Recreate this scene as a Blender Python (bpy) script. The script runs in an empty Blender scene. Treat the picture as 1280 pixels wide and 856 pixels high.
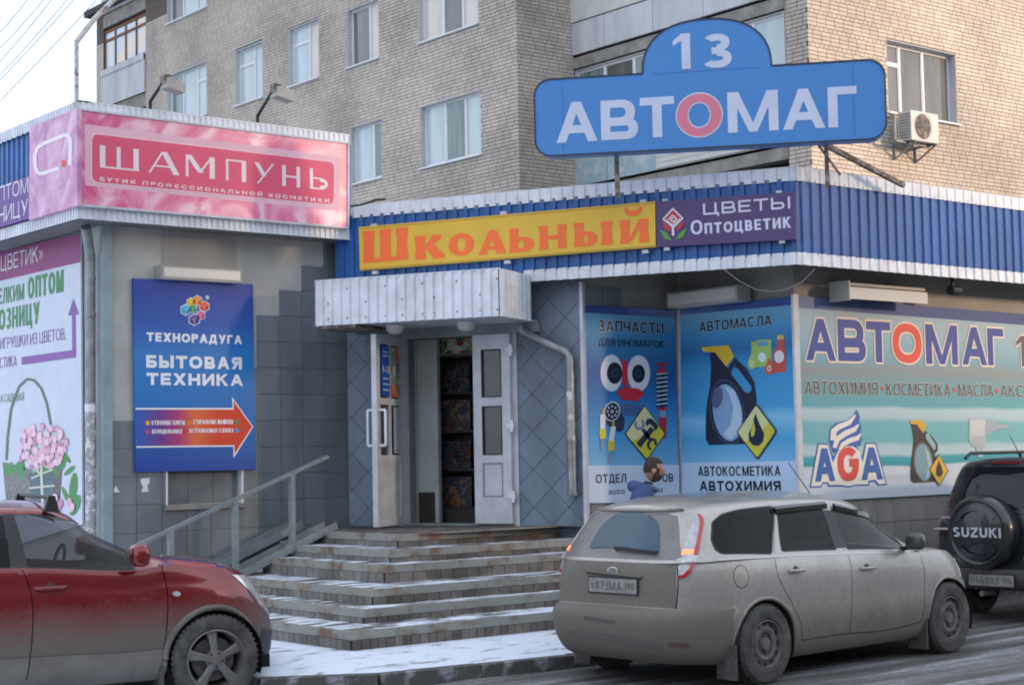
import bpy, bmesh, math, random
from mathutils import Vector, Matrix
from mathutils.geometry import delaunay_2d_cdt
random.seed(7)
SC = bpy.context.scene
COL = SC.collection
R = math.radians

# ------------------------------------------------------------------ camera
# World axes: +X runs away to the right along the shop fronts, +Y away to the left, Z up. Metres.
CR = Vector((0.7757, -0.6308, -0.0188)); CU = Vector((-0.0277, -0.0638, 0.99758)); CF = Vector((0.63, 0.774, 0.0672))
F_PX, W_PX, H_PX = 2083.17, 1280.0, 856.0
_p, _r, _y = 0.06725717, -0.01884125, 0.88776844
def _axes():
    cp, sp = math.cos(_p), math.sin(_p)
    f = Vector((0, cp, sp)); r0 = Vector((1, 0, 0)); u0 = Vector((0, -sp, cp))
    c, s = math.cos(_r), math.sin(_r)
    r = c*r0 + s*u0; u = -s*r0 + c*u0
    dU = Vector((math.sin(_y), math.cos(_y), 0)); dV = Vector((-math.cos(_y), math.sin(_y), 0))
    tw = lambda v: Vector((v.dot(dU), v.dot(dV), v.z))
    return tw(r), tw(u), tw(f)
CR, CU, CF = _axes()
EYE = Vector((0, 0, 1.75))
cam_d = bpy.data.cameras.new('camera'); cam = bpy.data.objects.new('camera', cam_d); COL.objects.link(cam)
cam_d.sensor_width = 36.0; cam_d.lens = F_PX/W_PX*36.0; cam_d.clip_start = 0.1; cam_d.clip_end = 3000
m3 = Matrix((CR, CU, -CF)).transposed()
cam.matrix_world = Matrix.Translation(EYE) @ m3.to_4x4()
SC.camera = cam
cam_d.dof.use_dof = True; cam_d.dof.focus_distance = 18.0; cam_d.dof.aperture_fstop = 4.5

# ------------------------------------------------------------------ world, sun, exposure
SUN_EL, SUN_DIR = 10.0, (0.50, -0.87)      # low sun, to the right and behind the camera
wd = bpy.data.worlds.new('World'); SC.world = wd; wd.use_nodes = True
wn, wl = wd.node_tree.nodes, wd.node_tree.links
wn.clear()
wo = wn.new('ShaderNodeOutputWorld'); bg = wn.new('ShaderNodeBackground'); sky = wn.new('ShaderNodeTexSky')
sky.sky_type = 'NISHITA'; sky.sun_disc = False; sky.sun_elevation = R(SUN_EL)
sky.sun_rotation = math.atan2(SUN_DIR[0], SUN_DIR[1]); sky.air_density = 1.0; sky.dust_density = 1.5; sky.ozone_density = 1.5
tc = wn.new('ShaderNodeTexCoord'); mp = wn.new('ShaderNodeMapping'); mp.inputs['Scale'].default_value = (1.2, 1.2, 4.0)
nz = wn.new('ShaderNodeTexNoise'); nz.inputs['Scale'].default_value = 1.6; nz.inputs['Detail'].default_value = 6
nz.inputs['Roughness'].default_value = 0.55
rp = wn.new('ShaderNodeValToRGB'); rp.color_ramp.elements[0].position = 0.38; rp.color_ramp.elements[1].position = 0.62
rp.color_ramp.elements[0].color = (0.62, 0.62, 0.62, 1); rp.color_ramp.elements[1].color = (1.0, 1.0, 1.0, 1)
mx = wn.new('ShaderNodeMixRGB'); mx.inputs[2].default_value = (6.3, 6.9, 7.9, 1)
wl.new(tc.outputs['Generated'], mp.inputs[0]); wl.new(mp.outputs[0], nz.inputs['Vector']); wl.new(nz.outputs[0], rp.inputs[0])
wl.new(rp.outputs[0], mx.inputs[0]); wl.new(sky.outputs[0], mx.inputs[1]); wl.new(mx.outputs[0], bg.inputs[0])
bg.inputs[1].default_value = 0.14; wl.new(bg.outputs[0], wo.inputs[0])
sd = bpy.data.lights.new('sun', 'SUN'); so = bpy.data.objects.new('sun', sd); COL.objects.link(so)
sd.energy = 2.5; sd.angle = R(7.0); sd.color = (1.0, 0.70, 0.46)
sv = Vector((SUN_DIR[0]*math.cos(R(SUN_EL)), SUN_DIR[1]*math.cos(R(SUN_EL)), math.sin(R(SUN_EL))))
so.rotation_euler = sv.to_track_quat('Z', 'Y').to_euler(); so.location = (20, -20, 30)
vs = SC.view_settings
vs.view_transform = 'Standard'; vs.look = 'None'; vs.exposure = 0.62; vs.gamma = 1.0; vs.use_curve_mapping = False
SC.cycles.use_denoising = True; SC.cycles.max_bounces = 6; SC.cycles.filter_width = 1.9

# ------------------------------------------------------------------ geometry helpers
def ray(x, y): return (x-W_PX/2)/F_PX*CR - (y-H_PX/2)/F_PX*CU + CF
def at_z(x, y, z): d = ray(x, y); return EYE + d*((z-EYE.z)/d.z)
def at_d(x, y, dd): return EYE + ray(x, y)*dd
class Fr:
    """A vertical plane: origin (x, y), direction angle (left to right as seen); normal towards the street."""
    def __init__(s, p, ang):
        s.p = Vector((p[0], p[1], 0)); s.ang = ang
        s.d = Vector((math.cos(ang), math.sin(ang), 0)); s.n = Vector((math.sin(ang), -math.cos(ang), 0))
    def px(s, x, y, o=0.0):
        d = ray(x, y); q = s.p + s.n*o
        t = (q-EYE).dot(s.n)/d.dot(s.n); P = EYE + d*t
        return ((P-s.p).dot(s.d), P.z)
    def pt(s, a, o, z): return s.p + s.d*a + s.n*o + Vector((0, 0, z))
    def off(s, o): return Fr((s.p + s.n*o)[:2], s.ang)

class MB:
    def __init__(s): s.v = []; s.f = []; s.m = []
    def add(s, vs_, fs, m=0):
        b = len(s.v); s.v += [tuple(v) for v in vs_]
        for f in fs: s.f.append(tuple(b+i for i in f)); s.m.append(m)
    def box(s, x0, x1, y0, y1, z0, z1, m=0):
        if x0 > x1: x0, x1 = x1, x0
        if y0 > y1: y0, y1 = y1, y0
        if z0 > z1: z0, z1 = z1, z0
        s.add([(x0,y0,z0),(x1,y0,z0),(x1,y1,z0),(x0,y1,z0),(x0,y0,z1),(x1,y0,z1),(x1,y1,z1),(x0,y1,z1)],
              [(0,3,2,1),(4,5,6,7),(0,1,5,4),(1,2,6,5),(2,3,7,6),(3,0,4,7)], m)
    def prism(s, poly, y0, y1, m=0, cap=True):
        """poly in (x, z); front face at y0 (towards the street), back at y1."""
        n = len(poly)
        ar = sum(poly[i][0]*poly[(i+1)%n][1]-poly[(i+1)%n][0]*poly[i][1] for i in range(n))
        if ar < 0: poly = poly[::-1]
        vs_ = [(x, y0, z) for x, z in poly] + [(x, y1, z) for x, z in poly]
        fs = [tuple(range(n))]
        if abs(y1-y0) > 1e-6:
            if cap: fs.append(tuple(range(2*n-1, n-1, -1)))
            for i in range(n): j = (i+1) % n; fs.append((i, i+n, j+n, j))
        else: vs_ = vs_[:n]
        s.add(vs_, fs, m)
    def plate(s, poly, z0, z1, m=0):
        """poly in (x, y); extruded from z0 to z1."""
        n = len(poly)
        ar = sum(poly[i][0]*poly[(i+1)%n][1]-poly[(i+1)%n][0]*poly[i][1] for i in range(n))
        if ar < 0: poly = poly[::-1]
        vs_ = [(x, y, z0) for x, y in poly] + [(x, y, z1) for x, y in poly]
        fs = [tuple(range(n-1, -1, -1)), tuple(range(n, 2*n))]
        for i in range(n): j = (i+1) % n; fs.append((i, j, j+n, i+n))
        s.add(vs_, fs, m)
    def tube(s, pts, r, seg=8, m=0, cap=True):
        pts = [Vector(p) for p in pts]; rs = r if isinstance(r, (list, tuple)) else [r]*len(pts)
        rings = []; prev = None
        for i, p in enumerate(pts):
            t = (pts[min(i+1, len(pts)-1)] - pts[max(i-1, 0)]).normalized()
            if prev is None:
                a = t.cross(Vector((0, 0, 1)))
                if a.length < 1e-3: a = t.cross(Vector((1, 0, 0)))
                a.normalize()
            else:
                a = prev - t*prev.dot(t); a.normalize()
            prev = a; b = t.cross(a)
            rings.append([p + (a*math.cos(k*2*math.pi/seg) + b*math.sin(k*2*math.pi/seg))*rs[i] for k in range(seg)])
        vs_ = [q for rg in rings for q in rg]; fs = []
        for i in range(len(pts)-1):
            for k in range(seg):
                k2 = (k+1) % seg; fs.append((i*seg+k, i*seg+k2, (i+1)*seg+k2, (i+1)*seg+k))
        if cap: fs.append(tuple(range(seg-1, -1, -1))); fs.append(tuple((len(pts)-1)*seg+k for k in range(seg)))
        s.add(vs_, fs, m)
    def bar(s, p, q, w, h, m=0):
        """square-section bar from p to q"""
        p = Vector(p); q = Vector(q); t = (q-p).normalized()
        a = t.cross(Vector((0, 0, 1)))
        if a.length < 1e-3: a = Vector((1, 0, 0))
        a.normalize(); b = t.cross(a)
        c = [(-w/2, -h/2), (w/2, -h/2), (w/2, h/2), (-w/2, h/2)]
        s.add([p+a*i+b*j for i, j in c] + [q+a*i+b*j for i, j in c],
              [(3,2,1,0),(4,5,6,7),(0,1,5,4),(1,2,6,5),(2,3,7,6),(3,0,4,7)], m)
    def lathe(s, prof, axis='y', seg=24, m=0, c=(0, 0, 0), close=True):
        """prof: list of (r, h) along the axis"""
        vs_ = []
        for r_, h in prof:
            for k in range(seg):
                a = 2*math.pi*k/seg; u, w = r_*math.cos(a), r_*math.sin(a)
                q = {'y': (u, h, w), 'z': (u, w, h), 'x': (h, u, w)}[axis]
                vs_.append((q[0]+c[0], q[1]+c[1], q[2]+c[2]))
        fs = []
        for i in range(len(prof)-1):
            for k in range(seg):
                k2 = (k+1) % seg; fs.append((i*seg+k, i*seg+k2, (i+1)*seg+k2, (i+1)*seg+k))
        if close: fs.append(tuple(range(seg-1, -1, -1))); fs.append(tuple((len(prof)-1)*seg+k for k in range(seg)))
        s.add(vs_, fs, m)
    def mesh(s, name, mats, smooth=False, fix=True):
        me = bpy.data.meshes.new(name); me.from_pydata(s.v, [], s.f)
        if not isinstance(mats, (list, tuple)): mats = [mats]
        for m in mats: me.materials.append(m)
        if len(mats) > 1: me.polygons.foreach_set('material_index', s.m)
        if fix and len(s.f) < 60000:
            b = bmesh.new(); b.from_mesh(me); bmesh.ops.recalc_face_normals(b, faces=b.faces); b.to_mesh(me); b.free()
        if smooth is True: me.polygons.foreach_set('use_smooth', [True]*len(me.polygons))
        elif smooth: 
            me.polygons.foreach_set('use_smooth', [True]*len(me.polygons)); me.set_sharp_from_angle(angle=R(smooth))
        me.update(); return me
    def build(s, name, mats, parent=None, smooth=False, label=None, kind=None, fix=True):
        return link(name, s.mesh(name, mats, smooth, fix), parent, label, kind)

def link(name, me, parent=None, label=None, kind=None, loc=None):
    o = bpy.data.objects.new(name, me); COL.objects.link(o)
    if parent is not None: o.parent = parent
    if label: o['label'] = label
    if kind: o['kind'] = kind
    if loc is not None: o.location = loc
    return o
def thing(name, label, cat, loc=(0, 0, 0), rotz=0.0, group=None):
    o = bpy.data.objects.new(name, None); COL.objects.link(o); o.empty_display_size = 0.2
    o.location = loc; o.rotation_euler = (0, 0, rotz); o['label'] = label; o['category'] = cat
    if group: o['group'] = group
    return o
def tag(o, label, cat, group=None):
    o['label'] = label; o['category'] = cat
    if group: o['group'] = group
    return o

# ------------------------------------------------------------------ materials
def mat(name, col, rough=0.6, metal=0.0, var=0.0, scale=3.0, col2=None, bump=0.0, bscale=40.0, spec=0.5,
        island=0.0, streak=0.0, coat=0.0, detail=4, thr=(0.35, 0.65), emit=None, coord='Object'):
    m = bpy.data.materials.new(name); m.use_nodes = True
    n, l = m.node_tree.nodes, m.node_tree.links; b = n['Principled BSDF']
    b.inputs['Base Color'].default_value = (*col, 1); b.inputs['Roughness'].default_value = rough
    b.inputs['Metallic'].default_value = metal; b.inputs['Specular IOR Level'].default_value = spec
    b.inputs['Coat Weight'].default_value = coat
    src = None
    if var or col2 or streak:
        tcn = n.new('ShaderNodeTexCoord'); mpn = n.new('ShaderNodeMapping'); l.new(n.new('ShaderNodeNewGeometry').outputs['Position'] if coord == 'World' else tcn.outputs[coord], mpn.inputs[0])
        if streak: mpn.inputs['Scale'].default_value = (1, 1, streak)
        t = n.new('ShaderNodeTexNoise'); t.inputs['Scale'].default_value = scale; t.inputs['Detail'].default_value = detail
        t.inputs['Roughness'].default_value = 0.6
        l.new(mpn.outputs[0], t.inputs['Vector'])
        r_ = n.new('ShaderNodeValToRGB'); r_.color_ramp.elements[0].position = thr[0]; r_.color_ramp.elements[1].position = thr[1]
        c2 = col2 if col2 else tuple(max(0, c*(1-var)) for c in col)
        c1 = col if col2 else tuple(min(1, c*(1+var*0.5)) for c in col)
        r_.color_ramp.elements[0].color = (*c1, 1); r_.color_ramp.elements[1].color = (*c2, 1)
        l.new(t.outputs[0], r_.inputs[0]); src = r_.outputs[0]
    if island:
        g = n.new('ShaderNodeNewGeometry'); oi = n.new('ShaderNodeObjectInfo'); ad = n.new('ShaderNodeMath'); ad.operation = 'ADD'
        l.new(g.outputs['Random Per Island'], ad.inputs[0]); l.new(oi.outputs['Random'], ad.inputs[1])
        fr = n.new('ShaderNodeMath'); fr.operation = 'FRACT'; l.new(ad.outputs[0], fr.inputs[0])
        mr = n.new('ShaderNodeMapRange'); mr.inputs['To Min'].default_value = 1-island; mr.inputs['To Max'].default_value = 1+island*0.7
        l.new(fr.outputs[0], mr.inputs['Value'])
        hs = n.new('ShaderNodeHueSaturation'); l.new(mr.outputs[0], hs.inputs['Value'])
        if src: l.new(src, hs.inputs['Color'])
        else: hs.inputs['Color'].default_value = (*col, 1)
        src = hs.outputs[0]
    if src: l.new(src, b.inputs['Base Color'])
    if bump:
        t2 = n.new('ShaderNodeTexNoise'); t2.inputs['Scale'].default_value = bscale; t2.inputs['Detail'].default_value = 5
        tc2 = n.new('ShaderNodeTexCoord'); l.new(tc2.outputs['Object'], t2.inputs['Vector'])
        bp = n.new('ShaderNodeBump'); bp.inputs['Strength'].default_value = bump; bp.inputs['Distance'].default_value = 0.02
        l.new(t2.outputs[0], bp.inputs['Height']); l.new(bp.outputs[0], b.inputs['Normal'])
    if emit:
        b.inputs['Emission Color'].default_value = (*emit[0], 1); b.inputs['Emission Strength'].default_value = emit[1]
    return m
_flat = {}
def ink(h, rough=0.45):
    """flat print colour from an sRGB hex string"""
    if h in _flat: return _flat[h]
    c = [int(h[i:i+2], 16)/255 for i in (0, 2, 4)]
    c = [x/12.92 if x <= 0.04045 else ((x+0.055)/1.055)**2.4 for x in c]
    _flat[h] = mat('print_'+h, tuple(c), rough, spec=0.35, var=0.06, scale=2.0); return _flat[h]
def glassm(name, tint, alpha, rough=0.03):
    m = mat(name, tint, rough, spec=0.9); b = m.node_tree.nodes['Principled BSDF']
    b.inputs['Alpha'].default_value = alpha; return m

M = {}
M['blue_sheet'] = mat('blue_sheet', (0.014, 0.105, 0.36), 0.38, var=0.2, scale=1.5, island=0.0, bump=0.02, bscale=6)
M['white_sheet'] = mat('white_sheet', (0.76, 0.79, 0.85), 0.40, var=0.14, scale=4.0, bump=0.02, bscale=6)
M['plaster'] = mat('plaster', (0.47, 0.475, 0.45), 0.85, var=0.22, scale=1.2, bump=0.15, bscale=60)
M['plaster_grey'] = mat('plaster_grey', (0.30, 0.29, 0.27), 0.85, var=0.15, scale=1.5, bump=0.15, bscale=60)
M['tile_grey'] = mat('tile_grey', (0.185, 0.215, 0.24), 0.5, var=0.30, scale=1.6, streak=.3, coord='World', island=0.08, bump=0.04, bscale=50)
M['tile_blue'] = mat('tile_blue', (0.18, 0.24, 0.31), 0.5, var=0.30, scale=1.6, streak=.3, coord='World', island=0.08, bump=0.04, bscale=50)
M['tile_beige'] = mat('tile_beige', (0.24, 0.225, 0.205), 0.5, var=0.3, scale=1.6, streak=.3, coord='World', island=0.08)
M['grout'] = mat('grout', (0.12, 0.125, 0.13), 0.9, var=0.2)
M['grout_light'] = mat('grout_light', (0.24, 0.255, 0.27), 0.9, var=0.2)
M['brick'] = mat('silicate_brick', (0.57, 0.50, 0.435), 0.8, island=0.09, var=0.24, scale=0.45, detail=7, coord='World', bump=0.1, bscale=50)
M['mortar'] = mat('mortar', (0.13, 0.105, 0.085), 0.95, var=0.2, scale=6)
M['concrete'] = mat('concrete', (0.30, 0.285, 0.26), 0.9, var=0.3, scale=3, bump=0.2)
M['concrete_pale'] = mat('concrete_pale', (0.56, 0.58, 0.61), 0.8, var=0.2, scale=1.6, streak=0.25, bump=0.08)
M['blue_panel'] = mat('faded_blue_panel', (0.30, 0.42, 0.48), 0.7, col2=(0.50, 0.53, 0.53), scale=3, thr=(0.45, 0.62))
M['siding'] = mat('siding', (0.62, 0.62, 0.60), 0.6, var=0.08)
M['upvc'] = mat('white_upvc', (0.74, 0.76, 0.80), 0.35, var=0.05, scale=5)
M['upvc_dirty'] = mat('door_upvc', (0.58, 0.60, 0.65), 0.42, var=0.16, scale=4)
M['old_wood'] = mat('brown_window_wood', (0.20, 0.085, 0.035), 0.7, var=0.3, scale=8)
M['reveal'] = mat('window_reveal', (0.55, 0.56, 0.58), 0.8, var=0.1)
M['pane_bright'] = mat('pane_curtained', (0.50, 0.60, 0.64), 0.08, spec=1.0, var=0.16, scale=2.2, streak=0.15)
M['pane_warm'] = mat('pane_curtain_warm', (0.66, 0.60, 0.54), 0.10, spec=0.9, var=0.14, scale=2.4, streak=0.15)
M['pane_dark'] = mat('pane_dark', (0.15, 0.15, 0.145), 0.05, spec=1.0, var=0.3, scale=2.0, streak=0.2)
M['pane_teal'] = mat('pane_teal', (0.19, 0.27, 0.27), 0.06, spec=1.0, var=0.5, scale=9.0, streak=0.05)
M['pane_sky'] = mat('pane_painted_sky', (0.55, 0.66, 0.80), 0.05, spec=1.0, col2=(0.80, 0.66, 0.52), scale=1.4, thr=(0.42, 0.6))  # blue and warm sky reflection put into the pane colour
M['galv'] = mat('galvanised_pipe', (0.30, 0.32, 0.34), 0.42, metal=0.5, var=0.3, scale=6, bump=0.03)
M['galv_peeling'] = mat('peeling_pipe', (0.34, 0.36, 0.38), 0.6, metal=0.2, col2=(0.70, 0.70, 0.70), scale=14, thr=(0.52, 0.58))
M['steel'] = mat('painted_steel', (0.23, 0.26, 0.27), 0.55, var=0.2, scale=6)
M['rust'] = mat('rusty_steel', (0.14, 0.10, 0.08), 0.85, col2=(0.34, 0.30, 0.28), scale=10, thr=(0.45, 0.6))
M['dark'] = mat('dark_void', (0.012, 0.012, 0.013), 0.9)
M['black'] = mat('black_plastic', (0.022, 0.023, 0.025), 0.5, var=0.2)
M['lamp_box'] = mat('lamp_housing', (0.42, 0.41, 0.39), 0.5, var=0.15, scale=3)
M['lamp_glass'] = mat('lamp_diffuser', (0.62, 0.60, 0.56), 0.3)
M['soffit'] = mat('soffit_board', (0.20, 0.20, 0.20), 0.8, var=0.2, scale=2)
M['asphalt_roof'] = mat('flat_roof', (0.06, 0.06, 0.065), 0.95)
M['cable'] = mat('cable_black', (0.02, 0.02, 0.02), 0.6)
M['cable_grey'] = mat('cable_pale', (0.45, 0.44, 0.42), 0.6)

# ------------------------------------------------------------------ ground: road, snowy pavement, kerb
def road_material():
    m = bpy.data.materials.new('wet_asphalt_with_snow'); m.use_nodes = True
    n, l = m.node_tree.nodes, m.node_tree.links; b = n['Principled BSDF']
    t = n.new('ShaderNodeTexCoord'); mp_ = n.new('ShaderNodeMapping'); mp_.inputs['Scale'].default_value = (0.22, 2.6, 1)
    mp_.inputs['Rotation'].default_value = (0, 0, R(-4))
    l.new(t.outputs['Object'], mp_.inputs[0])
    a = n.new('ShaderNodeTexNoise'); a.inputs['Scale'].default_value = 1.3; a.inputs['Detail'].default_value = 8; a.inputs['Roughness'].default_value = 0.68
    l.new(mp_.outputs[0], a.inputs['Vector'])
    f = n.new('ShaderNodeTexNoise'); f.inputs['Scale'].default_value = 26; f.inputs['Detail'].default_value = 4; l.new(t.outputs['Object'], f.inputs['Vector'])
    mm = n.new('ShaderNodeMath'); mm.operation = 'MULTIPLY_ADD'; l.new(f.outputs[0], mm.inputs[0]); mm.inputs[1].default_value = 0.22; l.new(a.outputs[0], mm.inputs[2])
    r_ = n.new('ShaderNodeValToRGB'); e = r_.color_ramp.elements
    e[0].position = 0.50; e[0].color = (0.068, 0.066, 0.066, 1); e[1].position = 0.80; e[1].color = (0.52, 0.56, 0.64, 1)
    k = e.new(0.62); k.color = (0.15, 0.145, 0.143, 1); k = e.new(0.68); k.color = (0.24, 0.245, 0.265, 1)
    l.new(mm.outputs[0], r_.inputs[0]); l.new(r_.outputs[0], b.inputs['Base Color'])
    b.inputs['Roughness'].default_value = 0.62
    bp = n.new('ShaderNodeBump'); bp.inputs['Strength'].default_value = 0.5; bp.inputs['Distance'].default_value = 0.02
    l.new(mm.outputs[0], bp.inputs['Height']); l.new(bp.outputs[0], b.inputs['Normal']); return m
def snow_material(name, bare, thr=(0.60, 0.70), sc=(0.7, 2.6, 1), scale=2.2, snow=(0.70, 0.76, 0.86)):
    m = bpy.data.materials.new(name); m.use_nodes = True
    n, l = m.node_tree.nodes, m.node_tree.links; b = n['Principled BSDF']
    t = n.new('ShaderNodeTexCoord'); mp_ = n.new('ShaderNodeMapping'); mp_.inputs['Scale'].default_value = sc
    l.new(t.outputs['Object'], mp_.inputs[0])
    a = n.new('ShaderNodeTexNoise'); a.inputs['Scale'].default_value = scale; a.inputs['Detail'].default_value = 7; a.inputs['Roughness'].default_value = 0.62
    l.new(mp_.outputs[0], a.inputs['Vector'])
    r_ = n.new('ShaderNodeValToRGB'); e = r_.color_ramp.elements
    e[0].position = thr[0]; e[0].color = (*snow, 1); e[1].position = thr[1]; e[1].color = (*bare, 1)
    k = e.new((thr[0]*2+thr[1])/3); k.color = tuple(s*0.8+b_*0.2 for s, b_ in zip(snow, bare)) + (1,)
    l.new(a.outputs[0], r_.inputs[0]); l.new(r_.outputs[0], b.inputs['Base Color']); b.inputs['Roughness'].default_value = 0.85
    bp = n.new('ShaderNodeBump'); bp.inputs['Strength'].default_value = 0.8; bp.inputs['Distance'].default_value = 0.03; bp.invert = True
    f2 = n.new('ShaderNodeTexNoise'); f2.inputs['Scale'].default_value = 17; f2.inputs['Detail'].default_value = 5; l.new(t.outputs['Object'], f2.inputs['Vector'])
    ma = n.new('ShaderNodeMath'); ma.operation = 'MULTIPLY_ADD'; ma.inputs[1].default_value = .35; l.new(f2.outputs[0], ma.inputs[0]); l.new(a.outputs[0], ma.inputs[2])
    l.new(ma.outputs[0], bp.inputs['Height']); l.new(bp.outputs[0], b.inputs['Normal']); return m
M['road'] = road_material()
M['snow_pave'] = snow_material('snow_on_pavement', (0.26, 0.245, 0.235), (0.53, 0.66), (1.8, 4.5, 1), 1.5)
M['tread_snow'] = snow_material('tread_with_snow', (0.13, 0.118, 0.105), (0.45, 0.54), (0.8, 3.0, 1), 2.6)
M['tread_bare'] = snow_material('tread_dusted', (0.11, 0.10, 0.09), (0.30, 0.42), (1.0, 2.0, 1), 3.0, (0.42, 0.42, 0.44))
def road_z(x, y): return -.135 if x < 7.5 else (-.135+.035*(x-7.5)/1.0 if x < 8.5 else (-.10 if x < 12.5 else (-.10+.04*(x-12.5)/2.5 if x < 15 else -.06)))
mb = MB(); xs_ = [-400, 0, 7.5, 8.5, 12.5, 15, 500]
for x in xs_: mb.v += [(x, -400, road_z(x, 0)), (x, 500, road_z(x, 0))]
for i in range(len(xs_)-1): mb.f.append((2*i, 2*i+2, 2*i+3, 2*i+1)); mb.m.append(0)
mb.build('road', M['road'], kind='structure')
# snowy pavement: level by the steps, dipping towards the kerb
KL = [(5.9, 16.0), (6.35, 12.9), (6.9, 11.75), (7.7, 11.26), (9.6, 11.08), (12.9, 10.98), (13.7, 11.35), (14.3, 12.0), (17.5, 12.15), (60, 12.15)]
mb = MB(); inn = []
for i, (x, y) in enumerate(KL):
    top_ = 12.0 if x < 13 else 12.25
    if i == 0: q_ = (6.6, 16.0)
    elif i == 1: q_ = (6.9, 13.2)
    elif i == 2: q_ = (7.3, 12.3)
    else: q_ = (x, max(top_, y+.3))
    mb.v += [(x, y, 0.0), (*q_, .10), (q_[0], 40, .10)]
for i in range(len(KL)-1):
    mb.f += [(3*i, 3*i+3, 3*i+4, 3*i+1), (3*i+1, 3*i+4, 3*i+5, 3*i+2)]; mb.m += [0, 0]
mb.v += [(-60, 16.0, .10), (-60, 40, .10), (6.6, 16.0, .099), (6.6, 40, .099)]; k_ = len(mb.v); mb.f.append((k_-4, k_-2, k_-1, k_-3)); mb.m.append(0)
mb.build('pavement', M['snow_pave'], kind='structure')
mb = MB(); sp_ = [(-3, 10.9), (2.0, 10.6), (5.2, 10.75), (6.3, 11.15), (6.95, 11.55), (6.5, 12.6), (6.0, 16), (-3, 16)]
mb.add([(x, y, -.131) for x, y in sp_], [tuple(range(len(sp_)))]); mb.build('snow_patch', M['snow_pave'], kind='structure', fix=False)
M['kerb'] = mat('kerb_concrete', (0.09, 0.088, 0.085), 0.85, col2=(0.34, 0.36, 0.40), scale=5, thr=(0.56, 0.70), bump=0.3)
kerb = thing('kerb', '', ''); del kerb['label']; del kerb['category']; kerb['kind'] = 'structure'
km = MB(); km.box(0.004, 0.996, -.07, .07, -.25, .012); kme = km.mesh('kerbstone', M['kerb'])
def along(pts, step):
    out = []; 
    for a, b in zip(pts[:-1], pts[1:]):
        l = math.hypot(b[0]-a[0], b[1]-a[1]); n = max(1, round(l/step))
        for i in range(n): out.append(((a[0]+(b[0]-a[0])*i/n, a[1]+(b[1]-a[1])*i/n), (a[0]+(b[0]-a[0])*(i+1)/n, a[1]+(b[1]-a[1])*(i+1)/n)))
    return out
for a, b in along(KL[:9]+[(26, 12.15)], .95):
    o = link('kerbstone', kme, kerb, loc=(a[0], a[1], random.uniform(-.006, .004))); o.rotation_euler = (0, 0, math.atan2(b[1]-a[1], b[0]-a[0])); o.scale = (math.hypot(b[0]-a[0], b[1]-a[1]), 1, 1)

# ------------------------------------------------------------------ planes of the place
S_V = 16.60                                  # wall of the left shop that faces the street
FA = Fr((7.857, S_V), 0.0)                   # left shop, street wall
FL = Fr((7.857, S_V), -math.pi/2)            # left shop, side wall
FAs = Fr((7.43, 16.254), 0.0)                # its fascia, street side
FLs = Fr((7.43, 16.254), -math.pi/2)         # its fascia, left side
AZB = R(-63)
FB = Fr((10.97, 16.6), AZB)                  # door wall (angled)
aQ1 = FB.px(729, 500)[0]; Q1 = FB.pt(aQ1, 0, 0)
FZ = Fr(Q1[:2], 0.0)                         # wall with the spare-parts poster
aQ2 = FZ.px(849, 480)[0]; Q2 = FZ.pt(aQ2, 0, 0)
FM = Fr(Q2[:2], -math.pi/2)                  # wall with the motor-oil poster
aQ3 = FM.px(996, 480)[0]; Q3 = FM.pt(aQ3, 0, 0)
FC = Fr(Q3[:2], 0.0)                         # right wall with the big banner
OB = 0.30
FBs = Fr((FB.p + FB.n*OB)[:2], AZB)          # blue fascia over the door wall
_c = FBs.pt(FBs.px(995, 270)[0], 0, 0); FCs = Fr(_c[:2], 0.0)   # blue fascia, right run
ZT, ZBm = 4.68, 3.67                         # top and bottom of the right shop's fascia

# ------------------------------------------------------------------ unseen buildings added behind the camera to block the low sun
M['blocker_wall'] = mat('blocker_render', (0.30, 0.27, 0.24), 0.85, var=0.2, scale=0.4)
M['blocker_glass'] = mat('blocker_panes', (0.03, 0.035, 0.04), 0.1)
for nm, lab, x0, x1, hh in (('sun_blocker_block', 'long plain five storey block added unseen behind the viewer to block the low sun', -35, 44.5, 20.5), ('sun_blocker_hall', 'lower plain hall added unseen to the right behind the viewer to block the sun', 44.9, 125, 11.5)):
    T_ = thing(nm, lab, 'building', (x0, -40, -.1)); q = MB(); q.box(0, x1-x0, -12, 0, 0, hh); q.build('wall', M['blocker_wall'], T_)
    q = MB(); q.box(-.4, x1-x0+.4, -12.4, .4, hh+.003, hh+.25); q.build('roof', M['blocker_wall'], T_)
    me_ = MB(); me_.box(0, 1.6, .01, .06, 0, 1.5); me_ = me_.mesh('window', M['blocker_glass'])
    for i in range(int((x1-x0-3)/4.4)):
        for j in range(int(hh/3.1)): link('window', me_, T_, loc=(1.6+i*4.4, 0, 1.3+j*3.1))
# ------------------------------------------------------------------ wall helpers
def cut(r, holes, mn=0.015):
    out = [r]
    for h in holes:
        nxt = []
        for (a0, a1, z0, z1) in out:
            b0, b1, c0, c1 = max(a0, h[0]), min(a1, h[1]), max(z0, h[2]), min(z1, h[3])
            if b0 >= b1 or c0 >= c1: nxt.append((a0, a1, z0, z1)); continue
            if b0 - a0 > mn: nxt.append((a0, b0, z0, z1))
            if a1 - b1 > mn: nxt.append((b1, a1, z0, z1))
            if c0 - z0 > mn: nxt.append((b0, b1, z0, c0))
            if z1 - c1 > mn: nxt.append((b0, b1, c1, z1))
        out = nxt
    return out
def part(name, mb, mats, root, fr, smooth=False, kind=None, label=None, a=0, o=0, z=0, fix=True):
    ob = mb.build(name, mats, root, smooth, label, kind, fix)
    ob.location = fr.pt(a, o, z) - Vector(root.location); ob.rotation_euler = (0, 0, fr.ang); return ob
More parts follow.
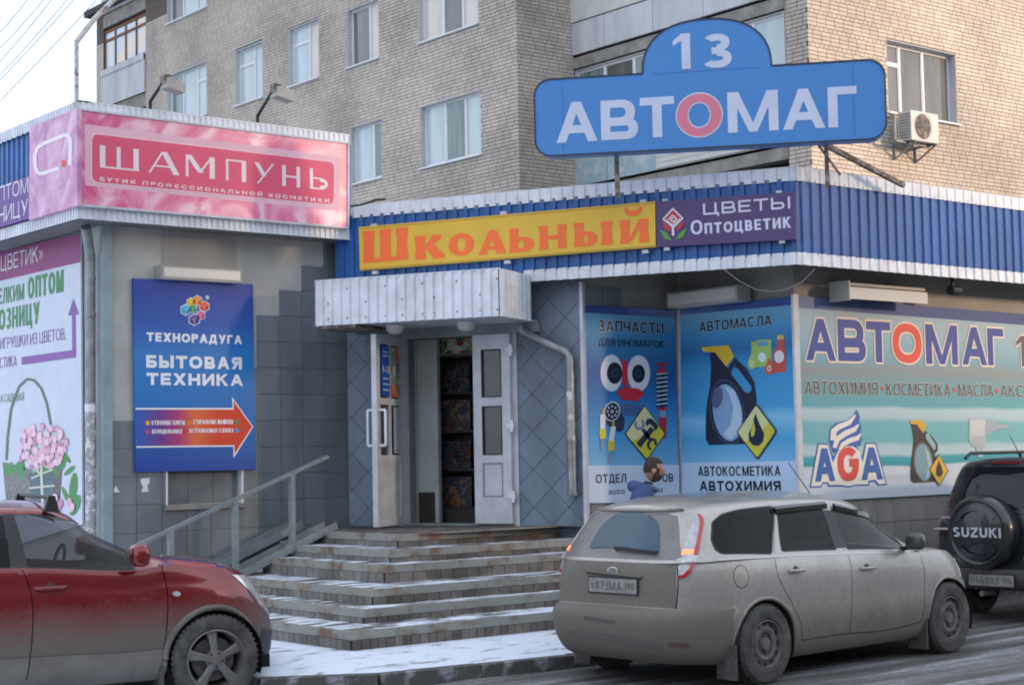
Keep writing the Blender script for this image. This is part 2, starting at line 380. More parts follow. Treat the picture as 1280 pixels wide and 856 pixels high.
def slab(mb, a0, a1, z0, z1, holes=(), y0=0.0, y1=0.25, m=0):
    for r_ in cut((a0, a1, z0, z1), holes, 0.001): mb.box(r_[0], r_[1], y0, y1, r_[2], r_[3], m)
UB = MB(); UB.box(0, 1, -1, 0, 0, 1)
_unit = {}
def unit(name, m):
    if name not in _unit: _unit[name] = UB.mesh(name, m)
    return _unit[name]
def unit_piece(name, m, root, fr, r_, proud, base=0.0):
    o = link(name, unit(name + m.name, m), root)
    o.location = fr.pt(r_[0], base, r_[2]) - Vector(root.location); o.rotation_euler = (0, 0, fr.ang)
    o.scale = (r_[1]-r_[0], proud, r_[3]-r_[2]); return o
def tiles(root, fr, a0, a1, z0, z1, size, m, holes=(), gap=0.006, ao=0.0, zo=0.0, proud=0.012, zs=None, test=None):
    zs = zs or size; n = 0
    i0 = math.floor((a0-ao)/size); i1 = math.ceil((a1-ao)/size); j0 = math.floor((z0-zo)/zs); j1 = math.ceil((z1-zo)/zs)
    for i in range(i0, i1):
        for j in range(j0, j1):
            ca, cz = ao+(i+.5)*size, zo+(j+.5)*zs
            if test and not test(ca, cz): continue
            r_ = (max(a0, ao+i*size+gap/2), min(a1, ao+(i+1)*size-gap/2), max(z0, zo+j*zs+gap/2), min(z1, zo+(j+1)*zs-gap/2))
            if r_[1]-r_[0] < .02 or r_[3]-r_[2] < .02: continue
            for q in cut(r_, holes, 0.02): unit_piece('tile', m, root, fr, q, proud + random.uniform(0, .003)); n += 1
    return n
def corr(mb, a0, a1, z0, z1, pitch, depth, o0=0.0, m=0, ft=None, fb=None, thick=0.0):
    """trapezoid-profiled sheet; a along the wall; face at o0..o0+depth"""
    prof = [(0.0, 0), (0.42, 0), (0.5, 1), (0.92, 1), (1.0, 0)]
    pts = []; n = int(math.ceil((a1-a0)/pitch))
    for k in range(n):
        for (t, h) in prof[(0 if k == 0 else 1):]:
            a = a0 + (k+t)*pitch
            if a <= a1 + 1e-6: pts.append((a, -(o0+h*depth)))
    if pts[-1][0] < a1-1e-4: pts.append((a1, pts[-1][1]))
    vs_ = []; fs = []
    for (a, y) in pts:
        vs_ += [(a, y, fb(a) if fb else z0), (a, y, ft(a) if ft else z1)]
    for i in range(len(pts)-1): fs.append((2*i, 2*i+2, 2*i+3, 2*i+1))
    mb.add(vs_, fs, m)
def clip_poly(poly, a0, a1, z0, z1):
    def cl(p, ax, v, sgn):
        out = []
        for i in range(len(p)):
            q, w = p[i], p[(i+1) % len(p)]; dq, dw = sgn*(q[ax]-v), sgn*(w[ax]-v)
            if dq >= 0: out.append(q)
            if dq*dw < 0: t = dq/(dq-dw); out.append((q[0]+(w[0]-q[0])*t, q[1]+(w[1]-q[1])*t))
        return out
    for ax, v, s_ in ((0, a0, 1), (0, a1, -1), (1, z0, 1), (1, z1, -1)):
        poly = cl(poly, ax, v, s_)
        if len(poly) < 3: return None
    return poly

# ------------------------------------------------------------------ apartment block behind
X1, Y1 = 22.329, 27.085
G1 = Fr((X1, Y1), -math.pi/2); G2 = Fr((23.944, Y1), -math.pi/2); G1r = Fr((X1, Y1), 0.0); G3 = Fr((23.944, 20.417), 0.0)
apt = thing('apartment_block', 'tall pale brick apartment block standing behind the two shops', 'building', (X1, Y1, 0))
bricks = []      # (area, frame, rect)
def brick_face(fr, a0, a1, z0, z1, holes, ao=0.0):
    H = 0.0805; L = 0.262; hL = 0.1315; g = 0.013
    j0, j1 = int(z0/H), int(math.ceil(z1/H))
    for j in range(j0, j1):
        hd = (j % 4 == 0); ln = hL if hd else L; sh = (0.0 if (j//4) % 2 == 0 else L/2) if not hd else hL/2
        k0 = int(math.floor((a0-ao-sh)/ln)); k1 = int(math.ceil((a1-ao-sh)/ln))
        for k in range(k0, k1):
            r_ = (max(a0, ao+sh+k*ln), min(a1, ao+sh+(k+1)*ln-g), j*H, j*H+H-g)
            if r_[1]-r_[0] < .03: continue
            for q in cut(r_, holes, 0.03):
                c = fr.pt((q[0]+q[1])/2, 0, (q[2]+q[3])/2); v = c-EYE; w = v.dot(CF)
                x, y = F_PX*v.dot(CR)/w + W_PX/2, H_PX/2-F_PX*v.dot(CU)/w
                vis = (0 < x < W_PX and 0 < y < 300)
                if 668 < x < 1108 and 78 < y < 192: vis = False
                area = (q[1]-q[0])*(q[3]-q[2])*abs(v.normalized().dot(fr.n))/(w*w) if vis else 0
                bricks.append((area, fr, q))
holes1 = []; WIN = []
def zpx(fr, x, y): return fr.px(x, y)[1]
def addwin(fr, holes, xl, xr, yref, zb, zt, cols, reveal=True, rec=0.12):
    a0, a1 = fr.px(xl, yref)[0], fr.px(xr, yref)[0]
    holes.append((a0, a1, zb, zt)); WIN.append((fr, a0, a1, zb, zt, cols, rec))
B, T, D, W_ = 'pane_bright', 'pane_teal', 'pane_dark', 'pane_warm'
za, zb_ = 8.33, 11.24
addwin(G1, holes1, 526, 602, 190, za, za+1.43, [(.36, B, 0), (.33, T, 0), (.31, B, 0)])
addwin(G1, holes1, 523, 598, 30, zb_, zb_+1.43, [(.36, W_, 0), (.33, D, 0), (.31, W_, 0)])
addwin(G1, holes1, 438.5, 478, 222, za+.03, za+1.43, [(.62, B, 0), (.38, T, 0)])
addwin(G1, holes1, 434.7, 474, 70, zb_, zb_+1.43, [(.6, D, 0), (.4, W_, 0)])
z5 = zpx(G1, 399, 96); addwin(G1, holes1, 361, 399, 96, z5, z5+1.5, [(.58, B, 1), (.42, W_, 0)])
z6 = zpx(G1, 328.5, 121); addwin(G1, holes1, 294.5, 328.5, 121, z6, z6+1.5, [(.58, B, 1), (.42, B, 0)])
z7 = zpx(G1, 258.3, 75.7); addwin(G1, holes1, 208.8, 258.3, 76, z7-1.5, z7, [(.33, T, 0), (.36, B, 0), (.31, B, 1)])
z8 = zpx(G1, 258, 8.5); addwin(G1, holes1, 208.8, 258, 8.5, z8, z8+1.5, [(.33, D, 0), (.36, B, 0), (.31, B, 0)])
for zz in (za-2.9,):
    for (xl, xr) in ((526, 602), (438.5, 478), (361, 399)):
        addwin(G1, holes1, xl, xr, 190, zz, zz+1.43, [(.5, B, 0), (.5, T, 0)])
aL0, aL1 = G1.px(129, 100)[0], G1.px(182, 68)[0]
zc = zpx(G1, 182, 15); zp1 = zpx(G1, 182, 68); zp0 = zpx(G1, 182, 115)
holes1.append((aL0, aL1, 5.0, 15.5))
AEND = G1.px(120.5, 100)[0]
ZTOP = 15.5
brick_face(G1, AEND, 0.0, 6.9, 14.6, holes1)
brick_face(G1r, 0.011, 1.615, 6.9, 13.6, [])
a2r = G2.px(983.5, 100)[0]; a2e = (Y1-20.417)
brick_face(G2, a2r, a2e, 6.6, 13.0, [])
holes3 = []
aw0, aw1 = G3.px(1109, 100)[0], G3.px(1196, 100)[0]
holes3.append((aw0, aw1, 8.34, 9.80)); WIN.append((G3, aw0, aw1, 8.34, 9.80, [(.27, D, 1), (.33, D, 0), (.40, D, 0)], 0.17))
brick_face(G3, 0.011, 13.8, 6.2, 13.6, holes3)
# walls behind the bricks (mortar shows in the joints)
mb = MB(); slab(mb, AEND, -0.014, 0, ZTOP, holes1, 0.012, 0.40); part('wall', mb, M['mortar'], apt, G1)
mb = MB(); slab(mb, 0.012, 1.60, 0, ZTOP, (), 0.012, 0.40); part('wall', mb, M['mortar'], apt, G1r)
mb = MB(); slab(mb, a2r, a2e-0.02, 0, ZTOP, (), 0.012, 0.40); part('wall', mb, M['mortar'], apt, G2)
mb = MB(); slab(mb, 0.012, 14.0, 0, ZTOP, holes3, 0.012, 0.40); part('wall', mb, M['mortar'], apt, G3)
bricks.sort(key=lambda t: -t[0])
for ar, fr, q in bricks[:299]:
    unit_piece('brick', M['brick'], apt, fr, q, 0.012, -0.012)
rest = MB()
for ar, fr, q in bricks[299:]:
    rel = lambda a, o, z: fr.pt(a, o, z) - Vector(apt.location)
    p = [rel(q[0], 0, q[2]), rel(q[1], 0, q[2]), rel(q[1], 0, q[3]), rel(q[0], 0, q[3])]
    b_ = [rel(q[0], -.012, q[2]), rel(q[1], -.012, q[2]), rel(q[1], -.012, q[3]), rel(q[0], -.012, q[3])]
    rest.add(p+b_, [(0, 1, 2, 3), (0, 4, 5, 1), (1, 5, 6, 2), (2, 6, 7, 3), (3, 7, 4, 0)])
rest.build('brickwork', M['brick'], apt, kind='stuff', fix=False)
mb = MB(); x0 = 0.0
core = [(0.45, 0.45), (1.9+0.35, 0.45), (1.9+0.35, -6.2), (15.5, -6.2), (15.5, 21), (0.45, 21)]
mb.plate(core, 0, ZTOP+.1); mb.build('core', M['dark'], apt)
mb = MB(); mb.plate([(-.2, -.2), (1.4, -.2), (1.4, -6.9), (15.7, -6.9), (15.7, 21), (-.2, 21)], ZTOP+.1, ZTOP+.3); mb.build('roof', M['asphalt_roof'], apt)

def window(root, fr, a0, a1, z0, z1, cols, rec, frame='upvc', sill=True):
    w, h = a1-a0, z1-z0; fw = 0.055
    mb = MB(); y0, y1 = rec, rec+0.06
    mb.box(0, w, y0, y1, 0, fw); mb.box(0, w, y0, y1, h-fw, h); mb.box(0, fw, y0, y1, fw, h-fw); mb.box(w-fw, w, y0, y1, fw, h-fw)
    x = 0; panes = []
    for i, (fr_, m_, tr) in enumerate(cols):
        xn = x + fr_*w; l = fw if i == 0 else x+fw/2; r_ = w-fw if i == len(cols)-1 else xn-fw/2
        if i < len(cols)-1: mb.box(xn-fw/2, xn+fw/2, y0-.004, y1, fw, h-fw)
        if tr:
            zt_ = h*0.70; mb.box(l, r_, y0-.002, y1, zt_-.022, zt_+.022); panes += [(l, r_, fw, zt_-.022, m_), (l, r_, zt_+.022, h-fw, m_)]
        else: panes.append((l, r_, fw, h-fw, m_))
        x = xn
    o = part('window', mb, M[frame], root, fr, a=a0, z=z0)
    for (l, r_, b_, t_, m_) in panes:
        q = MB(); q.box(l+.001, r_-.001, rec+.025, rec+.045, b_+.001, t_-.001); q.build('pane', M[m_], o)
        gk = 0.022
        q = MB(); 
        for rc in ((l, r_, b_, b_+gk), (l, r_, t_-gk, t_), (l, l+gk, b_+gk, t_-gk), (r_-gk, r_, b_+gk, t_-gk)): q.box(rc[0]+.001, rc[1]-.001, rec+.008, rec+.0245, rc[2]+.001, rc[3]-.001)
        q.build('gasket', M[frame] if frame == 'old_wood' else M['upvc'], o)
    if sill:
        q = MB(); q.box(-.03, w+.03, -.06, rec-.002, -.035, -.002); q.build('sill', M['upvc'], o)
    q = MB(); q.box(.002, .02, .005, rec-.003, .002, h-.002); q.box(w-.02, w-.002, .005, rec-.003, .002, h-.002); q.box(.022, w-.022, .005, rec-.003, h-.02, h-.002)
    q.build('reveal', M['reveal'], o)
    q = MB(); q.box(.002, w-.002, rec+.07, rec+.25, .002, h-.002); q.build('backing', M['dark'], o)
    return o
for w_ in WIN: window(apt, *w_)

# loggia on the left
def loggia(zfloor):
    w = aL1-aL0
    mb = MB(); mb.box(0, w, -.06, -.01, 0, zp1-zp0); part('parapet_panel', mb, M['concrete_pale'], apt, G1, a=aL0, z=zfloor)
    mb = MB(); mb.box(0, w, -.09, .25, zp1-zp0-.16, zp1-zp0+.02); part('parapet_cap', mb, M['concrete_pale'], apt, G1, a=aL0, z=zfloor)
    mb = MB(); mb.box(0, w, 0.0, .35, -.42, -.02); part('floor_slab', mb, M['concrete'], apt, G1, a=aL0, z=zfloor)
zf = zp0
for k in (-1, 0, 1): loggia(zf + k*2.9)
def wood_window(zb, zt):
    w, h = aL1-aL0-.04, zt-zb; mb = MB()
    n = 4; bw = .07
    for i in range(n+1): mb.box(max(0, i*w/n-bw/2), min(w, i*w/n+bw/2), .05, .12, 0, h)
    for z in (0, h*.72, h-bw): mb.box(0, w, .045, .118, z, z+bw)
    o = part('loggia_window', mb, M['old_wood'], apt, G1, a=aL0+.02, z=zb)
    for i in range(n):
        for (b_, t_) in ((bw, h*.72), (h*.72+bw, h-bw)):
            q = MB(); q.box(i*w/n+bw/2+.002, (i+1)*w/n-bw/2-.002, .08, .095, b_+.002, t_-.002); q.build('pane', M['pane_sky'], o)
wood_window(zp1+.03, zc)
wood_window(zp1+.03-2.9, zc-2.9)

# balcony bands between the two brick pieces
def g2z(x, y): return G2.px(x, y)[1]
zPt, zPb = g2z(718, 31.1), g2z(718.2, 72.2); zbeam = g2z(718, 87)
def balcony(dz, panels, siding_from=None):
    L = a2r
    cuts = [0, 1.05, 2.55, 4.0, L] 
    for i in range(len(cuts)-1):
        mb = MB(); mb.box(cuts[i]+.008, cuts[i+1]-.008, -.05, .03, zPb+.04, zPt)
        part('balcony_panel', mb, M[panels[i]], apt, G2, z=dz)
    mb = MB(); mb.box(0, L, -.02, .3, zbeam, zPb-.02); part('balcony_slab', mb, M['concrete'], apt, G2, z=dz)
balcony(0, ['concrete_pale']*4)
balcony(-2.9, ['blue_panel', 'blue_panel', 'siding', 'siding'])
q = MB(); k = 0
for j in range(9): q.box(2.57, a2r-.01, -.075, -.052, zPb-2.9+.06+j*.11, zPb-2.9+.06+j*.11+.10)
part('siding_boards', q, M['siding'], apt, G2)
mb = MB(); mb.box(0.0, a2r, -.06, -.01, zPt+.03, zPt+.95); part('balcony_panel', mb, M['siding'], apt, G2)
def band(z0, z1, cols, fr=G2):
    holes_ = []
    window(apt, G2, 0.02, a2r-.02, z0, z1, cols, 0.06, sill=False)
band(zPt-2.9+.02, zbeam-.04, [(.15, T, 0), (.15, D, 0), (.14, T, 0), (.14, D, 0), (.14, T, 0), (.14, D, 0), (.14, B, 0)])
mb = MB(); mb.box(0.0, a2r, .30, .36, 5.5, ZTOP); part('loggia_back', mb, M['dark'], apt, G2)

# air conditioner under the warm window
acA, acZ = G3.px(1126, 186, .25)
ac = thing('air_conditioner', 'white air conditioner outdoor unit on brackets below the sunlit brick wall window', 'air conditioner', G3.pt(acA, 0, acZ))
aw = .86; mb = MB(); mb.box(0, aw, -.52, -.20, .14, .72); mb.build('casing', M['siding'], ac)
mb = MB(); mb.lathe([(.235, -.535), (.24, -.53), (.24, -.521)], 'y', 28, c=(.36, 0, .43))
mb.build('fan_recess', M['rust'], ac)
mb = MB()
for rr in (.06, .11, .16, .21, .25): 
    mb.tube([(.36+rr*math.cos(t*math.pi/12), -.545, .43+rr*math.sin(t*math.pi/12)) for t in range(25)], .004, 4)
for t in range(8): mb.bar((.36, -.545, .43), (.36+.25*math.cos(t*math.pi/4), -.545, .43+.25*math.sin(t*math.pi/4)), .006, .006)
mb.build('fan_grille', M['steel'], ac)
mb = MB()
for k in range(9): mb.box(-.012, -.001, -.49, -.23, .18+k*.058, .21+k*.058)
mb.build('side_louvres', M['steel'], ac)
for xx in (.1, .76):
    mb = MB(); mb.bar((xx, -.55, .12), (xx, -.0, .12), .04, .04); mb.bar((xx, -.03, .12), (xx, -.03, -.18), .04, .04); mb.bar((xx, -.5, .1), (xx, -.03, -.16), .03, .03)
    mb.build('bracket', M['steel'], ac)
mb = MB(); mb.bar((-.30, -.35, .12), (.76, -.35, .10), .05, .05); mb.bar((-.30, -.35, .12), (-.30, -.35, .62), .05, .05); mb.bar((-.3, -.35, .6), (-.3, 0, .6), .04, .04); mb.build('support_frame', M['steel'], ac)

# ------------------------------------------------------------------ left shop
Lx, Ly = 7.857, 16.6
ls = thing('left_shop', 'low corner shop with pale plaster and grey tiles, white trimmed fascia on top', 'building', (Lx, Ly, 0))
ZS = 4.30
wA = 3.4
nx0, nz1 = FA.px(208, 600); nx1, nz0 = FA.px(302, 628)
niche = (nx0, nx1, nz0, nz1+.25)
mb = MB(); slab(mb, .302, wA, 0, ZS+.2, [niche], 0, .30); mb.box(0, .302, 0, .003, 0, ZS+.2); mb.box(nx0, nx1, .10, .3, niche[2], niche[3]); part('street_wall', mb, M['plaster'], ls, FA)
mb = MB(); mb.box(-14, -.004, .0, .3, 0, ZS+.2); part('side_wall', mb, M['plaster'], ls, FL)
ao, zo = FA.px(170, 630.6)
def tile_here(a, z):
    # the stepped upper edge of the tiling
    p = FA.pt(a, 0, z) - EYE; w = p.dot(CF); x, y = F_PX*p.dot(CR)/w+W_PX/2, H_PX/2-F_PX*p.dot(CU)/w
    if x < 172: return y > 528
    if x < 320: return y > 470
    if x < 350: return y > 391
    if x < 379: return y > 360
    if x < 410: return y > 329
    return y > 300
for (t0, t1) in ((0.02, wA),):
    tiles(ls, FA, t0, 3.12, 0.12, ZS, .302, M['tile_grey'], [niche], ao=ao, zo=zo, test=tile_here)
tiles(ls, FA, nx0+.01, nx1-.01, nz0+.01, nz1+.22, .302, M['tile_grey'], ao=nx0+.02, zo=zo, proud=-.0)if False else None
for i in range(3):
    w_ = (nx1-nx0-.02)/3; unit_piece('tile', M['tile_grey'], ls, FA, (nx0+.01+i*w_, nx0+.01+(i+1)*w_-.006, nz0+.01, nz1+.2), .01, -.10)
mb = MB(); mb.box(nx0-.03, nx1+.03, -.06, .05, nz0-.05, nz0-.001); part('niche_sill', mb, M['concrete'], ls, FA)
mb = MB(); mb.box(nx0-.015, nx0+.006, -.02, .05, nz0, nz1+.2); mb.box(nx1-.006, nx1+.015, -.02, .05, nz0, nz1+.2); part('niche_trim', mb, M['upvc'], ls, FA)
mb = MB(); mb.box(-.13, -.02, -.05, .02, 0.1, ZS); part('corner_strip', mb, mat('corner_blue_strip', (.28, .37, .40), .6, var=.2), ls, FA, a=.10)
# lighter repaired patches of plaster
for (p0, p1, mm) in (((201, 287), (296, 351), 'patch'),):
    a0, z1 = FA.px(*p0); a1, z0 = FA.px(*p1); mb = MB(); mb.box(a0, a1, -.004, 0.0, z0+.02, ZS)
    part('plaster_patch', mb, mat('plaster_patch', (.38, .37, .35), .85, var=.1), ls, FA)
for pp in (((236, 597), (245, 615)), ((178, 605), (187, 616)), ((161, 590), (166, 595))): 
    pass
def torn(px, root=ls, fr=FA, o=.016):
    pts = [fr.px(*q) for q in px]; mb = MB(); mb.prism(pts, -o-.001, -o); part('torn_paper', mb, M['upvc'], root, fr)
torn([(175, 597), (181, 598), (186, 600), (189, 607), (190, 613), (181, 616), (177, 610)][0:0] or [(141, 612), (144, 606), (146, 611), (149, 615), (142, 615)])
torn([(175, 598), (186, 597), (186, 603), (183, 607), (185, 614), (176, 615), (178, 608), (175, 603)])
# soffit, fascia back and roof of the left shop
mb = MB(); mb.plate([(7.46-Lx, 16.28-Ly), (10.84-Lx, 16.28-Ly), (10.84-Lx, 16.7-Ly), (8.0-Lx, 16.7-Ly), (8.0-Lx, 14.0), (7.46-Lx, 14.0)], ZS, ZS+.03); mb.build('soffit', M['soffit'], ls)
mb = MB(); mb.plate([(7.5-Lx, 16.32-Ly), (10.75-Lx, 16.32-Ly), (10.75-Lx, 14), (7.5-Lx, 14.0)], ZS+.04, 5.20); mb.build('roof', M['asphalt_roof'], ls)
aF1 = FAs.px(437.5, 290)[0]
mb = MB(); corr(mb, 0, aF1, ZS, 5.44, .14, .018, -.03); part('fascia_sheet', mb, M['blue_sheet'], ls, FAs)
mb = MB(); corr(mb, -12, 0, ZS, 5.44, .14, .018, -.03); part('fascia_sheet', mb, M['blue_sheet'], ls, FLs)
for fr, a0, a1 in ((FAs, -.02, aF1), (FLs, -12, .02)):
    for z0, z1, nm in ((5.42, 5.53, 'top_trim'), (ZS-.005, ZS+.125, 'bottom_trim')):
        mb = MB(); corr(mb, a0, a1, z0, z1, .07, .016, .012); part(nm, mb, M['white_sheet'], ls, fr)
    mb = MB(); mb.box(a0, a1, -.02, .12, 5.531, 5.545); part('top_cap', mb, M['white_sheet'], ls, fr)
mb = MB(); mb.box(0, .03, .0, .30, ZS, 5.44); part('fascia_end', mb, M['blue_sheet'], ls, FAs, a=aF1)

# ------------------------------------------------------------------ right shop
rs = thing('right_shop', 'angled corner shop with blue profiled fascia and blue grey tiled door wall', 'building', (10.97, 16.6, 0))
ZL = 0.95
d0, d1 = FB.px(505, 500)[0], FB.px(643, 500)[0]         # the doorway in the wall
zd = FB.px(642, 417)[1]
door = (d0, d1, ZL, zd)
mb = MB(); slab(mb, 0, aQ1, 0, 3.95, [(d0, d1, ZL-.01, zd)], 0, .28); part('door_wall', mb, M['grout_light'], rs, FB)
# diamond tiles
S_ = .30*math.sqrt(2)/2*1.0
ac0, ac1 = .012, aQ1-.012
n_ = 0
zc0 = 1.16
for i in range(-1, int(aQ1/S_)+2):
    for j in range(-2, 14):
        if (i+j) % 2: continue
        cx, cz = i*S_+.06, zc0 + j*S_; h = S_-.005
        for (r0, r1, q0, q1) in ((ac0, d0-.055, .2, 3.9), (d1+.055, ac1, .2, 3.9), (d0-.054, d1+.054, zd+.06, 3.9)):
            pl = clip_poly([(cx-h, cz), (cx, cz-h), (cx+h, cz), (cx, cz+h)], r0, r1, q0, q1)
            if not pl: continue
            if max(p[0] for p in pl)-min(p[0] for p in pl) < .03 or max(p[1] for p in pl)-min(p[1] for p in pl) < .03: continue
            mb = MB(); mb.prism(pl, -.011-random.uniform(0, .003), 0, cap=False); part('tile', mb, M['tile_blue'], rs, FB, fix=False); n_ += 1
# walls with posters
mb = MB(); mb.box(0, aQ2, 0, .28, 0, 4.2); part('poster_wall', mb, M['plaster_grey'], rs, FZ)
mb = MB(); mb.box(0, aQ3-.004, 0, .28, 0, 4.2); part('poster_wall', mb, M['plaster_grey'], rs, FM)
mb = MB(); mb.box(0, .29, 0, .003, 0, 4.2); mb.box(.29, 22, 0, .28, 0, 4.2); part('street_wall', mb, M['plaster_grey'], rs, FC)
# dark tile patch above the first poster
a0, z1 = FZ.px(737, 350); a1, z0 = FZ.px(773, 380)
for i in range(3):
    unit_piece('tile', M['tile_grey'], rs, FZ, (0.02+i*.30, .315+i*.30-.006 if i < 2 else .62, 3.36, 3.52 if i == 2 else 3.62), .012)
zt0 = FC.px(1100, 619)[1]
tiles(rs, FC, 0.02, 9.0, 0.12, zt0+.05, .302, M['tile_beige'], ao=.07, zo=zt0-.302*3)
tiles(rs, FM, 0.0, aQ3-.02, 0.12, zt0+.0, .302, M['tile_beige'], ao=.07, zo=zt0-.302*3)
tiles(rs, FZ, 0.0, aQ2-.02, 0.12, zt0+.05, .302, M['tile_grey'], ao=.07, zo=zt0-.302*3)
# fascia
la = FBs.px(419, 330)[0]; aCB = FBs.px(995, 270)[0]
def ztop(a): return 4.68+.0*a
mb = MB(); corr(mb, la, aCB, ZBm+.11, ZT-.10, .135, .020, 0.0); part('fascia_sheet', mb, M['blue_sheet'], rs, FBs)
mb = MB(); corr(mb, 0.0, 14.0, ZBm+.11, ZT-.10, .157, .024, 0.0); part('fascia_sheet', mb, M['blue_sheet'], rs, FCs)
for fr, a0, a1, pt_ in ((FBs, FBs.px(438, 262)[0], aCB+.02, .135), (FCs, -.02, 14.0, .157)):
    mb = MB(); corr(mb, a0, a1, ZT-.13, ZT+.012, pt_, .012, .020); part('top_trim', mb, M['white_sheet'], rs, fr)
    mb = MB(); mb.box(a0, a1, -.02, .10, ZT+.013, ZT+.022); part('top_cap', mb, M['white_sheet'], rs, fr)
    mb = MB(); corr(mb, a0 if fr is FCs else FBs.px(655, 352)[0], a1, ZBm, ZBm+.13, pt_, .020, .012); part('bottom_trim', mb, M['white_sheet'], rs, fr)
for fr, a0, a1 in ((FBs, la, aCB), (FCs, .02, 14.0)):
    mb = MB(); mb.box(a0, a1, .012, .03, ZBm+.01, ZT-.02); part('fascia_frame', mb, M['black'], rs, fr)
def pw(fr, a, o): v = fr.pt(a, o, 0)-Vector(rs.location); return (v.x, v.y)
mb = MB(); mb.plate([pw(FBs, la, -.03), pw(FBs, aCB, -.03), pw(FCs, 14, -.03), pw(FC, 14, -.1), pw(FC, -.1, -.1), pw(FM, -.1, -.1), pw(FZ, -.1, -.1), pw(FB, 0, -.1)], 3.93, 3.96)
mb.build('soffit', M['plaster_grey'], rs)
mb = MB(); mb.plate([pw(FBs, la+.1, -.05), pw(FBs, aCB, -.05), pw(FCs, 14, -.05), (19, 3), (11, 3), (11, 10.2), (3, 8)], 4.35, 4.42); mb.build('roof', M['asphalt_roof'], rs)
# vestibule behind the doorway
W3 = d1-d0; vd = 3.4
mb = MB()
mb.box(d0-.4, d1+.5, .28, vd, ZL-.2, ZL-.001)             # floor
mb.build('x', M['concrete']) if False else part('vestibule_floor', mb, M['concrete'], rs, FB)
iw = mat('vestibule_wall', (.56, .60, .58), .7, var=.1, scale=2)
aw_ = FB.px(545, 500, -1.0)[0]
mb = MB(); mb.box(d0-.3, d0-.05, .28, vd, ZL, 3.6); mb.box(d1+.05, d1+.4, .28, vd, ZL, 3.6); part('vestibule_wall', mb, iw, rs, FB)
mb = MB(); mb.box(d0-.3, d1+.4, .28, vd, zd+.25, zd+.3); part('vestibule_ceiling', mb, iw, rs, FB)
a0 = FB.px(512, 500, -.45)[0]; a1 = FB.px(543, 500, -.45)[0]; zz0 = FB.px(530, 615, -.45)[1]
mb = MB(); mb.box(a0-.3, a1, .45, .50, zz0+.0, zd+.25); part('inner_screen', mb, iw, rs, FB)
mb = MB(); mb.box(a0-.3, a1, .44, .50, ZL, zz0-.001); part('screen_kickboard', mb, mat('kick_brown', (.05, .042, .038), .6), rs, FB)
mb = MB(); mb.box(a1, a1+.05, .43, .51, ZL, zd+.22); part('screen_post', mb, M['upvc_dirty'], rs, FB)
mb = MB(); mb.box(a1+.05, d1+.4, .45, .50, zd+.03, zd+.24); part('header_panel', mb, iw, rs, FB)
# shop interior glimpsed: stand with bright printed goods
stand = thing('display_stand', 'dark display stand of colourful boxed toys seen through the open doorway', 'display stand', FB.pt(a1-.1, -.72, ZL), FB.ang)
mb = MB(); mb.box(0, 1.35, 0, .35, 0, .16); mb.box(0, 1.35, .3, .35, .16, 2.0); mb.box(-.03, .0, 0, .35, 0, 2.0); mb.box(1.35, 1.38, 0, .35, 0, 2.0)
for zz in (.16, .62, 1.08, 1.54, 1.98): mb.box(0, 1.35, 0, .3, zz, zz+.025)
mb.build('rack', mat('rack_wood', (.05, .045, .045), .6), stand)
def busy(name, cols, sc, seed):
    m = bpy.data.materials.new(name); m.use_nodes = True; n, l = m.node_tree.nodes, m.node_tree.links; b = n['Principled BSDF']
    t = n.new('ShaderNodeTexCoord'); v = n.new('ShaderNodeTexVoronoi'); v.inputs['Scale'].default_value = sc
    mp_ = n.new('ShaderNodeMapping'); mp_.inputs['Location'].default_value = (seed, seed*2, seed); l.new(t.outputs['Object'], mp_.inputs[0])
    nn = n.new('ShaderNodeTexNoise'); nn.inputs['Scale'].default_value = sc*.6; l.new(mp_.outputs[0], nn.inputs['Vector'])
    ad = n.new('ShaderNodeMixRGB'); ad.blend_type = 'ADD'; ad.inputs[0].default_value = .5; l.new(mp_.outputs[0], ad.inputs[1]); l.new(nn.outputs['Color'], ad.inputs[2])
    l.new(ad.outputs[0], v.inputs['Vector']); r_ = n.new('ShaderNodeValToRGB'); r_.color_ramp.interpolation = 'CONSTANT'
    sp = n.new('ShaderNodeSeparateColor'); l.new(v.outputs['Color'], sp.inputs[0]); l.new(sp.outputs[0], r_.inputs[0])
    e = r_.color_ramp.elements
    for i, c in enumerate(cols):
        if i < 2: k = e[i]; k.position = i/len(cols)
        else: k = e.new(i/len(cols))
        k.color = (*c, 1)
    l.new(r_.outputs[0], b.inputs['Base Color']); b.inputs['Roughness'].default_value = .3; return m
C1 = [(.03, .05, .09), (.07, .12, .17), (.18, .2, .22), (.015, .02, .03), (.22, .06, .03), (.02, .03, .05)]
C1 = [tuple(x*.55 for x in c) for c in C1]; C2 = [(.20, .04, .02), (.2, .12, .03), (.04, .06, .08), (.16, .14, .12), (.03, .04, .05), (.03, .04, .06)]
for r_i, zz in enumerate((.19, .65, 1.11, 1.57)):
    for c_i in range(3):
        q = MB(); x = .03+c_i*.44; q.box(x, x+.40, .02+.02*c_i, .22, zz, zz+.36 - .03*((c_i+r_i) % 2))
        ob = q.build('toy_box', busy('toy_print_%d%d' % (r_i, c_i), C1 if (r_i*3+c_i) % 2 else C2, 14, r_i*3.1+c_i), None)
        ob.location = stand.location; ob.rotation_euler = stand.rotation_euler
        tag(ob, '%s picture boxed toy, %s on the %s shelf of the doorway stand' % ('blue grey' if (r_i*3+c_i) % 2 else 'red and orange', ('leftmost', 'middle', 'rightmost')[c_i], ('bottom', 'second', 'third', 'top')[r_i]), 'boxed toy', 'boxed toys in the doorway')
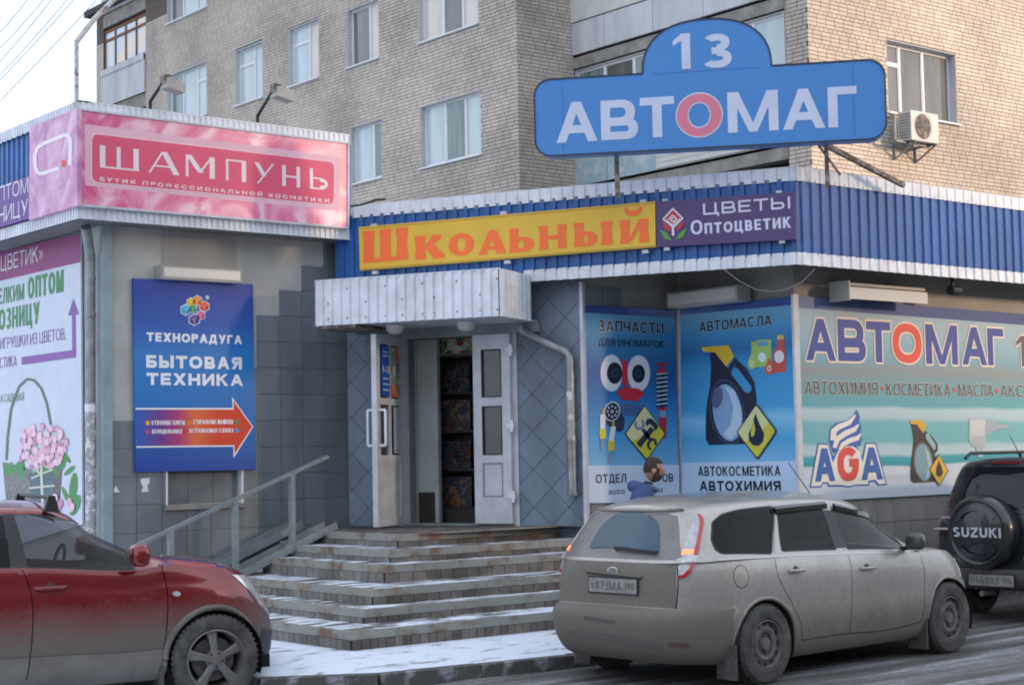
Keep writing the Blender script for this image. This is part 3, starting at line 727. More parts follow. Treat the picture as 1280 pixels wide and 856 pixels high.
ban = MB(); ban.box(0, 1.35, 0, .02, 2.03, 2.25); ob = ban.build('pennant_strip', busy('cartoon_letters', [(.5, .05, .04), (.12, .4, .08), (.6, .45, .08), (.7, .7, .65), (.1, .1, .3)], 11, 3)); ob.location = stand.location; ob.rotation_euler = stand.rotation_euler
tag(ob, 'narrow red, green and yellow picture strip above the toy stand in the doorway', 'banner')

# doors
fw = .05
mb = MB()
mb.box(d0-fw, d0+.012, -.03, .10, ZL, zd); mb.box(d1-.012, d1+fw, -.03, .10, ZL, zd); mb.box(d0-fw, d1+fw, -.03, .10, zd, zd+.055)
part('door_frame', mb, M['upvc_dirty'], rs, FB)
mb = MB(); mb.box(d0, d1, -.04, .15, ZL+.001, ZL+.03); part('threshold', mb, M['steel'], rs, FB)
def door_leaf(w, h, panes, hinge_right=False):
    """local: x 0..w, y -.06..0, z 0..h"""
    mb = MB(); s = .105 if w < .6 else .12
    holes = []
    for (z0, z1, kind) in panes:
        if w > .6 and kind == 'g': holes += [(s, w/2-.03, z0, z1), (w/2+.03, w-s, z0, z1)]
        else: holes.append((s, w-s, z0, z1))
    slab(mb, 0, w, 0, h, holes, -.06, 0.0)
    leaf = mb.build('door_leaf', M['upvc_dirty'], rs)
    for hh, kd in zip(holes, [k for p in panes for k in ([p[2]]*(2 if (w > .6 and p[2] == 'g') else 1))]):
        q = MB()
        if kd == 'g':
            q.box(hh[0], hh[1], -.036, -.024, hh[2], hh[3]); q.build('pane', M['pane_door'], leaf)
        else:
            q.box(hh[0], hh[1], -.05, -.01, hh[2], hh[3])
            q.build('panel', M['upvc_dirty'], leaf)
        q = MB(); g = .014
        for rc in ((hh[0], hh[1], hh[2], hh[2]+g), (hh[0], hh[1], hh[3]-g, hh[3]), (hh[0], hh[0]+g, hh[2]+g, hh[3]-g), (hh[1]-g, hh[1], hh[2]+g, hh[3]-g)): q.box(*rc[:2], -.064, -.055, *rc[2:])
        q.build('bead', M['steel'] if kd != 'g' else M['black'], leaf)
    return leaf
M['pane_door'] = glassm('door_pane', (.06, .065, .07), .72)
hd = zd-ZL-.03
wr = FB.px(596, 500)[0]
lr = door_leaf(d1-wr-.01, hd, [(.14*hd, .32*hd, 'p'), (.36*hd, .62*hd, 'g'), (.665*hd, .92*hd, 'g')])
lr.location = FB.pt(wr, .035, ZL+.03)-Vector(rs.location); lr.rotation_euler = (0, 0, FB.ang)
for zz in (.13, .50, .90):
    q = MB(); q.box(d1-wr-.05, d1-wr+.04, -.085, -.06, zz*hd, zz*hd+.05); q.box(d1-wr-.005, d1-wr+.03, -.09, -.06, zz*hd-.04, zz*hd+.09); q.build('hinge', M['upvc'], lr)
q = MB()
for k in range(3): q.box(.115+k*.07, .13+k*.07, -.02, -.012, .37*hd, .91*hd)
q.build('blind_slat', M['plaster'], lr)
# the wide left leaf stands open towards the street, hinged at the left jamb
wl_ = wr-d0-.02; P0 = FB.pt(d0+.01, .04, 0)
tip = Vector(FB.pt(FB.px(469, 500)[0], 0, 0))
# find an opening angle that puts the free edge at image x = 478
best = None
for k in range(60, 175):
    an = FB.ang - R(k); e = P0 + Vector((math.cos(an), math.sin(an), 0))*wl_; v = e+Vector((0, 0, 2))-EYE
    x = F_PX*v.dot(CR)/v.dot(CF)+W_PX/2
    if best is None or abs(x-471) < best[0]: best = (abs(x-471), k)
print('door angle', best)
ll = door_leaf(wl_, hd, [(.05*hd, .33*hd, 'p'), (.37*hd, .635*hd, 'g'), (.67*hd, .955*hd, 'g')])
ll.location = P0 + Vector((0, 0, ZL+.03)) - Vector(rs.location); ll.rotation_euler = (0, 0, FB.ang-R(best[1]))
DOOR_L, DOOR_LW, DOOR_H = ll, wl_, hd
# ------------------------------------------------------------------ lettering
_cap = {}
def text_geo(txt, bold=0.0, spacing=1.0, res=2):
    c = bpy.data.curves.new('t', 'FONT'); c.body = txt; c.size = 1.0; c.offset = bold; c.space_character = spacing; c.resolution_u = res
    o = bpy.data.objects.new('t', c); me = bpy.data.meshes.new_from_object(o)
    vs_ = [(v.co.x, v.co.y) for v in me.vertices]; fs = [tuple(p.vertices) for p in me.polygons]
    bpy.data.objects.remove(o); bpy.data.meshes.remove(me); bpy.data.curves.remove(c); return vs_, fs
def cap_of(bold):
    if bold not in _cap:
        v, _ = text_geo('Н', bold); _cap[bold] = (min(p[1] for p in v), max(p[1] for p in v))
    return _cap[bold]

# block letters drawn from bars and arcs: capitals of both alphabets and digits
def _glyph(ch, w, h, s):
    t = s*.84; P = []
    V = lambda x, z0=0, z1=None: P.append([(x, z0), (x+s, z0), (x+s, h if z1 is None else z1), (x, h if z1 is None else z1)])
    Hb = lambda z, x0=0, x1=None: P.append([(x0, z), (w if x1 is None else x1, z), (w if x1 is None else x1, z+t), (x0, z+t)])
    def D(x0, z0, x1, z1, k=1.0): d = s*k; P.append([(x0, z0), (x0+d, z0), (x1+d, z1), (x1, z1)])
    def A(cx, cz, rx, rz, a0, a1, n=12):
        for i in range(n):
            a, b = R(a0+(a1-a0)*i/n), R(a0+(a1-a0)*(i+1)/n)
            e = lambda a, x, z: (cx+x*math.copysign(abs(math.cos(a))**.88, math.cos(a)), cz+z*math.copysign(abs(math.sin(a))**.88, math.sin(a)))
            P.append([e(a, rx, rz), e(b, rx, rz), e(b, rx-s, rz-t), e(a, rx-s, rz-t)])
    def bowl(z0, z1, x0=None, x1=None, m=1):
        x0 = s*.5 if x0 is None else x0; x1 = w if x1 is None else x1; rz = (z1-z0)/2; rx = min(rz*1.15, (x1-x0)*.8)
        if m > 0: Hb(z0, x0, x1-rx); Hb(z1-t, x0, x1-rx); A(x1-rx, (z0+z1)/2, rx, rz, -90, 90)
        else: Hb(z0, rx, x1); Hb(z1-t, rx, x1); A(rx, (z0+z1)/2, rx, rz, 90, 270)
    g = {'A': 'А', 'B': 'В', 'C': 'С', 'E': 'Е', 'H': 'Н', 'K': 'К', 'M': 'М', 'O': 'О', '0': 'О', 'P': 'Р', 'T': 'Т', 'X': 'Х'}.get(ch, ch)
    if g == 'А': m = (w-s)/2; D(0, 0, m, h); D(w-s, 0, m, h); Hb(h*.22, w*.2, w*.8)
    elif g == 'Б': V(0); Hb(h-t, s, w*.92); bowl(0, h*.60)
    elif g == 'В': V(0); bowl(0, h*.54); bowl(h*.54-t*.9, h, x1=w*.93)
    elif g == 'Г': V(0); Hb(h-t, s, w)
    elif g == 'Д': D(w*.10, t, w*.26, h, .9); V(w*.88-s, t); Hb(h-t, w*.26, w*.88); Hb(0); P.append([(0, -h*.16), (s*.8, -h*.16), (s*.8, 0), (0, 0)]); P.append([(w-s*.8, -h*.16), (w, -h*.16), (w, 0), (w-s*.8, 0)])
    elif g == 'Е': V(0); Hb(0, s); Hb(h-t, s); Hb((h-t)/2, s, w*.92)
    elif g in ('З', '3'):
        A(w*.48, h*.27, w*.52, h*.27+t*.02, -150, 90); A(w*.48, h*.74, w*.46, h*.26, -90, 150); Hb((h-t)/2+t*.02, w*.30, w*.52)
    elif g in ('И', 'Й'):
        V(0); V(w-s); P.append([(s*.9, 0), (s*.9, t*1.5), (w-s*.9, h), (w-s*.9, h-t*1.5)])
        if g == 'Й': A(w/2, h*1.26, w*.26, h*.14, 180, 360, 8)
    elif g == 'К': V(0); P.append([(s, h*.42), (s, h*.66), (w-s*1.25, h), (w-s*.02, h)]); P.append([(w*.30, h*.60), (w*.44, h*.70), (w, 0), (w-s*1.2, 0)])
    elif g == 'Л': V(w-s); Hb(h-t, w*.28, w-s); D(w*.14, s*.3, w*.28, h, .95); P.append([(0, 0), (w*.14+s*.3, 0), (w*.14+s*.9, t), (0, t)])
    elif g == 'М': V(0); V(w-s); m = (w-s)/2; P.append([(s*.2, h), (s*1.15, h), (m+s*.92, 0), (m+s*.08, 0)]); P.append([(w-s*.2, h), (w-s*1.15, h), (m+s*.08, 0), (m+s*.92, 0)])
    elif g == 'Н': V(0); V(w-s); Hb((h-t)/2, s, w-s)
    elif g == 'О': A(w/2, h/2, w/2, h/2, 0, 360, 26)
    elif g == 'П': V(0); V(w-s); Hb(h-t, s, w-s)
    elif g == 'Р': V(0); bowl(h*.42, h)
    elif g == 'С': A(w/2, h/2, w/2, h/2, 42, 318, 20)
    elif g == 'G': A(w/2, h/2, w/2, h/2, 42, 360, 22); Hb(h*.42, w*.55, w)
    elif g == 'S': A(w*.5, h*.735, w*.46, h*.265, 30, 270); A(w*.5, h*.27, w*.48, h*.27, -150, 90)
    elif g == 'U': V(0, h*.34); V(w-s, h*.34); A(w/2, h*.35, w/2, h*.35, 180, 360)
    elif g == 'Z': Hb(0); Hb(h-t); P.append([(0, t), (s*1.2, t), (w, h-t), (w-s*1.2, h-t)])
    elif g == 'I': V(0)
    elif g == 'Т': V((w-s)/2, 0, h-t); Hb(h-t)
    elif g == 'У': P.append([(0, h), (s*1.15, h), (w*.62, h*.36), (w*.40, h*.30)]); P.append([(w, h), (w-s*1.1, h), (w*.26, 0), (w*.26+s*1.05, 0)])
    elif g == 'Х': P.append([(0, 0), (s*1.25, 0), (w, h), (w-s*1.25, h)]); P.append([(w, 0), (w-s*1.25, 0), (0, h), (s*1.25, h)])
    elif g == 'Ц': V(0); V(w*.86-s); Hb(0, s, w); P.append([(w-s*.8, -h*.18), (w, -h*.18), (w, 0), (w-s*.8, 0)])
    elif g == 'Ч': V(w-s); V(0, h*.58, h); A(w*.42, h*.60, w*.42, h*.24, 180, 270, 8); Hb(h*.36, w*.42, w-s)
    elif g == 'Ш': V(0); V((w-s)/2); V(w-s); Hb(0, s, w-s)
    elif g == 'Ь': V(0); bowl(0, h*.60)
    elif g == 'Ы': V(0); V(w-s); bowl(0, h*.60, x1=w*.70)
    elif g == 'Я': V(w-s); Hb(h-t, w*.36, w-s); Hb(h*.42, w*.36, w-s); A(w*.36, h*.71, w*.36, h*.29, 90, 270); P.append([(0, 0), (s*1.15, 0), (w*.62, h*.46), (w*.62-s*1.1, h*.46)])
    elif g == '1': V(w-s); P.append([(0, h*.66), (w-s*.6, h*.86), (w-s*.4, h), (w-s, h), (0, h*.80)])
    elif g == '4': V(w*.84-s); Hb(h*.22); P.append([(0, h*.22+t), (s*1.1, h*.22+t), (w*.84-s*.3, h), (w*.84-s*1.3, h)])
    elif g == '7': Hb(h-t); P.append([(w*.2, 0), (w*.2+s*1.1, 0), (w, h-t), (w-s*1.1, h-t)])
    elif g == '6': A(w/2, h*.31, w/2, h*.31, 0, 360, 20); A(w*.62, h*.42, w*.62, h*.58, 100, 180, 8)
    elif g == '9': A(w/2, h*.69, w/2, h*.31, 0, 360, 20); A(w*.38, h*.58, w*.62, h*.58, -80, 0, 8)
    elif g == '»':
        for o in (0, w*.45): P.append([(o, h*.15), (o+s*.9, h*.15), (o+w*.5, h*.42), (o+w*.5-s*.9, h*.42)]); P.append([(o, h*.69), (o+s*.9, h*.69), (o+w*.5, h*.42), (o+w*.5-s*.9, h*.42)])
    elif g == ',': P.append([(0, -h*.16), (s*.5, -h*.16), (s, s), (0, s)])
    elif g == '-': Hb(h*.38)
    else: return None
    return P
_gw = dict(zip('АБВГДЕЗИЙКЛМНОПРСТУХЦЧШЬЫЯ1347690»,-SGUZI', (.98, .80, .84, .68, .98, .74, .76, .90, .90, .90, .92, 1.12, .88, 1.02, .88, .80, .94, .86, .92, .96, .96, .84, 1.22, .80, 1.12, .84, .46, .78, .84, .74, .80, .80, .82, .6, .16, .4, .80, .98, .86, .82, .18)))
def block_text(txt, W, H, s, gap=.17):
    """polygons of a word filling the box W x H with stems s thick"""
    cells = []; x = 0.0
    for ch in txt:
        if ch == ' ': x += .42; continue
        up = ch.upper(); low = ch != up; k = .74 if low else 1.0
        key = {'A': 'А', 'B': 'В', 'C': 'С', 'E': 'Е', 'H': 'Н', 'K': 'К', 'M': 'М', 'O': 'О', 'P': 'Р', 'T': 'Т', 'X': 'Х'}.get(up, up)
        if key not in _gw: return None
        gwid = _gw[key]*k; cells.append((key, x, gwid, k)); x += gwid+gap
    tot = x-gap; sc = W/tot; out = []; s = min(s, .30*H)
    for key, x0, gw_, k in cells:
        w_ = gw_*sc
        if key in ('I', ','): w_ = max(w_, s)
        P = _glyph(key, w_, H*k, min(s*(.9 if k < 1 else 1), w_*.36 if key not in ('I', '1', ',') else w_))
        if P is None: return None
        for p in P: out.append([(q[0]+x0*sc, q[1]) for q in p])
    return out
class Sign:
    """A flat printed thing on a wall plane; all shapes are given on that plane."""
    def __init__(s, name, label, cat, fr, o, p0, p1=None, depth=.02, body=None, bodymat=None, group=None, quad=None):
        s.F = fr.off(o); a0, z0 = s.F.px(*p0); s.a0, s.z0 = a0, z0
        s.T = thing(name, label, cat, s.F.pt(a0, 0, z0), fr.ang, group); s.n = 0
    def L(s, p): a, z = s.F.px(*p); return (a-s.a0, z-s.z0)
    def panel(s, pts, m, depth=.02, name='panel'):
        q = MB(); q.prism([s.L(p) for p in pts], 0, depth); s.box = [s.L(p) for p in pts]; return q.build(name, m, s.T)
    def poly(s, pts, col, lv=1, name='print', loc=False):
        q = MB(); y = -.0018*lv
        pp = pts if loc else [s.L(p) for p in pts]
        q.prism(pp, y, y+.0012); return q.build(name, ink(col) if isinstance(col, str) else col, s.T, fix=False)
    def polys(s, lst, col, lv=1, name='print', loc=False):
        q = MB(); y = -.0018*lv
        for k, pts in enumerate(lst): q.prism(pts if loc else [s.L(p) for p in pts], y-k*1.2e-5, y-k*1.2e-5)
        return q.build(name, ink(col) if isinstance(col, str) else col, s.T, fix=False)
    def text(s, txt, p0, p1, yt, col, lv=2, bold=0.0, outline=None, ow=0.05, name='lettering', spacing=1.0):
        """baseline from p0 to p1; yt = picture height of the cap line above p0; bold as a share of the cap height"""
        A0, Z0 = s.L(p0); A1, Z1 = s.L(p1); _, ZT_ = s.L((p0[0], yt)); Zb = (Z0+Z1)/2 if abs(Z1-Z0) < .3*(ZT_-Z0) else Z0
        H = ZT_-Z0; bt = block_text(txt, A1-A0, H, (.125+2*max(bold, -.02))*H, .17*spacing**2.5)
        if bt and len(txt) and name == 'lettering' and txt != 'auto' and txt != 'u':
            q = MB()
            for k, pl_ in enumerate(bt): q.prism([(A0+p[0], Zb+p[1]) for p in pl_], -.0018*lv-(k % 25)*2e-5, -.0018*lv-(k % 25)*2e-5)
            ob = q.build(name, ink(col) if isinstance(col, str) else col, s.T, fix=False)
            if outline:
                q = MB(); o_ = ow*H
                for kk in range(12):
                    t = kk*math.pi/6; dx, dz = o_*math.cos(t), o_*math.sin(t)
                    for k, pl_ in enumerate(bt): y_ = -.0018*(lv-1)-((k*12+kk) % 60)*1.5e-5; q.prism([(A0+p[0]+dx, Zb+p[1]+dz) for p in pl_], y_, y_)
                q.build(name+'_outline', ink(outline), s.T, fix=False)
            return ob
        vs_, fs = text_geo(txt, 0, spacing)
        x0, x1 = min(v[0] for v in vs_), max(v[0] for v in vs_); c0, c1 = cap_of(0)
        A0, Z0 = s.L(p0); A1, Z1 = s.L(p1); _, ZT_ = s.L((p0[0], yt)); Zb = (Z0+Z1)/2 if abs(Z1-Z0) < .3*(ZT_-Z0) else Z0
        H = ZT_-Z0; bx_, bz_ = max(0, bold)*H, max(0, bold)*.75*H
        f = lambda v, dx, dz, y: (A0+bx_+(v[0]-x0)/(x1-x0)*(A1-A0-2*bx_)+dx, y, Zb+bz_+(v[1]-c0)/(c1-c0)*(H-2*bz_)+dz)
        sh = [(0, 0)] if bold <= .004 else [(i, j) for i in (-1, 1) for j in (-1, 1)] + [(0, 0)]
        if bold > .07: sh += [(i*.5, j) for i in (-1, 1) for j in (-1, 1)]
        q = MB()
        for k, (i, j) in enumerate(sh): q.add([f(v, i*bx_, j*bz_, -.0018*lv-k*4e-5) for v in vs_], fs)
        ob = q.build(name, ink(col) if isinstance(col, str) else col, s.T, fix=False)
        if outline:
            q = MB(); o_ = ow*H
            for k in range(12):
                t = k*math.pi/6; q.add([f(v, (bx_+o_)*math.cos(t), (bz_+o_)*math.sin(t), -.0018*(lv-1)-k*4e-5) for v in vs_], fs)
            q.build(name+'_outline', ink(outline), s.T, fix=False)
        return ob
def fixwind(): pass
def ell(c, rx, ry, rot=0, n=20, t0=0, t1=360):
    out = []; full = abs(t1-t0) >= 360
    for i in range(n if full else n+1):
        t = R(t0+(t1-t0)*i/n); x, y = rx*math.cos(t), ry*math.sin(t); a = R(rot)
        out.append((c[0]+x*math.cos(a)-y*math.sin(a), c[1]+x*math.sin(a)+y*math.cos(a)))
    return out
def stroke(pts, w):
    """one polygon along a polyline, width w (number or list)"""
    ws = w if isinstance(w, (list, tuple)) else [w]*len(pts); Lf, Rt = [], []
    for i, p in enumerate(pts):
        a, b = pts[max(i-1, 0)], pts[min(i+1, len(pts)-1)]; dx, dy = b[0]-a[0], b[1]-a[1]; l = math.hypot(dx, dy) or 1
        nx, ny = -dy/l*ws[i]/2, dx/l*ws[i]/2; Lf.append((p[0]+nx, p[1]+ny)); Rt.append((p[0]-nx, p[1]-ny))
    return Lf + Rt[::-1]
def strokes_q(pts, w):
    """the same as separate quads (safe for sharp bends)"""
    ws = w if isinstance(w, (list, tuple)) else [w]*len(pts); o = []
    for i in range(len(pts)-1): o.append(stroke([pts[i], pts[i+1]], [ws[i], ws[i+1]]))
    return o
def rrect(c, w, h, r, n=5):
    out = []
    for cx, cy, a in ((w/2-r, h/2-r, 0), (-w/2+r, h/2-r, 90), (-w/2+r, -h/2+r, 180), (w/2-r, -h/2+r, 270)):
        for i in range(n+1): t = R(a+90*i/n); out.append((c[0]+cx+r*math.cos(t), c[1]+cy+r*math.sin(t)))
    return out
def Zm(s, ox, oy):
    """scale a measured detail picture back to photo pixels"""
    return lambda *pp: [(ox+x/s, oy+y/s) for x, y in pp] if len(pp) > 1 else (ox+pp[0][0]/s, oy+pp[0][1]/s)
def ramp_mat(name, stops, z0, z1, axis='Z', rough=.45, noise=0.0, nscale=1.0, inter='LINEAR', ns=(1, 1, 1), x1=None):
    m = bpy.data.materials.new(name); m.use_nodes = True; n, l = m.node_tree.nodes, m.node_tree.links; b = n['Principled BSDF']
    t = n.new('ShaderNodeTexCoord'); sp = n.new('ShaderNodeSeparateXYZ'); l.new(t.outputs['Object'], sp.inputs[0])
    mr = n.new('ShaderNodeMapRange'); mr.inputs['From Min'].default_value = z0; mr.inputs['From Max'].default_value = z1
    l.new(sp.outputs[axis], mr.inputs['Value']); src = mr.outputs[0]
    if noise:
        mp_ = n.new('ShaderNodeMapping'); mp_.inputs['Scale'].default_value = ns; l.new(t.outputs['Object'], mp_.inputs[0])
        nn = n.new('ShaderNodeTexNoise'); nn.inputs['Scale'].default_value = nscale; nn.inputs['Detail'].default_value = 3
        l.new(mp_.outputs[0], nn.inputs['Vector'])
        ma = n.new('ShaderNodeMath'); ma.operation = 'MULTIPLY_ADD'; ma.inputs[1].default_value = noise; l.new(nn.outputs[0], ma.inputs[0])
        sb = n.new('ShaderNodeMath'); sb.operation = 'SUBTRACT'; sb.inputs[1].default_value = noise/2; l.new(src, ma.inputs[2]); l.new(ma.outputs[0], sb.inputs[0]); src = sb.outputs[0]
    r_ = n.new('ShaderNodeValToRGB'); r_.color_ramp.interpolation = inter; e = r_.color_ramp.elements
    for i, (p, h) in enumerate(stops):
        c = ink(h).node_tree.nodes['Principled BSDF'].inputs['Base Color'].default_value
        k = e[i] if i < 2 else e.new(p); k.position = p; k.color = c
    l.new(src, r_.inputs[0]); l.new(r_.outputs[0], b.inputs['Base Color']); b.inputs['Roughness'].default_value = rough
    b.inputs['Specular IOR Level'].default_value = .35; return m

# ================= pink lightbox: beauty shop
z = Zm(2.852, 0, 0)
def swirl(name, a, b_, c, sc=1.7):
    m = bpy.data.materials.new(name); m.use_nodes = True; n, l = m.node_tree.nodes, m.node_tree.links; b = n['Principled BSDF']
    t = n.new('ShaderNodeTexCoord'); w = n.new('ShaderNodeTexNoise'); w.inputs['Scale'].default_value = sc; w.inputs['Detail'].default_value = 2.5; w.inputs['Distortion'].default_value = 2.6
    l.new(t.outputs['Object'], w.inputs['Vector']); r_ = n.new('ShaderNodeValToRGB'); e = r_.color_ramp.elements
    cs = [ink(h).node_tree.nodes['Principled BSDF'].inputs['Base Color'].default_value for h in (a, b_, c)]
    e[0].position = .34; e[0].color = cs[0]; e[1].position = .66; e[1].color = cs[2]; k = e.new(.5); k.color = cs[1]
    l.new(w.outputs[0], r_.inputs[0]); l.new(r_.outputs[0], b.inputs['Base Color']); b.inputs['Roughness'].default_value = .3; return m
s = Sign('shop_sign', 'long pink lightbox sign with white thin letters on a red bar, over the left shop', 'sign', FAs, .075, (96.4, 255.3))
s.panel([(97.5, 256), (434.8, 284.7), (434.8, 179.5), (96.4, 136.7)], swirl('pink_swirl', 'D8578B', 'E58AAC', 'F1C3D2'), .05)
q = MB(); pb = [s.L(p) for p in [(97.3, 256.3), (434.8, 284.9), (434.8, 179.3), (96.2, 136.5)]]
for i in range(4):
    a, b = pb[i], pb[(i+1) % 4]; q.bar((a[0], .02, a[1]), (b[0], .02, b[1]), .07 if i != 3 else .07, .022)
q.build('frame', M['upvc_dirty'], s.T)
def rounded_quad(pts, r, n=5):
    out = []; N = len(pts)
    for i in range(N):
        p, a, b = Vector(pts[i]), Vector(pts[i-1]), Vector(pts[(i+1) % N]); u = (a-p).normalized()*r; v = (b-p).normalized()*r
        for k in range(n+1):
            t = k/n; out.append(tuple(p+u*(1-t)**2+v*t**2))
    return out
def lv(pts): return [s.L(p) for p in pts]
s.poly(rounded_quad(lv(z((303, 443), (1212, 560), (1209, 752), (303, 662))), .03), 'EBB9C9', 1, loc=True)
s.poly(rounded_quad(lv(z((323, 473), (1195, 577), (1193, 734), (323, 652))), .08), 'F3CDD6', 2, loc=True)
s.poly(rounded_quad(lv(z((328, 478), (1191, 580), (1189, 730), (328, 648))), .075), 'E25A78', 3, loc=True)
# thin and thick letters
A0, Z0 = s.L(z((355, 598))); A1, _ = s.L(z((1168, 678))); _, Z1 = s.L(z((355, 518)))
HH = Z1-Z0; LW = A1-A0
def glyphs(defs, A0, Z0, W, H):
    out = []
    for (x0, x1, polys_) in defs:
        for pl in polys_: out.append([(A0+(x0+(x1-x0)*p[0])*W, Z0+p[1]*H) for p in pl])
    return out
def vb(x, w, y0=0, y1=1): return [(x, y0), (x+w, y0), (x+w, y1), (x, y1)]
def dg(xa, ya, xb, yb, w): return [(xa, ya), (xa+w, ya), (xb+w, yb), (xb, yb)]
def arcb(cx, cy, rx, ry, t0, t1, w, n=10):
    o = []
    for i in range(n): 
        a, b = R(t0+(t1-t0)*i/n), R(t0+(t1-t0)*(i+1)/n)
        o.append([(cx+rx*math.cos(a), cy+ry*math.sin(a)), (cx+rx*math.cos(b), cy+ry*math.sin(b)), (cx+(rx-w)*math.cos(b), cy+(ry-w*1.1)*math.sin(b)), (cx+(rx-w)*math.cos(a), cy+(ry-w*1.1)*math.sin(a))])
    return o
xs = [355, 483, 515, 622, 643, 745, 785, 858, 888, 962, 992, 1060, 1098, 1168]; gx = lambda i: (xs[i]-355)/813
g = [(gx(0), gx(1), [vb(0, .14), vb(.43, .10), vb(.86, .14), [(.14, 0), (.86, 0), (.86, .08), (.14, .08)]]),
     (gx(2), gx(3), [dg(0, 0, .42, 1, .07), dg(.80, 0, .40, 1, .20), [(.16, .30), (.76, .30), (.74, .37), (.2, .37)]]),
     (gx(4), gx(5), [vb(0, .09), vb(.82, .18), dg(.42, .22, 0, 1, .20), dg(.44, .22, .86, 1, .08)]),
     (gx(6), gx(7), [vb(0, .12), vb(.78, .22), [(.12, .92), (.78, .92), (.78, 1), (.12, 1)]]),
     (gx(8), gx(9), [dg(.38, .38, 0, 1, .24), dg(.12, 0, .90, 1, .10)]),
     (gx(10), gx(11), [vb(0, .2), vb(.8, .2), [(.2, .44), (.8, .44), (.8, .53), (.2, .53)]]),
     (gx(12), gx(13), [vb(0, .17), [(.17, 0), (.55, 0), (.55, .08), (.17, .08)], [(.17, .50), (.55, .50), (.55, .58), (.17, .58)]] + arcb(.55, .29, .45, .29, -90, 90, .17))]
s.polys(glyphs(g, A0, Z0, LW, HH), 'F3DDE2', 4, 'lettering', loc=True)
s.text('БУТИК ПРОФЕССИОНАЛЬНОЙ КОСМЕТИКИ', z((355, 646)), z((1172, 723)), z((355, 632))[1], 'F6DDE3', 4, .06, spacing=1.45)
# side face of the same corner
s = Sign('side_sign', 'small pink lightbox sign with a looping white emblem around the left shop corner', 'sign', FLs, .075, (36.8, 275))
s.panel([(36.2, 275.3), (96.4, 257), (96.2, 136.5), (36.8, 159.3)], swirl('mauve_swirl', 'B877A8', 'CE93BB', 'E0B5D0'), .05)
s.polys([p for p in strokes_q(z((250, 590), (252, 510), (247, 487), (236, 480), (150, 515), (132, 530), (125, 555), (127, 600), (137, 618), (150, 620), (212, 600)), 4.6)], 'F4E6F0', 2, 'emblem')
s.poly(ell(z((227, 583)), 3, 4.5), 'E2603F', 2, 'emblem')
s.text('OCTOPUS', z((118, 689)), z((255, 652)), z((118, 665))[1], 'E9D3E4', 2, -.02)
s.text('Kosmetika', z((120, 708)), z((255, 676)), z((120, 694))[1], 'E2C4DA', 2, -.01)
# purple side banner
s = Sign('side_banner', 'purple lightbox sign with pale square lettering, left of the pink corner emblem', 'sign', FLs, .060, (-90, 300))
s.panel([(-90, 311), (36.4, 273), (36.6, 220), (-90, 266)], ink('6E4A93'), .04)
s.text('ОПТОМ', z((-30, 726)), z((102, 688)), z((-30, 674))[1], 'E8E2F2', 2, .0)
s.text('РОЗНИЦУ', z((-78, 816)), z((101, 768)), z((-78, 762))[1], 'E8E2F2', 2, .0)

# ================= flower banner on the side wall
z = Zm(4.28, 0, 240); z2 = Zm(2.852, 0, 280); z3 = Zm(2.25, 0, 280)
s = Sign('flower_banner', 'tall white banner with green and purple words and a basket of pink tulips', 'banner', FL, .04, (-80, 660))
s.panel([(-80, 712), (102.8, 655), (100.6, 291.5), (-80, 334)], mat('banner_white', (.62, .67, .78), .5, var=.05), .02)
s.poly([(-80, 370), (100.8, 327.6), (100.6, 291.5), (-80, 334)], ramp_mat('magenta_band', [(0, '5E1F50'), (.6, '7C2A63'), (1, '93447A')], 0, 2.6, 'X', noise=.3), 1)
s.text('ЦВЕТИК»', z((6, 425)), z((232, 368)), z((6, 343))[1], 'E6DCE6', 2, .0)
s.text('ЕЛКИМ', z((-8, 602)), z((130, 575)), z((-8, 518))[1], '3E8A57', 2, .03)
s.text('ОПТОМ', z((150, 574)), z((341, 532)), z((150, 460))[1], '3C8C55', 2, .05)
s.text('ОЗНИЦУ', z((-6, 742)), z((212, 700)), z((-6, 632))[1], '3E8A57', 2, .05)
s.text('ИГРУШКИ ИЗ ЦВЕТОВ,', z((2, 836)), z((353, 793)), z((2, 778))[1], '8450A0', 2, -.005)
s.text('СТИКА', z2((0, 516)), z2((60, 504)), z2((0, 478))[1], '8450A0', 2, -.005)
s.text('А САДОВАЯ', z2((2, 638)), z2((86, 626)), z2((2, 610))[1], '3E8A57', 2, .0)
s.poly(z2((78, 502), (272, 475), (270, 323), (282, 320), (262, 265), (243, 327), (257, 325), (258, 449), (78, 474)), '8A5BA6', 2, 'arrow')
s.polys(strokes_q(z2((24, 840), (28, 760), (40, 660), (68, 580), (98, 552), (122, 556), (148, 585), (168, 640), (182, 715)), 3.2), '6B7270', 2, 'basket_print')
s.poly(z3((8, 668), (92, 690), (90, 785), (18, 775)), busy('wicker', [(.08, .08, .09), (.25, .25, .27), (.05, .05, .06), (.35, .34, .33)], 40, 1), 3, 'basket_print')
s.poly(z3((128, 690), (176, 684), (168, 790), (120, 790)), busy('wicker_brown', [(.06, .05, .05), (.2, .17, .16), (.1, .08, .08)], 40, 2), 3, 'basket_print')
s.poly(z3((84, 700), (156, 700), (152, 795), (88, 792)), '56707A', 4, 'gift_print')
s.polys(strokes_q(z3((120, 672), (118, 700), (122, 795)), 3) + strokes_q(z3((84, 742), (156, 735)), 2.2) + strokes_q(z3((90, 715), (118, 702), (150, 690), (120, 676), (100, 690), (118, 702)), 2), 'D7D8C6', 5, 'ribbon_print')
rnd = random.Random(3)
s.polys([ell((z3((rnd.uniform(18, 210), rnd.uniform(650, 700)))), 3, 9, rnd.uniform(-50, 50), 8) for k in range(18)] + [ell(z3((207, 740)), 5, 19, 6, 10), ell(z3((190, 770)), 3, 16, -25, 10), ell(z3((212, 790)), 6, 14, 20, 10)], '4F9457', 3, 'leaf_print')
tl = []
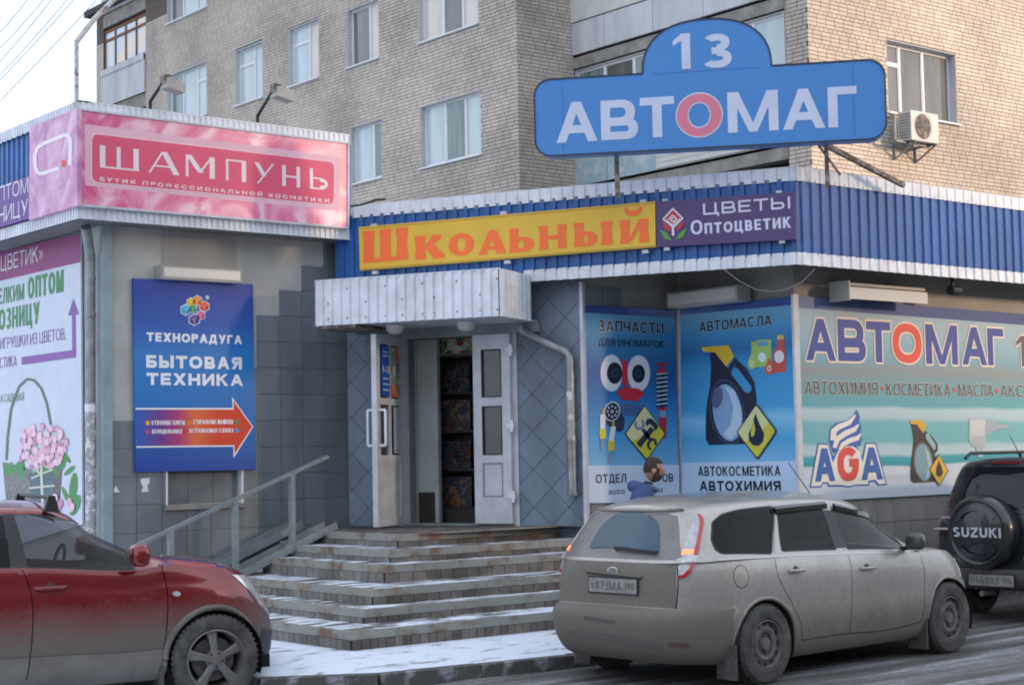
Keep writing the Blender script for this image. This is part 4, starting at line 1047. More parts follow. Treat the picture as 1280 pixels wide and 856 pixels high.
for k in range(110):
    t, r_ = rnd.uniform(0, 6.28), rnd.uniform(0, 1)**.5; tl.append(ell(z3((122+72*r_*math.cos(t), 628+62*r_*math.sin(t))), 2.9, 4.6, rnd.uniform(-30, 30), 8))
for c in ((158, 770), (172, 785), (198, 782), (205, 797), (165, 800)): tl.append(ell(z3(c), 3.6, 6, rnd.uniform(-20, 20), 8))
for k, col in enumerate(('C98AA6', 'E3B0C6', 'EFCBD9')):
    s.polys(tl[k::3], col, 6+k, 'tulip_print')

# ================= blue appliance poster
z = Zm(2.852, 0, 280)
s = Sign('appliance_poster', 'blue poster with a coloured cube cluster and an orange arrow, on the left shop wall', 'sign', FA, .05, (169.8, 589.8))
pan = [(169.8, 589.8), (320.2, 586.6), (316.3, 355.4), (166.5, 347.7)]
s.panel(pan, ramp_mat('blue_poster', [(0, '24479E'), (.33, '1F72BE'), (.62, '2E7FC6'), (.82, '2C5CB0'), (1, '2A4AA0')], 0, 1.95, noise=.25, nscale=1.2), .035)
s.text('ТЕХНОРАДУГА', z((522, 419)), z((862, 427)), z((522, 387))[1], 'EEF3FB', 2, .08)
s.text('БЫТОВАЯ', z((521, 513)), z((862, 517)), z((521, 468))[1], 'EEF3FB', 2, .085)
s.text('ТЕХНИКА', z((522, 573)), z((866, 577)), z((522, 530))[1], 'EEF3FB', 2, .085)
arr = z((483, 655), (829, 655), (827, 616), (903, 722), (833, 833), (831, 793), (485, 797))
s.poly(arr, 'F0F2F6', 1, 'arrow')
am = ramp_mat('arrow_ramp', [(0, '2B62B8'), (.30, '6C3E90'), (.5, 'B03A78'), (.72, 'E5703F'), (1, 'D8452C')], 0, 1.0, 'X', noise=.12)
s.poly(z((483, 661), (833, 661), (832, 630), (898, 722), (836, 818), (835, 787), (485, 791)), am, 2, 'arrow')
for t, a, b, h in (('КУХОННЫЕ ПЛИТЫ', (540, 716), (658, 715), 16), ('СТИРАЛЬНЫЕ МАШИНЫ', (688, 714), (830, 711), 16), ('ХОЛОДИЛЬНИКИ', (540, 747), (648, 745), 15), ('ВСТРАИВАЕМАЯ ТЕХНИКА', (675, 745), (832, 741), 15)):
    s.text(t, z(a), z(b), z((a[0], a[1]-h))[1], 'F2EDF2', 3, .08)
for c, col in (((526, 709), 'F0B428'), ((526, 740), 'D2488C'), ((675, 709), 'E98A2E'), ((660, 740), 'C9374A'), ((844, 706), '3A9960'), ((845, 735), '3FA0D8')):
    s.poly(ell(z(c), 2.9, 3.2, 0, 6), col, 3, 'cube_print')
def cube(c, r, cols):
    x, y = c; h = r*.87
    s.poly(z((x, y-r), (x+h, y-r/2), (x+h, y+r/2), (x, y+r), (x-h, y+r/2), (x-h, y-r/2)), 'E9EEF4', 2, 'cube_print')
    k = .86; r2, h2 = r*k, h*k
    s.poly(z((x, y-r2), (x+h2, y-r2/2), (x, y), (x-h2, y-r2/2)), cols[0], 3, 'cube_print')
    s.poly(z((x-h2, y-r2/2+1), (x-1, y+1), (x-1, y+r2), (x-h2, y+r2/2)), cols[1], 3, 'cube_print')
    s.poly(z((x+1, y+1), (x+h2, y-r2/2+1), (x+h2, y+r2/2), (x+1, y+r2)), cols[2], 3, 'cube_print')
for c, r, cols in (((680, 278), 17, ('F4CF3A', 'E8B62A', 'D9A51E')), ((703, 273), 20, ('F19A4A', 'E8832E', 'D97020')), ((728, 294), 21, ('EE5B50', 'DE3F3C', 'C8302E')), ((662, 306), 22, ('5CC4EA', '3AA8DC', '2B94CC')), ((688, 302), 16, ('4FB46A', '37994F', '2C8542')), ((715, 325), 18, ('E26AA8', 'D04A92', 'B83A80')), ((692, 341), 23, ('6A5AA8', '4A3E90', '32347E'))): cube(c, r, cols)
s.poly(ell(z((739, 262)), 2.4, 2.6), 'C9CFE0', 2, 'mark')

# ================= yellow school sign
z = Zm(3.568, 380, 240); zz6 = Zm(3.566, 680, 240)
s = Sign('school_sign', 'long mustard yellow sign with chunky orange letters on the blue fascia', 'sign', FBs, .10, (450, 338.1))
ym = mat('mustard_sign', (.80, .50, .045), .5, var=.07, scale=2)
s.panel([(450, 338.1), (819.6, 308.7), (818.8, 251.8), (448.4, 284)], ym, .075)
q = MB()
for i, (a, b) in enumerate((((452, 336.4), (818, 307.2)), ((450.5, 285.8), (817, 253.8)))):
    a, b = s.L(a), s.L(b); q.bar((a[0], -.003, a[1]), (b[0], -.003, b[1]), .006, .008)
q.build('edge_trim', mat('mustard_trim', (.50, .33, .05), .4), s.T)
for px_ in ((466.5, 281.5), (628.5, 266), (803.5, 251.5), (468, 340.5), (633.5, 327.5), (806, 314.5)):
    c = s.L(px_); q = MB(); q.box(c[0]-.035, c[0]+.035, .005, .06, c[1]-.018, c[1]+.018); q.build('bracket', M['upvc_dirty'], s.T)
def hour(cx, w, y0=0, y1=1, fl=1.35):
    """a bulging serif stem"""
    L_, R_ = [], []; n = 10
    for i in range(n+1):
        t = i/n; k = 1+(fl-1)*abs(2*t-1)**2.4; e = 1.0 if 0 < i < n else .86
        L_.append((cx-w/2*k*e, y0+(y1-y0)*t)); R_.append((cx+w/2*k*e, y0+(y1-y0)*t))
    return L_ + R_[::-1]
def blob(pts): return pts
OC = mat('orange_letters', (1.0, .17, .03), .45)
def bowl(x0, x1, y0, y1, hx, hy, ccx, ccy, n=18):
    """ring as quads: outer ellipse with a tilted inner hole"""
    cx, cy, rx, ry = (x0+x1)/2, (y0+y1)/2, (x1-x0)/2, (y1-y0)/2; o = []
    for i in range(n):
        a, b = 2*math.pi*i/n, 2*math.pi*(i+1)/n
        f = lambda t, k: (cx+rx*math.cos(t), cy+ry*math.sin(t)) if k else (cx+ccx+hx*math.cos(t), cy+ccy+hy*math.sin(t))
        o.append([f(a, 1), f(b, 1), f(b, 0), f(a, 0)])
    return o
defs = [
 ((262, 318), (468, 300), (262, 176), [hour(.14, .22), hour(.50, .22), hour(.86, .22), [(.05, .0), (.95, 0), (.95, .12), (.05, .12)]]),
 ((492, 303), (630, 292), (492, 198), [hour(.2, .30), [(.25, .42), (.42, .36), (.86, .84), (.92, .96), (.60, 1.0), (.52, .82)], [(.38, .50), (.62, .62), (1.0, .10), (.96, .0), (.62, .0)]]),
 ((645, 290), (760, 280), (645, 190), bowl(0, 1, 0, 1, .17, .30, 0, 0)),
 ((778, 281), (900, 272), (778, 176), [[(.0, .0), (.34, .0), (.36, .06), (.30, .14), (.50, .62), (.66, .06), (.64, 0), (1.0, 0), (1.0, .1), (.70, .95), (.58, 1.02), (.45, 1.0), (.36, .9), (.08, .16), (0, .08)], [(.28, .18), (.62, .18), (.58, .32), (.34, .32)]]),
 ((912, 272), (1028, 262), (912, 166), [hour(.22, .32), [(.22, 0), (.6, 0), (.6, .14), (.3, .14)], [(.3, .46), (.6, .46), (.6, .62), (.3, .62)]] + arcb(.58, .31, .42, .31, -90, 90, .26)),
 ((1044, 259), (1178, 248), (1044, 154), [hour(.19, .26), hour(.81, .26), [(.25, .40), (.75, .40), (.75, .58), (.25, .58)]])]
pl = []
def addg(d, zz):
    p0, p1, pt_, polys_ = d
    a0, z0_ = s.L(zz(p0)); a1, z1_ = s.L(zz(p1)); _, zt_ = s.L(zz(pt_)); H = zt_-z0_
    for p in polys_: pl.append([(a0+(a1-a0)*u, z0_+(z1_-z0_)*u+H*v) for u, v in p])
for d in defs: addg(d, z)
addg(((131, 246), (240, 238), (131, 140), [hour(.24, .36), [(.22, 0), (.6, 0), (.6, .14), (.3, .14)], [(.3, .46), (.6, .46), (.6, .62), (.3, .62)]] + arcb(.58, .31, .42, .31, -90, 90, .26)), zz6)
addg(((250, 238), (312, 232), (250, 134), [hour(.5, .72)]), zz6)
addg(((335, 233), (474, 222), (335, 128), [hour(.2, .27), hour(.8, .27), [(.28, .10), (.42, .10), (.76, .82), (.60, .86)]]), zz6)
addg(((358, 112), (440, 104), (358, 74), [[(0, 1), (.1, .35), (.3, .02), (.6, 0), (.88, .3), (1, 1), (.85, 1.05), (.68, .70), (.5, .62), (.3, .72), (.15, 1.05)]]), zz6)
s.polys(pl, OC, 2, 'lettering', loc=True)

# ================= purple flower shop sign
z = zz6
s = Sign('flower_shop_sign', 'purple sign with a red square rose emblem and pale letters, right of the yellow sign', 'sign', FBs, .10, (820.6, 309))
s.panel([(820.9, 308.8), (994.2, 299.4), (992.9, 239.8), (820, 252)], mat('purple_sign', (.085, .045, .16), .45, var=.08), .07)
s.text('ЦВЕТЫ', z((710, 100)), z((1098, 77)), z((710, 48))[1], 'DCD9F0', 2, .03)
s.text('Оптоцветик', z((655, 188)), z((1102, 163)), z((655, 124))[1], 'DAD8F2', 2, .035)
s.poly(z((575, 70), (623, 118), (577, 163), (527, 122)), 'E8E0EE', 2, 'emblem')
s.poly(z((575, 80), (613, 118), (577, 152), (537, 122)), 'C2404C', 3, 'emblem')
s.polys(strokes_q(z((577, 195), (575, 150)), 3) + strokes_q(z((556, 124), (574, 104), (592, 120), (577, 136), (566, 124), (576, 115)), 1.7) + strokes_q(z((575, 150), (606, 120)), 1.6) + strokes_q(z((575, 150), (545, 124)), 1.6), 'EADFEA', 5, 'emblem')
s.polys([z((527, 128), (568, 160), (562, 178), (536, 158)), z((625, 125), (588, 160), (596, 176), (618, 156))], 'C2404C', 4, 'emblem')
s.polys([z((516, 168), (545, 180), (572, 218), (540, 208)), z((640, 160), (612, 176), (584, 216), (618, 202))], '5FA044', 4, 'emblem')
for px_ in ((831, 250.5), (973, 240), (833, 311), (977, 302)):
    c = s.L(px_); q = MB(); q.box(c[0]-.03, c[0]+.03, .01, .06, c[1]-.016, c[1]+.016); q.build('bracket', M['upvc_dirty'], s.T)

# ================= big blue roof sign
_p0 = at_d(888, 190, 17.3); FR = Fr(_p0[:2], R(-50))
s = Sign('roof_sign', 'large blue roof board with a rounded hump, white letters and one pink ringed O', 'sign', FR, 0.0, (690, 195))
z = Zm(1, 0, 0)
lo = [s.L(p) for p in ((669, 195.8), (1108, 173.4), (1106, 73.5), (668, 101))]
zb, zt = (lo[0][1]+lo[1][1])/2, (lo[2][1]+lo[3][1])/2; xa, xb = (lo[0][0]+lo[3][0])/2, (lo[1][0]+lo[2][0])/2
hc = s.L((884, 85)); h0 = s.L((803, 90))[0]; h1 = s.L((964.5, 80))[0]; htop = s.L((884, 24))[1]
base = rrect(((xa+xb)/2, (zb+zt)/2), xb-xa, zt-zb, .17, 6)
# outline: rounded bar with the hump on top
out = []
rr = .17
for cx, cy, a in ((xb-rr, zt-rr, 0), ):
    for i in range(7): t = R(90-90*i/6); out.append((cx+rr*math.cos(t), cy+rr*math.sin(t)))
for i in range(7): t = R(0-90*i/6); out.append((xb-rr+rr*math.cos(t), zb+rr+rr*math.sin(t)))
for i in range(7): t = R(-90-90*i/6); out.append((xa+rr+rr*math.cos(t), zb+rr+rr*math.sin(t)))
for i in range(7): t = R(180-90*i/6); out.append((xa+rr+rr*math.cos(t), zt-rr+rr*math.sin(t)))
hw = (h1-h0)/2; hx = (h0+h1)/2
for i in range(21): t = R(180-180*i/20); out.append((hx+hw*math.copysign(abs(math.cos(t))**.85, math.cos(t)), zt+(htop-zt)*abs(math.sin(t))**.85))
q = MB(); q.prism(out, 0, .22); bm_ = mat('blue_board', (.05, .235, .60), .38, var=.05, scale=1.2, bump=.03, bscale=3)
q.build('board', [bm_], s.T)
q = MB()
cx_, cz_ = hx, (zb+zt)/2
for i in range(len(out)):
    a, b = out[i], out[(i+1) % len(out)]
    if abs(a[0]-b[0])+abs(a[1]-b[1]) > 1e-4: q.bar((a[0], .0, a[1]), (b[0], .0, b[1]), .015, .018)
q.build('edge_strip', mat('dark_edge', (.02, .03, .06), .5), s.T)
q = MB(); 
for xx in (xa+.30, xb-.32): q.box(xx-.006, xx+.006, -.003, 0, zb+.05, zt-.03)
q.box(h0+.1, h1-.1, -.003, 0, zt-.012, zt-.004); q.build('seam', mat('seam_blue', (.05, .19, .48), .5), s.T)
def tz(p, pt_): return s.L(pt_)[1]-s.L(p)[1]
LC = 'C9D2EA'
zz = Zm(2.852, 400, 0); z3_ = Zm(2.852, 840, 0)
for ch, a, b, top in (('А', zz((843, 511)), zz((990, 503)), zz((843, 368))[1]), ('В', zz((1003, 501)), zz((1135, 495)), zz((1003, 360))[1]), ('Т', z3_((-112, 493)), z3_((10, 487)), z3_((-112, 350))[1]),
                      ('М', z3_((200, 474)), z3_((381, 466)), z3_((200, 330))[1]), ('А', z3_((396, 465)), z3_((547, 456)), z3_((396, 322))[1]), ('Г', z3_((558, 456)), z3_((662, 451)), z3_((558, 312))[1])):
    s.text(ch, a, b, top, LC, 2, .055)
s.text('1', z3_((5, 250)), z3_((67, 246)), z3_((5, 123))[1], LC, 2, .06)
s.text('3', z3_((112, 245)), z3_((214, 240)), z3_((112, 124))[1], LC, 2, .06)
oc = s.L(z3_((97, 411))); ow_, oh_ = s.L(z3_((182, 411)))[0]-oc[0], s.L(z3_((97, 330)))[1]-oc[1]
def ring(c, rx, ry, tx, ty, n=28):
    o = []
    for i in range(n):
        a, b = 2*math.pi*i/n, 2*math.pi*(i+1)/n
        o.append([(c[0]+rx*math.cos(a), c[1]+ry*math.sin(a)), (c[0]+rx*math.cos(b), c[1]+ry*math.sin(b)), (c[0]+(rx-tx)*math.cos(b), c[1]+(ry-ty)*math.sin(b)), (c[0]+(rx-tx)*math.cos(a), c[1]+(ry-ty)*math.sin(a))])
    return o
s.polys(ring(oc, ow_, oh_, ow_*.56, oh_*.48), 'D3D8EC', 2, 'letter_ring', loc=True)
s.polys(ring(oc, ow_*.95, oh_*.94, ow_*.46, oh_*.36), 'DE7F96', 3, 'letter_ring', loc=True)
for px_, zbm in ((767, None), (1033, None)):
    a, z0_ = s.L((px_, 190)); q = MB(); q.bar((a, .25, zt-.1), (a, .25, 4.45-s.z0), .045, .045); q.build('post', M['rust'], s.T)
a, z0_ = s.L((1010, 180)); q = MB(); q.bar((a, .3, .12), (a+1.0, 1.3, 4.6-s.z0), .05, .05); q.bar((a+.05, .3, .1), (a+.32, .4, 4.6-s.z0), .02, .02); q.build('brace', M['rust'], s.T)

# ================= spare parts poster
z = Zm(4.28, 700, 340); w = Zm(4.267, 700, 460)
s = Sign('spare_parts_poster', 'narrow blue poster with headlamps, shock absorber and crossed tools beside the door wall', 'sign', FZ, .05, (734.7, 628.3))
s.panel([(734.9, 628.6), (849, 627), (843.5, 387.9), (728, 380.9)], ramp_mat('poster_blue_a', [(0, '7FB8DD'), (.2, '4FA0D6'), (.45, '2F78BC'), (.62, '2A5E9E'), (.85, '3F8ABF'), (1, '6AA9CF')], .35, 2.1, noise=.15), .02)
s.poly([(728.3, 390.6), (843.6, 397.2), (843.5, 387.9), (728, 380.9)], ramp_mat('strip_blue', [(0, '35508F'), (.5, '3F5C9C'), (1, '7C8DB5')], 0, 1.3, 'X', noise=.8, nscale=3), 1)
s.poly([(734.9, 628.4), (849, 626.8), (848.8, 580.7), (733.7, 581.9)], 'C8D8EC', 1)
DK = '232B3A'
s.text('ЗАПЧАСТИ', z((205, 316)), z((553, 333)), z((205, 255))[1], DK, 3, .035, 'BFD3E6', .05)
s.text('ДЛЯ ИНОМАРОК', z((205, 395)), z((557, 405)), z((205, 356))[1], DK, 3, .02)
s.text('ОТДЕЛ', w((190, 613)), w((352, 609)), w((190, 566))[1], DK, 3, .03)
s.text('ОВ', w((545, 606)), w((603, 605)), w((545, 562))[1], DK, 3, .03)
s.text('auto', w((257, 671)), w((345, 670)), w((257, 636))[1], DK, 3, .0)
s.text('u', w((522, 660)), w((545, 660)), w((522, 625))[1], DK, 3, .0)
for c, rx, ry, c2, r2, r3 in (((275, 540), 60, 100, (290, 540), 41, 58), ((420, 541), 62, 98, (418, 543), 35, 49)):
    s.poly(ell(z(c), rx/4.28, ry/4.28), 'C6D2E4', 2, 'headlamp_print'); s.poly(ell(z(c), rx/4.28*.93, ry/4.28*.94), 'D9E2EE', 3, 'headlamp_print')
    s.poly(ell(z(c2), r2/4.28, r3/4.28), '1A2236', 4, 'headlamp_print'); s.poly(ell(z(c2), r2/4.28*.45, r3/4.28*.4), '3A4A66', 5, 'headlamp_print'); s.poly(ell(z(c2), r2/4.28*.28, r3/4.28*.25), '121826', 6, 'headlamp_print')
s.poly(z((332, 462), (356, 480), (362, 600), (342, 612), (330, 590)), 'C8283C', 5, 'red_print')
s.poly(z((305, 640), (330, 622), (350, 615), (420, 624), (442, 645), (440, 664), (422, 668), (420, 690), (328, 684), (326, 664), (306, 660)), 'C8283C', 5, 'red_print')
s.poly(w((318, 200), (345, 190), (400, 190), (430, 205), (425, 250), (385, 256), (340, 250), (322, 240)), '4A6396', 2, 'filter_print')
s.poly(w((238, 262), (300, 210), (345, 268), (338, 325), (318, 342), (290, 330), (250, 300)), '2A3550', 3, 'filter_print')
s.poly(ell(w((275, 230)), 10, 12.6, 15), 'C8D4E4', 4, 'filter_print'); s.poly(ell(w((275, 231)), 8.6, 11, 15), '20283C', 5, 'filter_print')
s.polys([ell((w((275+24*math.cos(t*.785), 231+28*math.sin(t*.785)))), 1.2, 1.6, 0, 8) for t in range(8)] + [ell(w((275, 231)), 1.8, 2.4)], 'B8C4D8', 6, 'filter_print')
for dx, dy in ((0, 0), (56, 64)):
    x, y = 226+dx, 215+dy; k = -10 if dx else 0
    s.poly(w((x-5, y), (x+5, y), (x+6, y+34), (x-4, y+34)), 'C9A64A', 4, 'plug_print')
    s.poly(w((x-13, y+32), (x+13, y+32), (x+12+k, y+112), (x-15+k, y+112)), 'DCE6F0', 5, 'plug_print')
    s.poly(w((x-18+k, y+108), (x+16+k, y+108), (x+15+k, y+160), (x-18+k, y+160)), 'D9C73C', 6, 'plug_print')
    s.poly(w((x-13+k, y+160), (x+8+k, y+160), (x+2+k*1.6, y+226), (x-12+k*1.6, y+226)), '7F96B8', 5, 'plug_print')
s.poly(w((533, 20), (552, 20), (556, 212), (530, 212)), '2B3550', 3, 'absorber_print')
s.polys([w((512, 30+i*23), (572, 22+i*23), (572, 29+i*23), (512, 37+i*23)) for i in range(8)], 'C6D2E2', 5, 'absorber_print')
s.polys([w((512, 40+i*23), (572, 32+i*23), (572, 41+i*23), (512, 48+i*23)) for i in range(8)], '26304A', 4, 'absorber_print')
s.polys([w((516, 14), (541, 0), (566, 14), (572, 26), (512, 26)), w((520, 210), (568, 210), (568, 224), (520, 224)), w((524, 262), (566, 262), (564, 372), (534, 366)), z((498, 490), (520, 488), (560, 488), (586, 492), (560, 500), (520, 498)), z((538, 500), (546, 500), (565, 536), (522, 536))], 'B82840', 5, 'absorber_print')
s.polys([w((529, 222), (560, 222), (560, 262), (529, 262))], '8FA0BC', 4, 'absorber_print')
s.poly(rounded_quad(lv(w((447, 196), (562, 350), (459, 494), (341, 350))), .03), '222A3C', 6, 'tool_mark', loc=True)
s.poly(rounded_quad(lv(w((447, 204), (555, 350), (459, 484), (348, 350))), .03), 'D8C93E', 7, 'tool_mark', loc=True)
s.poly(rounded_quad(lv(w((447, 204), (520, 302), (380, 392), (348, 350))), .02), 'DAD9A8', 8, 'tool_mark', loc=True)
s.polys([w((402, 402), (478, 310), (498, 330), (424, 424)), w((458, 272), (480, 266), (516, 300), (518, 320), (500, 334), (492, 310), (470, 296), (462, 312), (450, 296))], '2A3246', 9, 'tool_mark')
s.polys([w((428, 330), (446, 322), (488, 380), (474, 396))] + strokes_q(w((478, 386), (464, 402), (468, 424), (482, 432)), 3.2) + strokes_q(w((478, 384), (496, 378), (506, 392), (504, 410)), 3.2), '2A3246', 9, 'tool_mark')
s.polys(strokes_q(w((432, 276), (442, 298), (432, 320), (410, 324), (396, 308), (398, 286)), 3.0), '6F86B4', 10, 'tool_mark')

# ================= motor oil poster
z = Zm(3.29, 860, 360); zz = zz6
s = Sign('motor_oil_poster', 'blue poster with a big dark oil canister and a yellow drop diamond', 'sign', FM, .05, (852, 640))
s.panel([(852, 641), (1000.8, 633), (991.5, 370.4), (850.3, 386.3)], ramp_mat('poster_blue_b', [(0, '8CC0E6'), (.18, '4FA8DE'), (.30, '86C4EC'), (.36, '4AA4DC'), (.62, '3F97D2'), (.72, '3474B4'), (.84, '4C9CCE'), (1, '83BAD4')], .50, 2.35, noise=.10), .02)
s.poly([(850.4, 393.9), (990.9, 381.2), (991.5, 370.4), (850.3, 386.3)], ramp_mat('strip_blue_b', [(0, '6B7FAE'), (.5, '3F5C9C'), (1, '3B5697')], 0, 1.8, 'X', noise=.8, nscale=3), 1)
s.poly([(852, 641), (1000.8, 633), (997, 575.8), (851.6, 578.3)], 'BCD4EE', 1)
s.text('АВТОМАСЛА', z((48, 181)), z((346, 154)), z((48, 139))[1], DK, 3, .035, 'A9CCE2', .06)
s.text('АВТОКОСМЕТИКА', z((43, 775)), z((382, 768)), z((43, 736))[1], DK, 3, .03)
s.text('АВТОХИМИЯ', z((50, 838)), z((383, 830)), z((50, 797))[1], '1A2230', 3, .06)
def canister(z, body, lvb=3):
    s.poly(z((64, 262), (70, 300), (84, 380), (74, 440), (68, 520), (70, 600), (74, 636), (90, 646), (232, 641), (262, 600), (282, 540), (283, 450), (275, 390), (245, 335), (196, 284), (176, 262)), body, lvb, 'canister_print')
    s.poly(z((57, 243), (168, 235), (192, 280), (160, 323), (112, 264), (66, 263)), 'DDBE3A', lvb+1, 'canister_print')
s.polys([z((66, 262), (90, 262), (96, 320), (92, 400), (80, 470), (74, 540), (74, 620), (88, 645), (180, 642), (180, 560), (165, 480), (165, 330), (120, 262)), z((165, 330), (196, 284), (205, 298), (180, 338), (178, 352), (235, 428), (250, 432), (262, 420), (262, 404), (205, 330), (192, 326), (205, 298), (245, 335), (275, 390), (283, 450), (282, 560), (240, 620), (232, 641), (180, 642), (165, 480))], '252B45', 3, 'canister_print')
s.poly(z((57, 243), (168, 235), (192, 280), (160, 323), (112, 264), (66, 263)), 'DDBE3A', 5, 'canister_print')
s.poly(ell(z((163, 508)), 72/3.29, 136/3.29, -8, 26), '3B4668', 5, 'canister_print')
s.poly(ell(z((164, 510)), 66/3.29, 127/3.29, -8, 26), '20263E', 6, 'canister_print')
s.poly(ell(z((166, 512)), 60/3.29, 118/3.29, -8, 26), '86A9D2', 7, 'canister_print')
s.poly(z((150, 400), (195, 420), (222, 500), (222, 580), (180, 622), (150, 600), (180, 560), (190, 490), (170, 430)), 'B8CFE8', 8, 'canister_print')
s.poly(ell(z((124, 450)), 22/3.29, 45/3.29, 10), '5A6690', 8, 'canister_print')
s.poly(rounded_quad(lv(z((285, 474), (371, 588), (289, 707), (202, 592))), .035), '232A3C', 9, 'drop_mark', loc=True)
s.poly(rounded_quad(lv(z((285, 482), (364, 588), (289, 698), (209, 592))), .035), 'CFCB4A', 10, 'drop_mark', loc=True)
s.poly(rounded_quad(lv(z((285, 482), (340, 556), (240, 634), (209, 592))), .02), 'D6DBA0', 11, 'drop_mark', loc=True)
s.poly(z((282, 514), (300, 560), (318, 598), (314, 630), (296, 648), (272, 646), (256, 626), (254, 598), (268, 570)), '252B45', 12, 'drop_mark')
s.poly(z((276, 545), (282, 580), (278, 606), (266, 612), (264, 590)), 'CFCB4A', 13, 'drop_mark')
s.poly(z((262, 236), (280, 232), (284, 214), (344, 210), (344, 318), (290, 325), (268, 322), (262, 300)), 'A8CC6E', 3, 'green_canister_print')
s.poly(z((288, 222), (330, 220), (332, 236), (288, 238)), '5FA8DA', 4, 'green_canister_print'); s.poly(z((262, 222), (280, 220), (280, 232), (262, 234)), 'C9BE4A', 4, 'green_canister_print')
s.poly(ell(z((306, 284)), 16/3.29, 20/3.29), 'DDEBF2', 4, 'green_canister_print')
s.poly(z((370, 212), (396, 210), (398, 240), (403, 262), (404, 344), (352, 350), (350, 262), (366, 242)), 'C85A50', 3, 'red_bottle_print')
s.poly(z((368, 194), (396, 192), (396, 210), (368, 212)), 'D8C46A', 4, 'red_bottle_print')
s.poly(ell(z((377, 282)), 20/3.29, 26/3.29), 'E8E4E8', 5, 'red_bottle_print')
for c, col in (((266, 304), 'B4D47A'), ((337, 326), 'D86450')):
    s.poly(z((c[0], c[1]-42), (c[0]+18, c[1]), (c[0]+14, c[1]+24), (c[0], c[1]+30), (c[0]-14, c[1]+24), (c[0]-18, c[1])), col, 6, 'drop_print'); s.poly(ell(z((c[0], c[1]+4)), 2.4, 3.6), 'E8EEE0', 7, 'drop_print'); s.poly(ell(z((c[0], c[1]+4)), 1.4, 2.2), col, 8, 'drop_print')

# ================= long banner on the right wall
s = Sign('car_shop_banner', 'long teal and cream banner with big blue letters and one red O', 'banner', FC, .05, (1001, 625))
stops = [(0, 'C6D0DA'), (.165, 'C6D0DA'), (.175, '2E94A4'), (.215, '3FA0AE'), (.235, 'B4CCD4'), (.275, 'A8C6CE'), (.30, '6FB0B6'), (.40, '72B2BA'), (.425, 'A8C4CC'), (.47, 'B0CAD2'), (.49, '5FA4AE'), (.60, '6A9FAA'), (.68, '8A9294'), (.74, '78A4B4'), (.86, '93B2C0'), (1, 'A0B6C2')]
zc_ = [s.L((1001, 625))[1], s.L((1001, 385))[1]]
s.panel([(1001.5, 627), (1420, 604.5), (1420, 404), (993.5, 369.4)], ramp_mat('banner_bands', stops, zc_[0], zc_[1], noise=.06, nscale=.8), .02)
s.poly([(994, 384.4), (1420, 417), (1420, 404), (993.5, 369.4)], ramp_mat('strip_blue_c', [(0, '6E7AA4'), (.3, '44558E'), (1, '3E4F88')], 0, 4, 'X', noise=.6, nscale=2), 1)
z = zz = Zm(3.566, 960, 240); w = Zm(4.267, 980, 440)
LB = '3E4E98'
for ch, a, b, t, col in (('А', (168, 750), (302, 752), 563, LB), ('В', (312, 753), (436, 756), 566, LB), ('Т', (440, 757), (548, 760), 575, LB), ('О', (556, 761), (686, 764), 583, 'DC5347'), ('М', (704, 766), (846, 769), 589, LB), ('А', (865, 769), (976, 772), 600, LB), ('Г', (980, 772), (1052, 774), 607, LB), ('1', (1108, 777), (1150, 778), 640, '5A5560'), ('3', (1165, 778), (1260, 780), 642, '5A5560')):
    s.text(ch, z(a), z(b), z((a[0], t))[1], col, 4, .062, 'E6D9C8', .05)
for t, a, b, h in (('АВТОХИМИЯ', (110, 224), (500, 229), 71), ('КОСМЕТИКА', (545, 232), (888, 236), 69), ('МАСЛА', (930, 237), (1117, 238), 67), ('АКСЕССУАРЫ', (1155, 240), (1560, 244), 66)):
    s.text(t, w(a), w(b), w((a[0], a[1]-h))[1], '55525A', 3, .02, 'C9CFC9', .05)
for c in ((525, 192), (908, 200), (1135, 205)): s.poly(ell(w(c), 1.7, 2.9), 'DC5347', 3, 'dot')
BL, WH = '3C68AE', 'E9E4DA'
s.poly(w((135, 722), (178, 484), (238, 488), (262, 560), (300, 490), (380, 492), (415, 560), (432, 482), (490, 482), (548, 708), (500, 712), (480, 690), (455, 694), (452, 712), (380, 712), (345, 722), (300, 716), (235, 718), (228, 700), (205, 700), (200, 720)), BL, 2, 'brand_mark')
s.poly(w((143, 714), (184, 492), (233, 495), (258, 590), (285, 530), (310, 500), (370, 502), (402, 530), (418, 590), (438, 490), (484, 490), (540, 700), (505, 703), (486, 680), (448, 684), (446, 704), (385, 704), (345, 714), (295, 706), (240, 708), (232, 692), (202, 692), (196, 712)), WH, 3, 'brand_mark')
s.text('A', w((163, 692)), w((272, 686)), w((163, 514))[1], BL, 4, .07)
s.text('G', w((285, 690)), w((400, 686)), w((285, 506))[1], 'D9534F', 4, .08)
s.text('A', w((411, 682)), w((526, 677)), w((411, 508))[1], BL, 4, .07)
fl = [((262, 540), (240, 470), (245, 410), (275, 378), (335, 362), (372, 335), (385, 305), (402, 340), (398, 370), (412, 400), (404, 430), (414, 460), (405, 500), (330, 500), (290, 520))]
s.poly(w(*fl[0]), BL, 4, 'flame_mark')
s.polys([stroke(w((258, 470), (262, 420), (290, 398), (345, 375), (380, 335)), [7, 7.5, 7, 6, 1.5]), stroke(w((266, 510), (282, 462), (330, 430), (372, 412), (396, 385)), [5, 7, 7, 6, 1.5]), stroke(w((290, 520), (310, 492), (350, 470), (390, 458), (406, 435)), [2, 5.5, 6.5, 6, 1.5])], WH, 5, 'flame_mark')
s.poly(w((668, 362), (700, 368), (752, 420), (790, 452), (818, 490), (818, 525), (800, 545), (822, 600), (815, 690), (690, 696), (675, 685), (672, 640), (680, 560), (690, 470), (682, 410)), '3C3734', 3, 'canister_print')
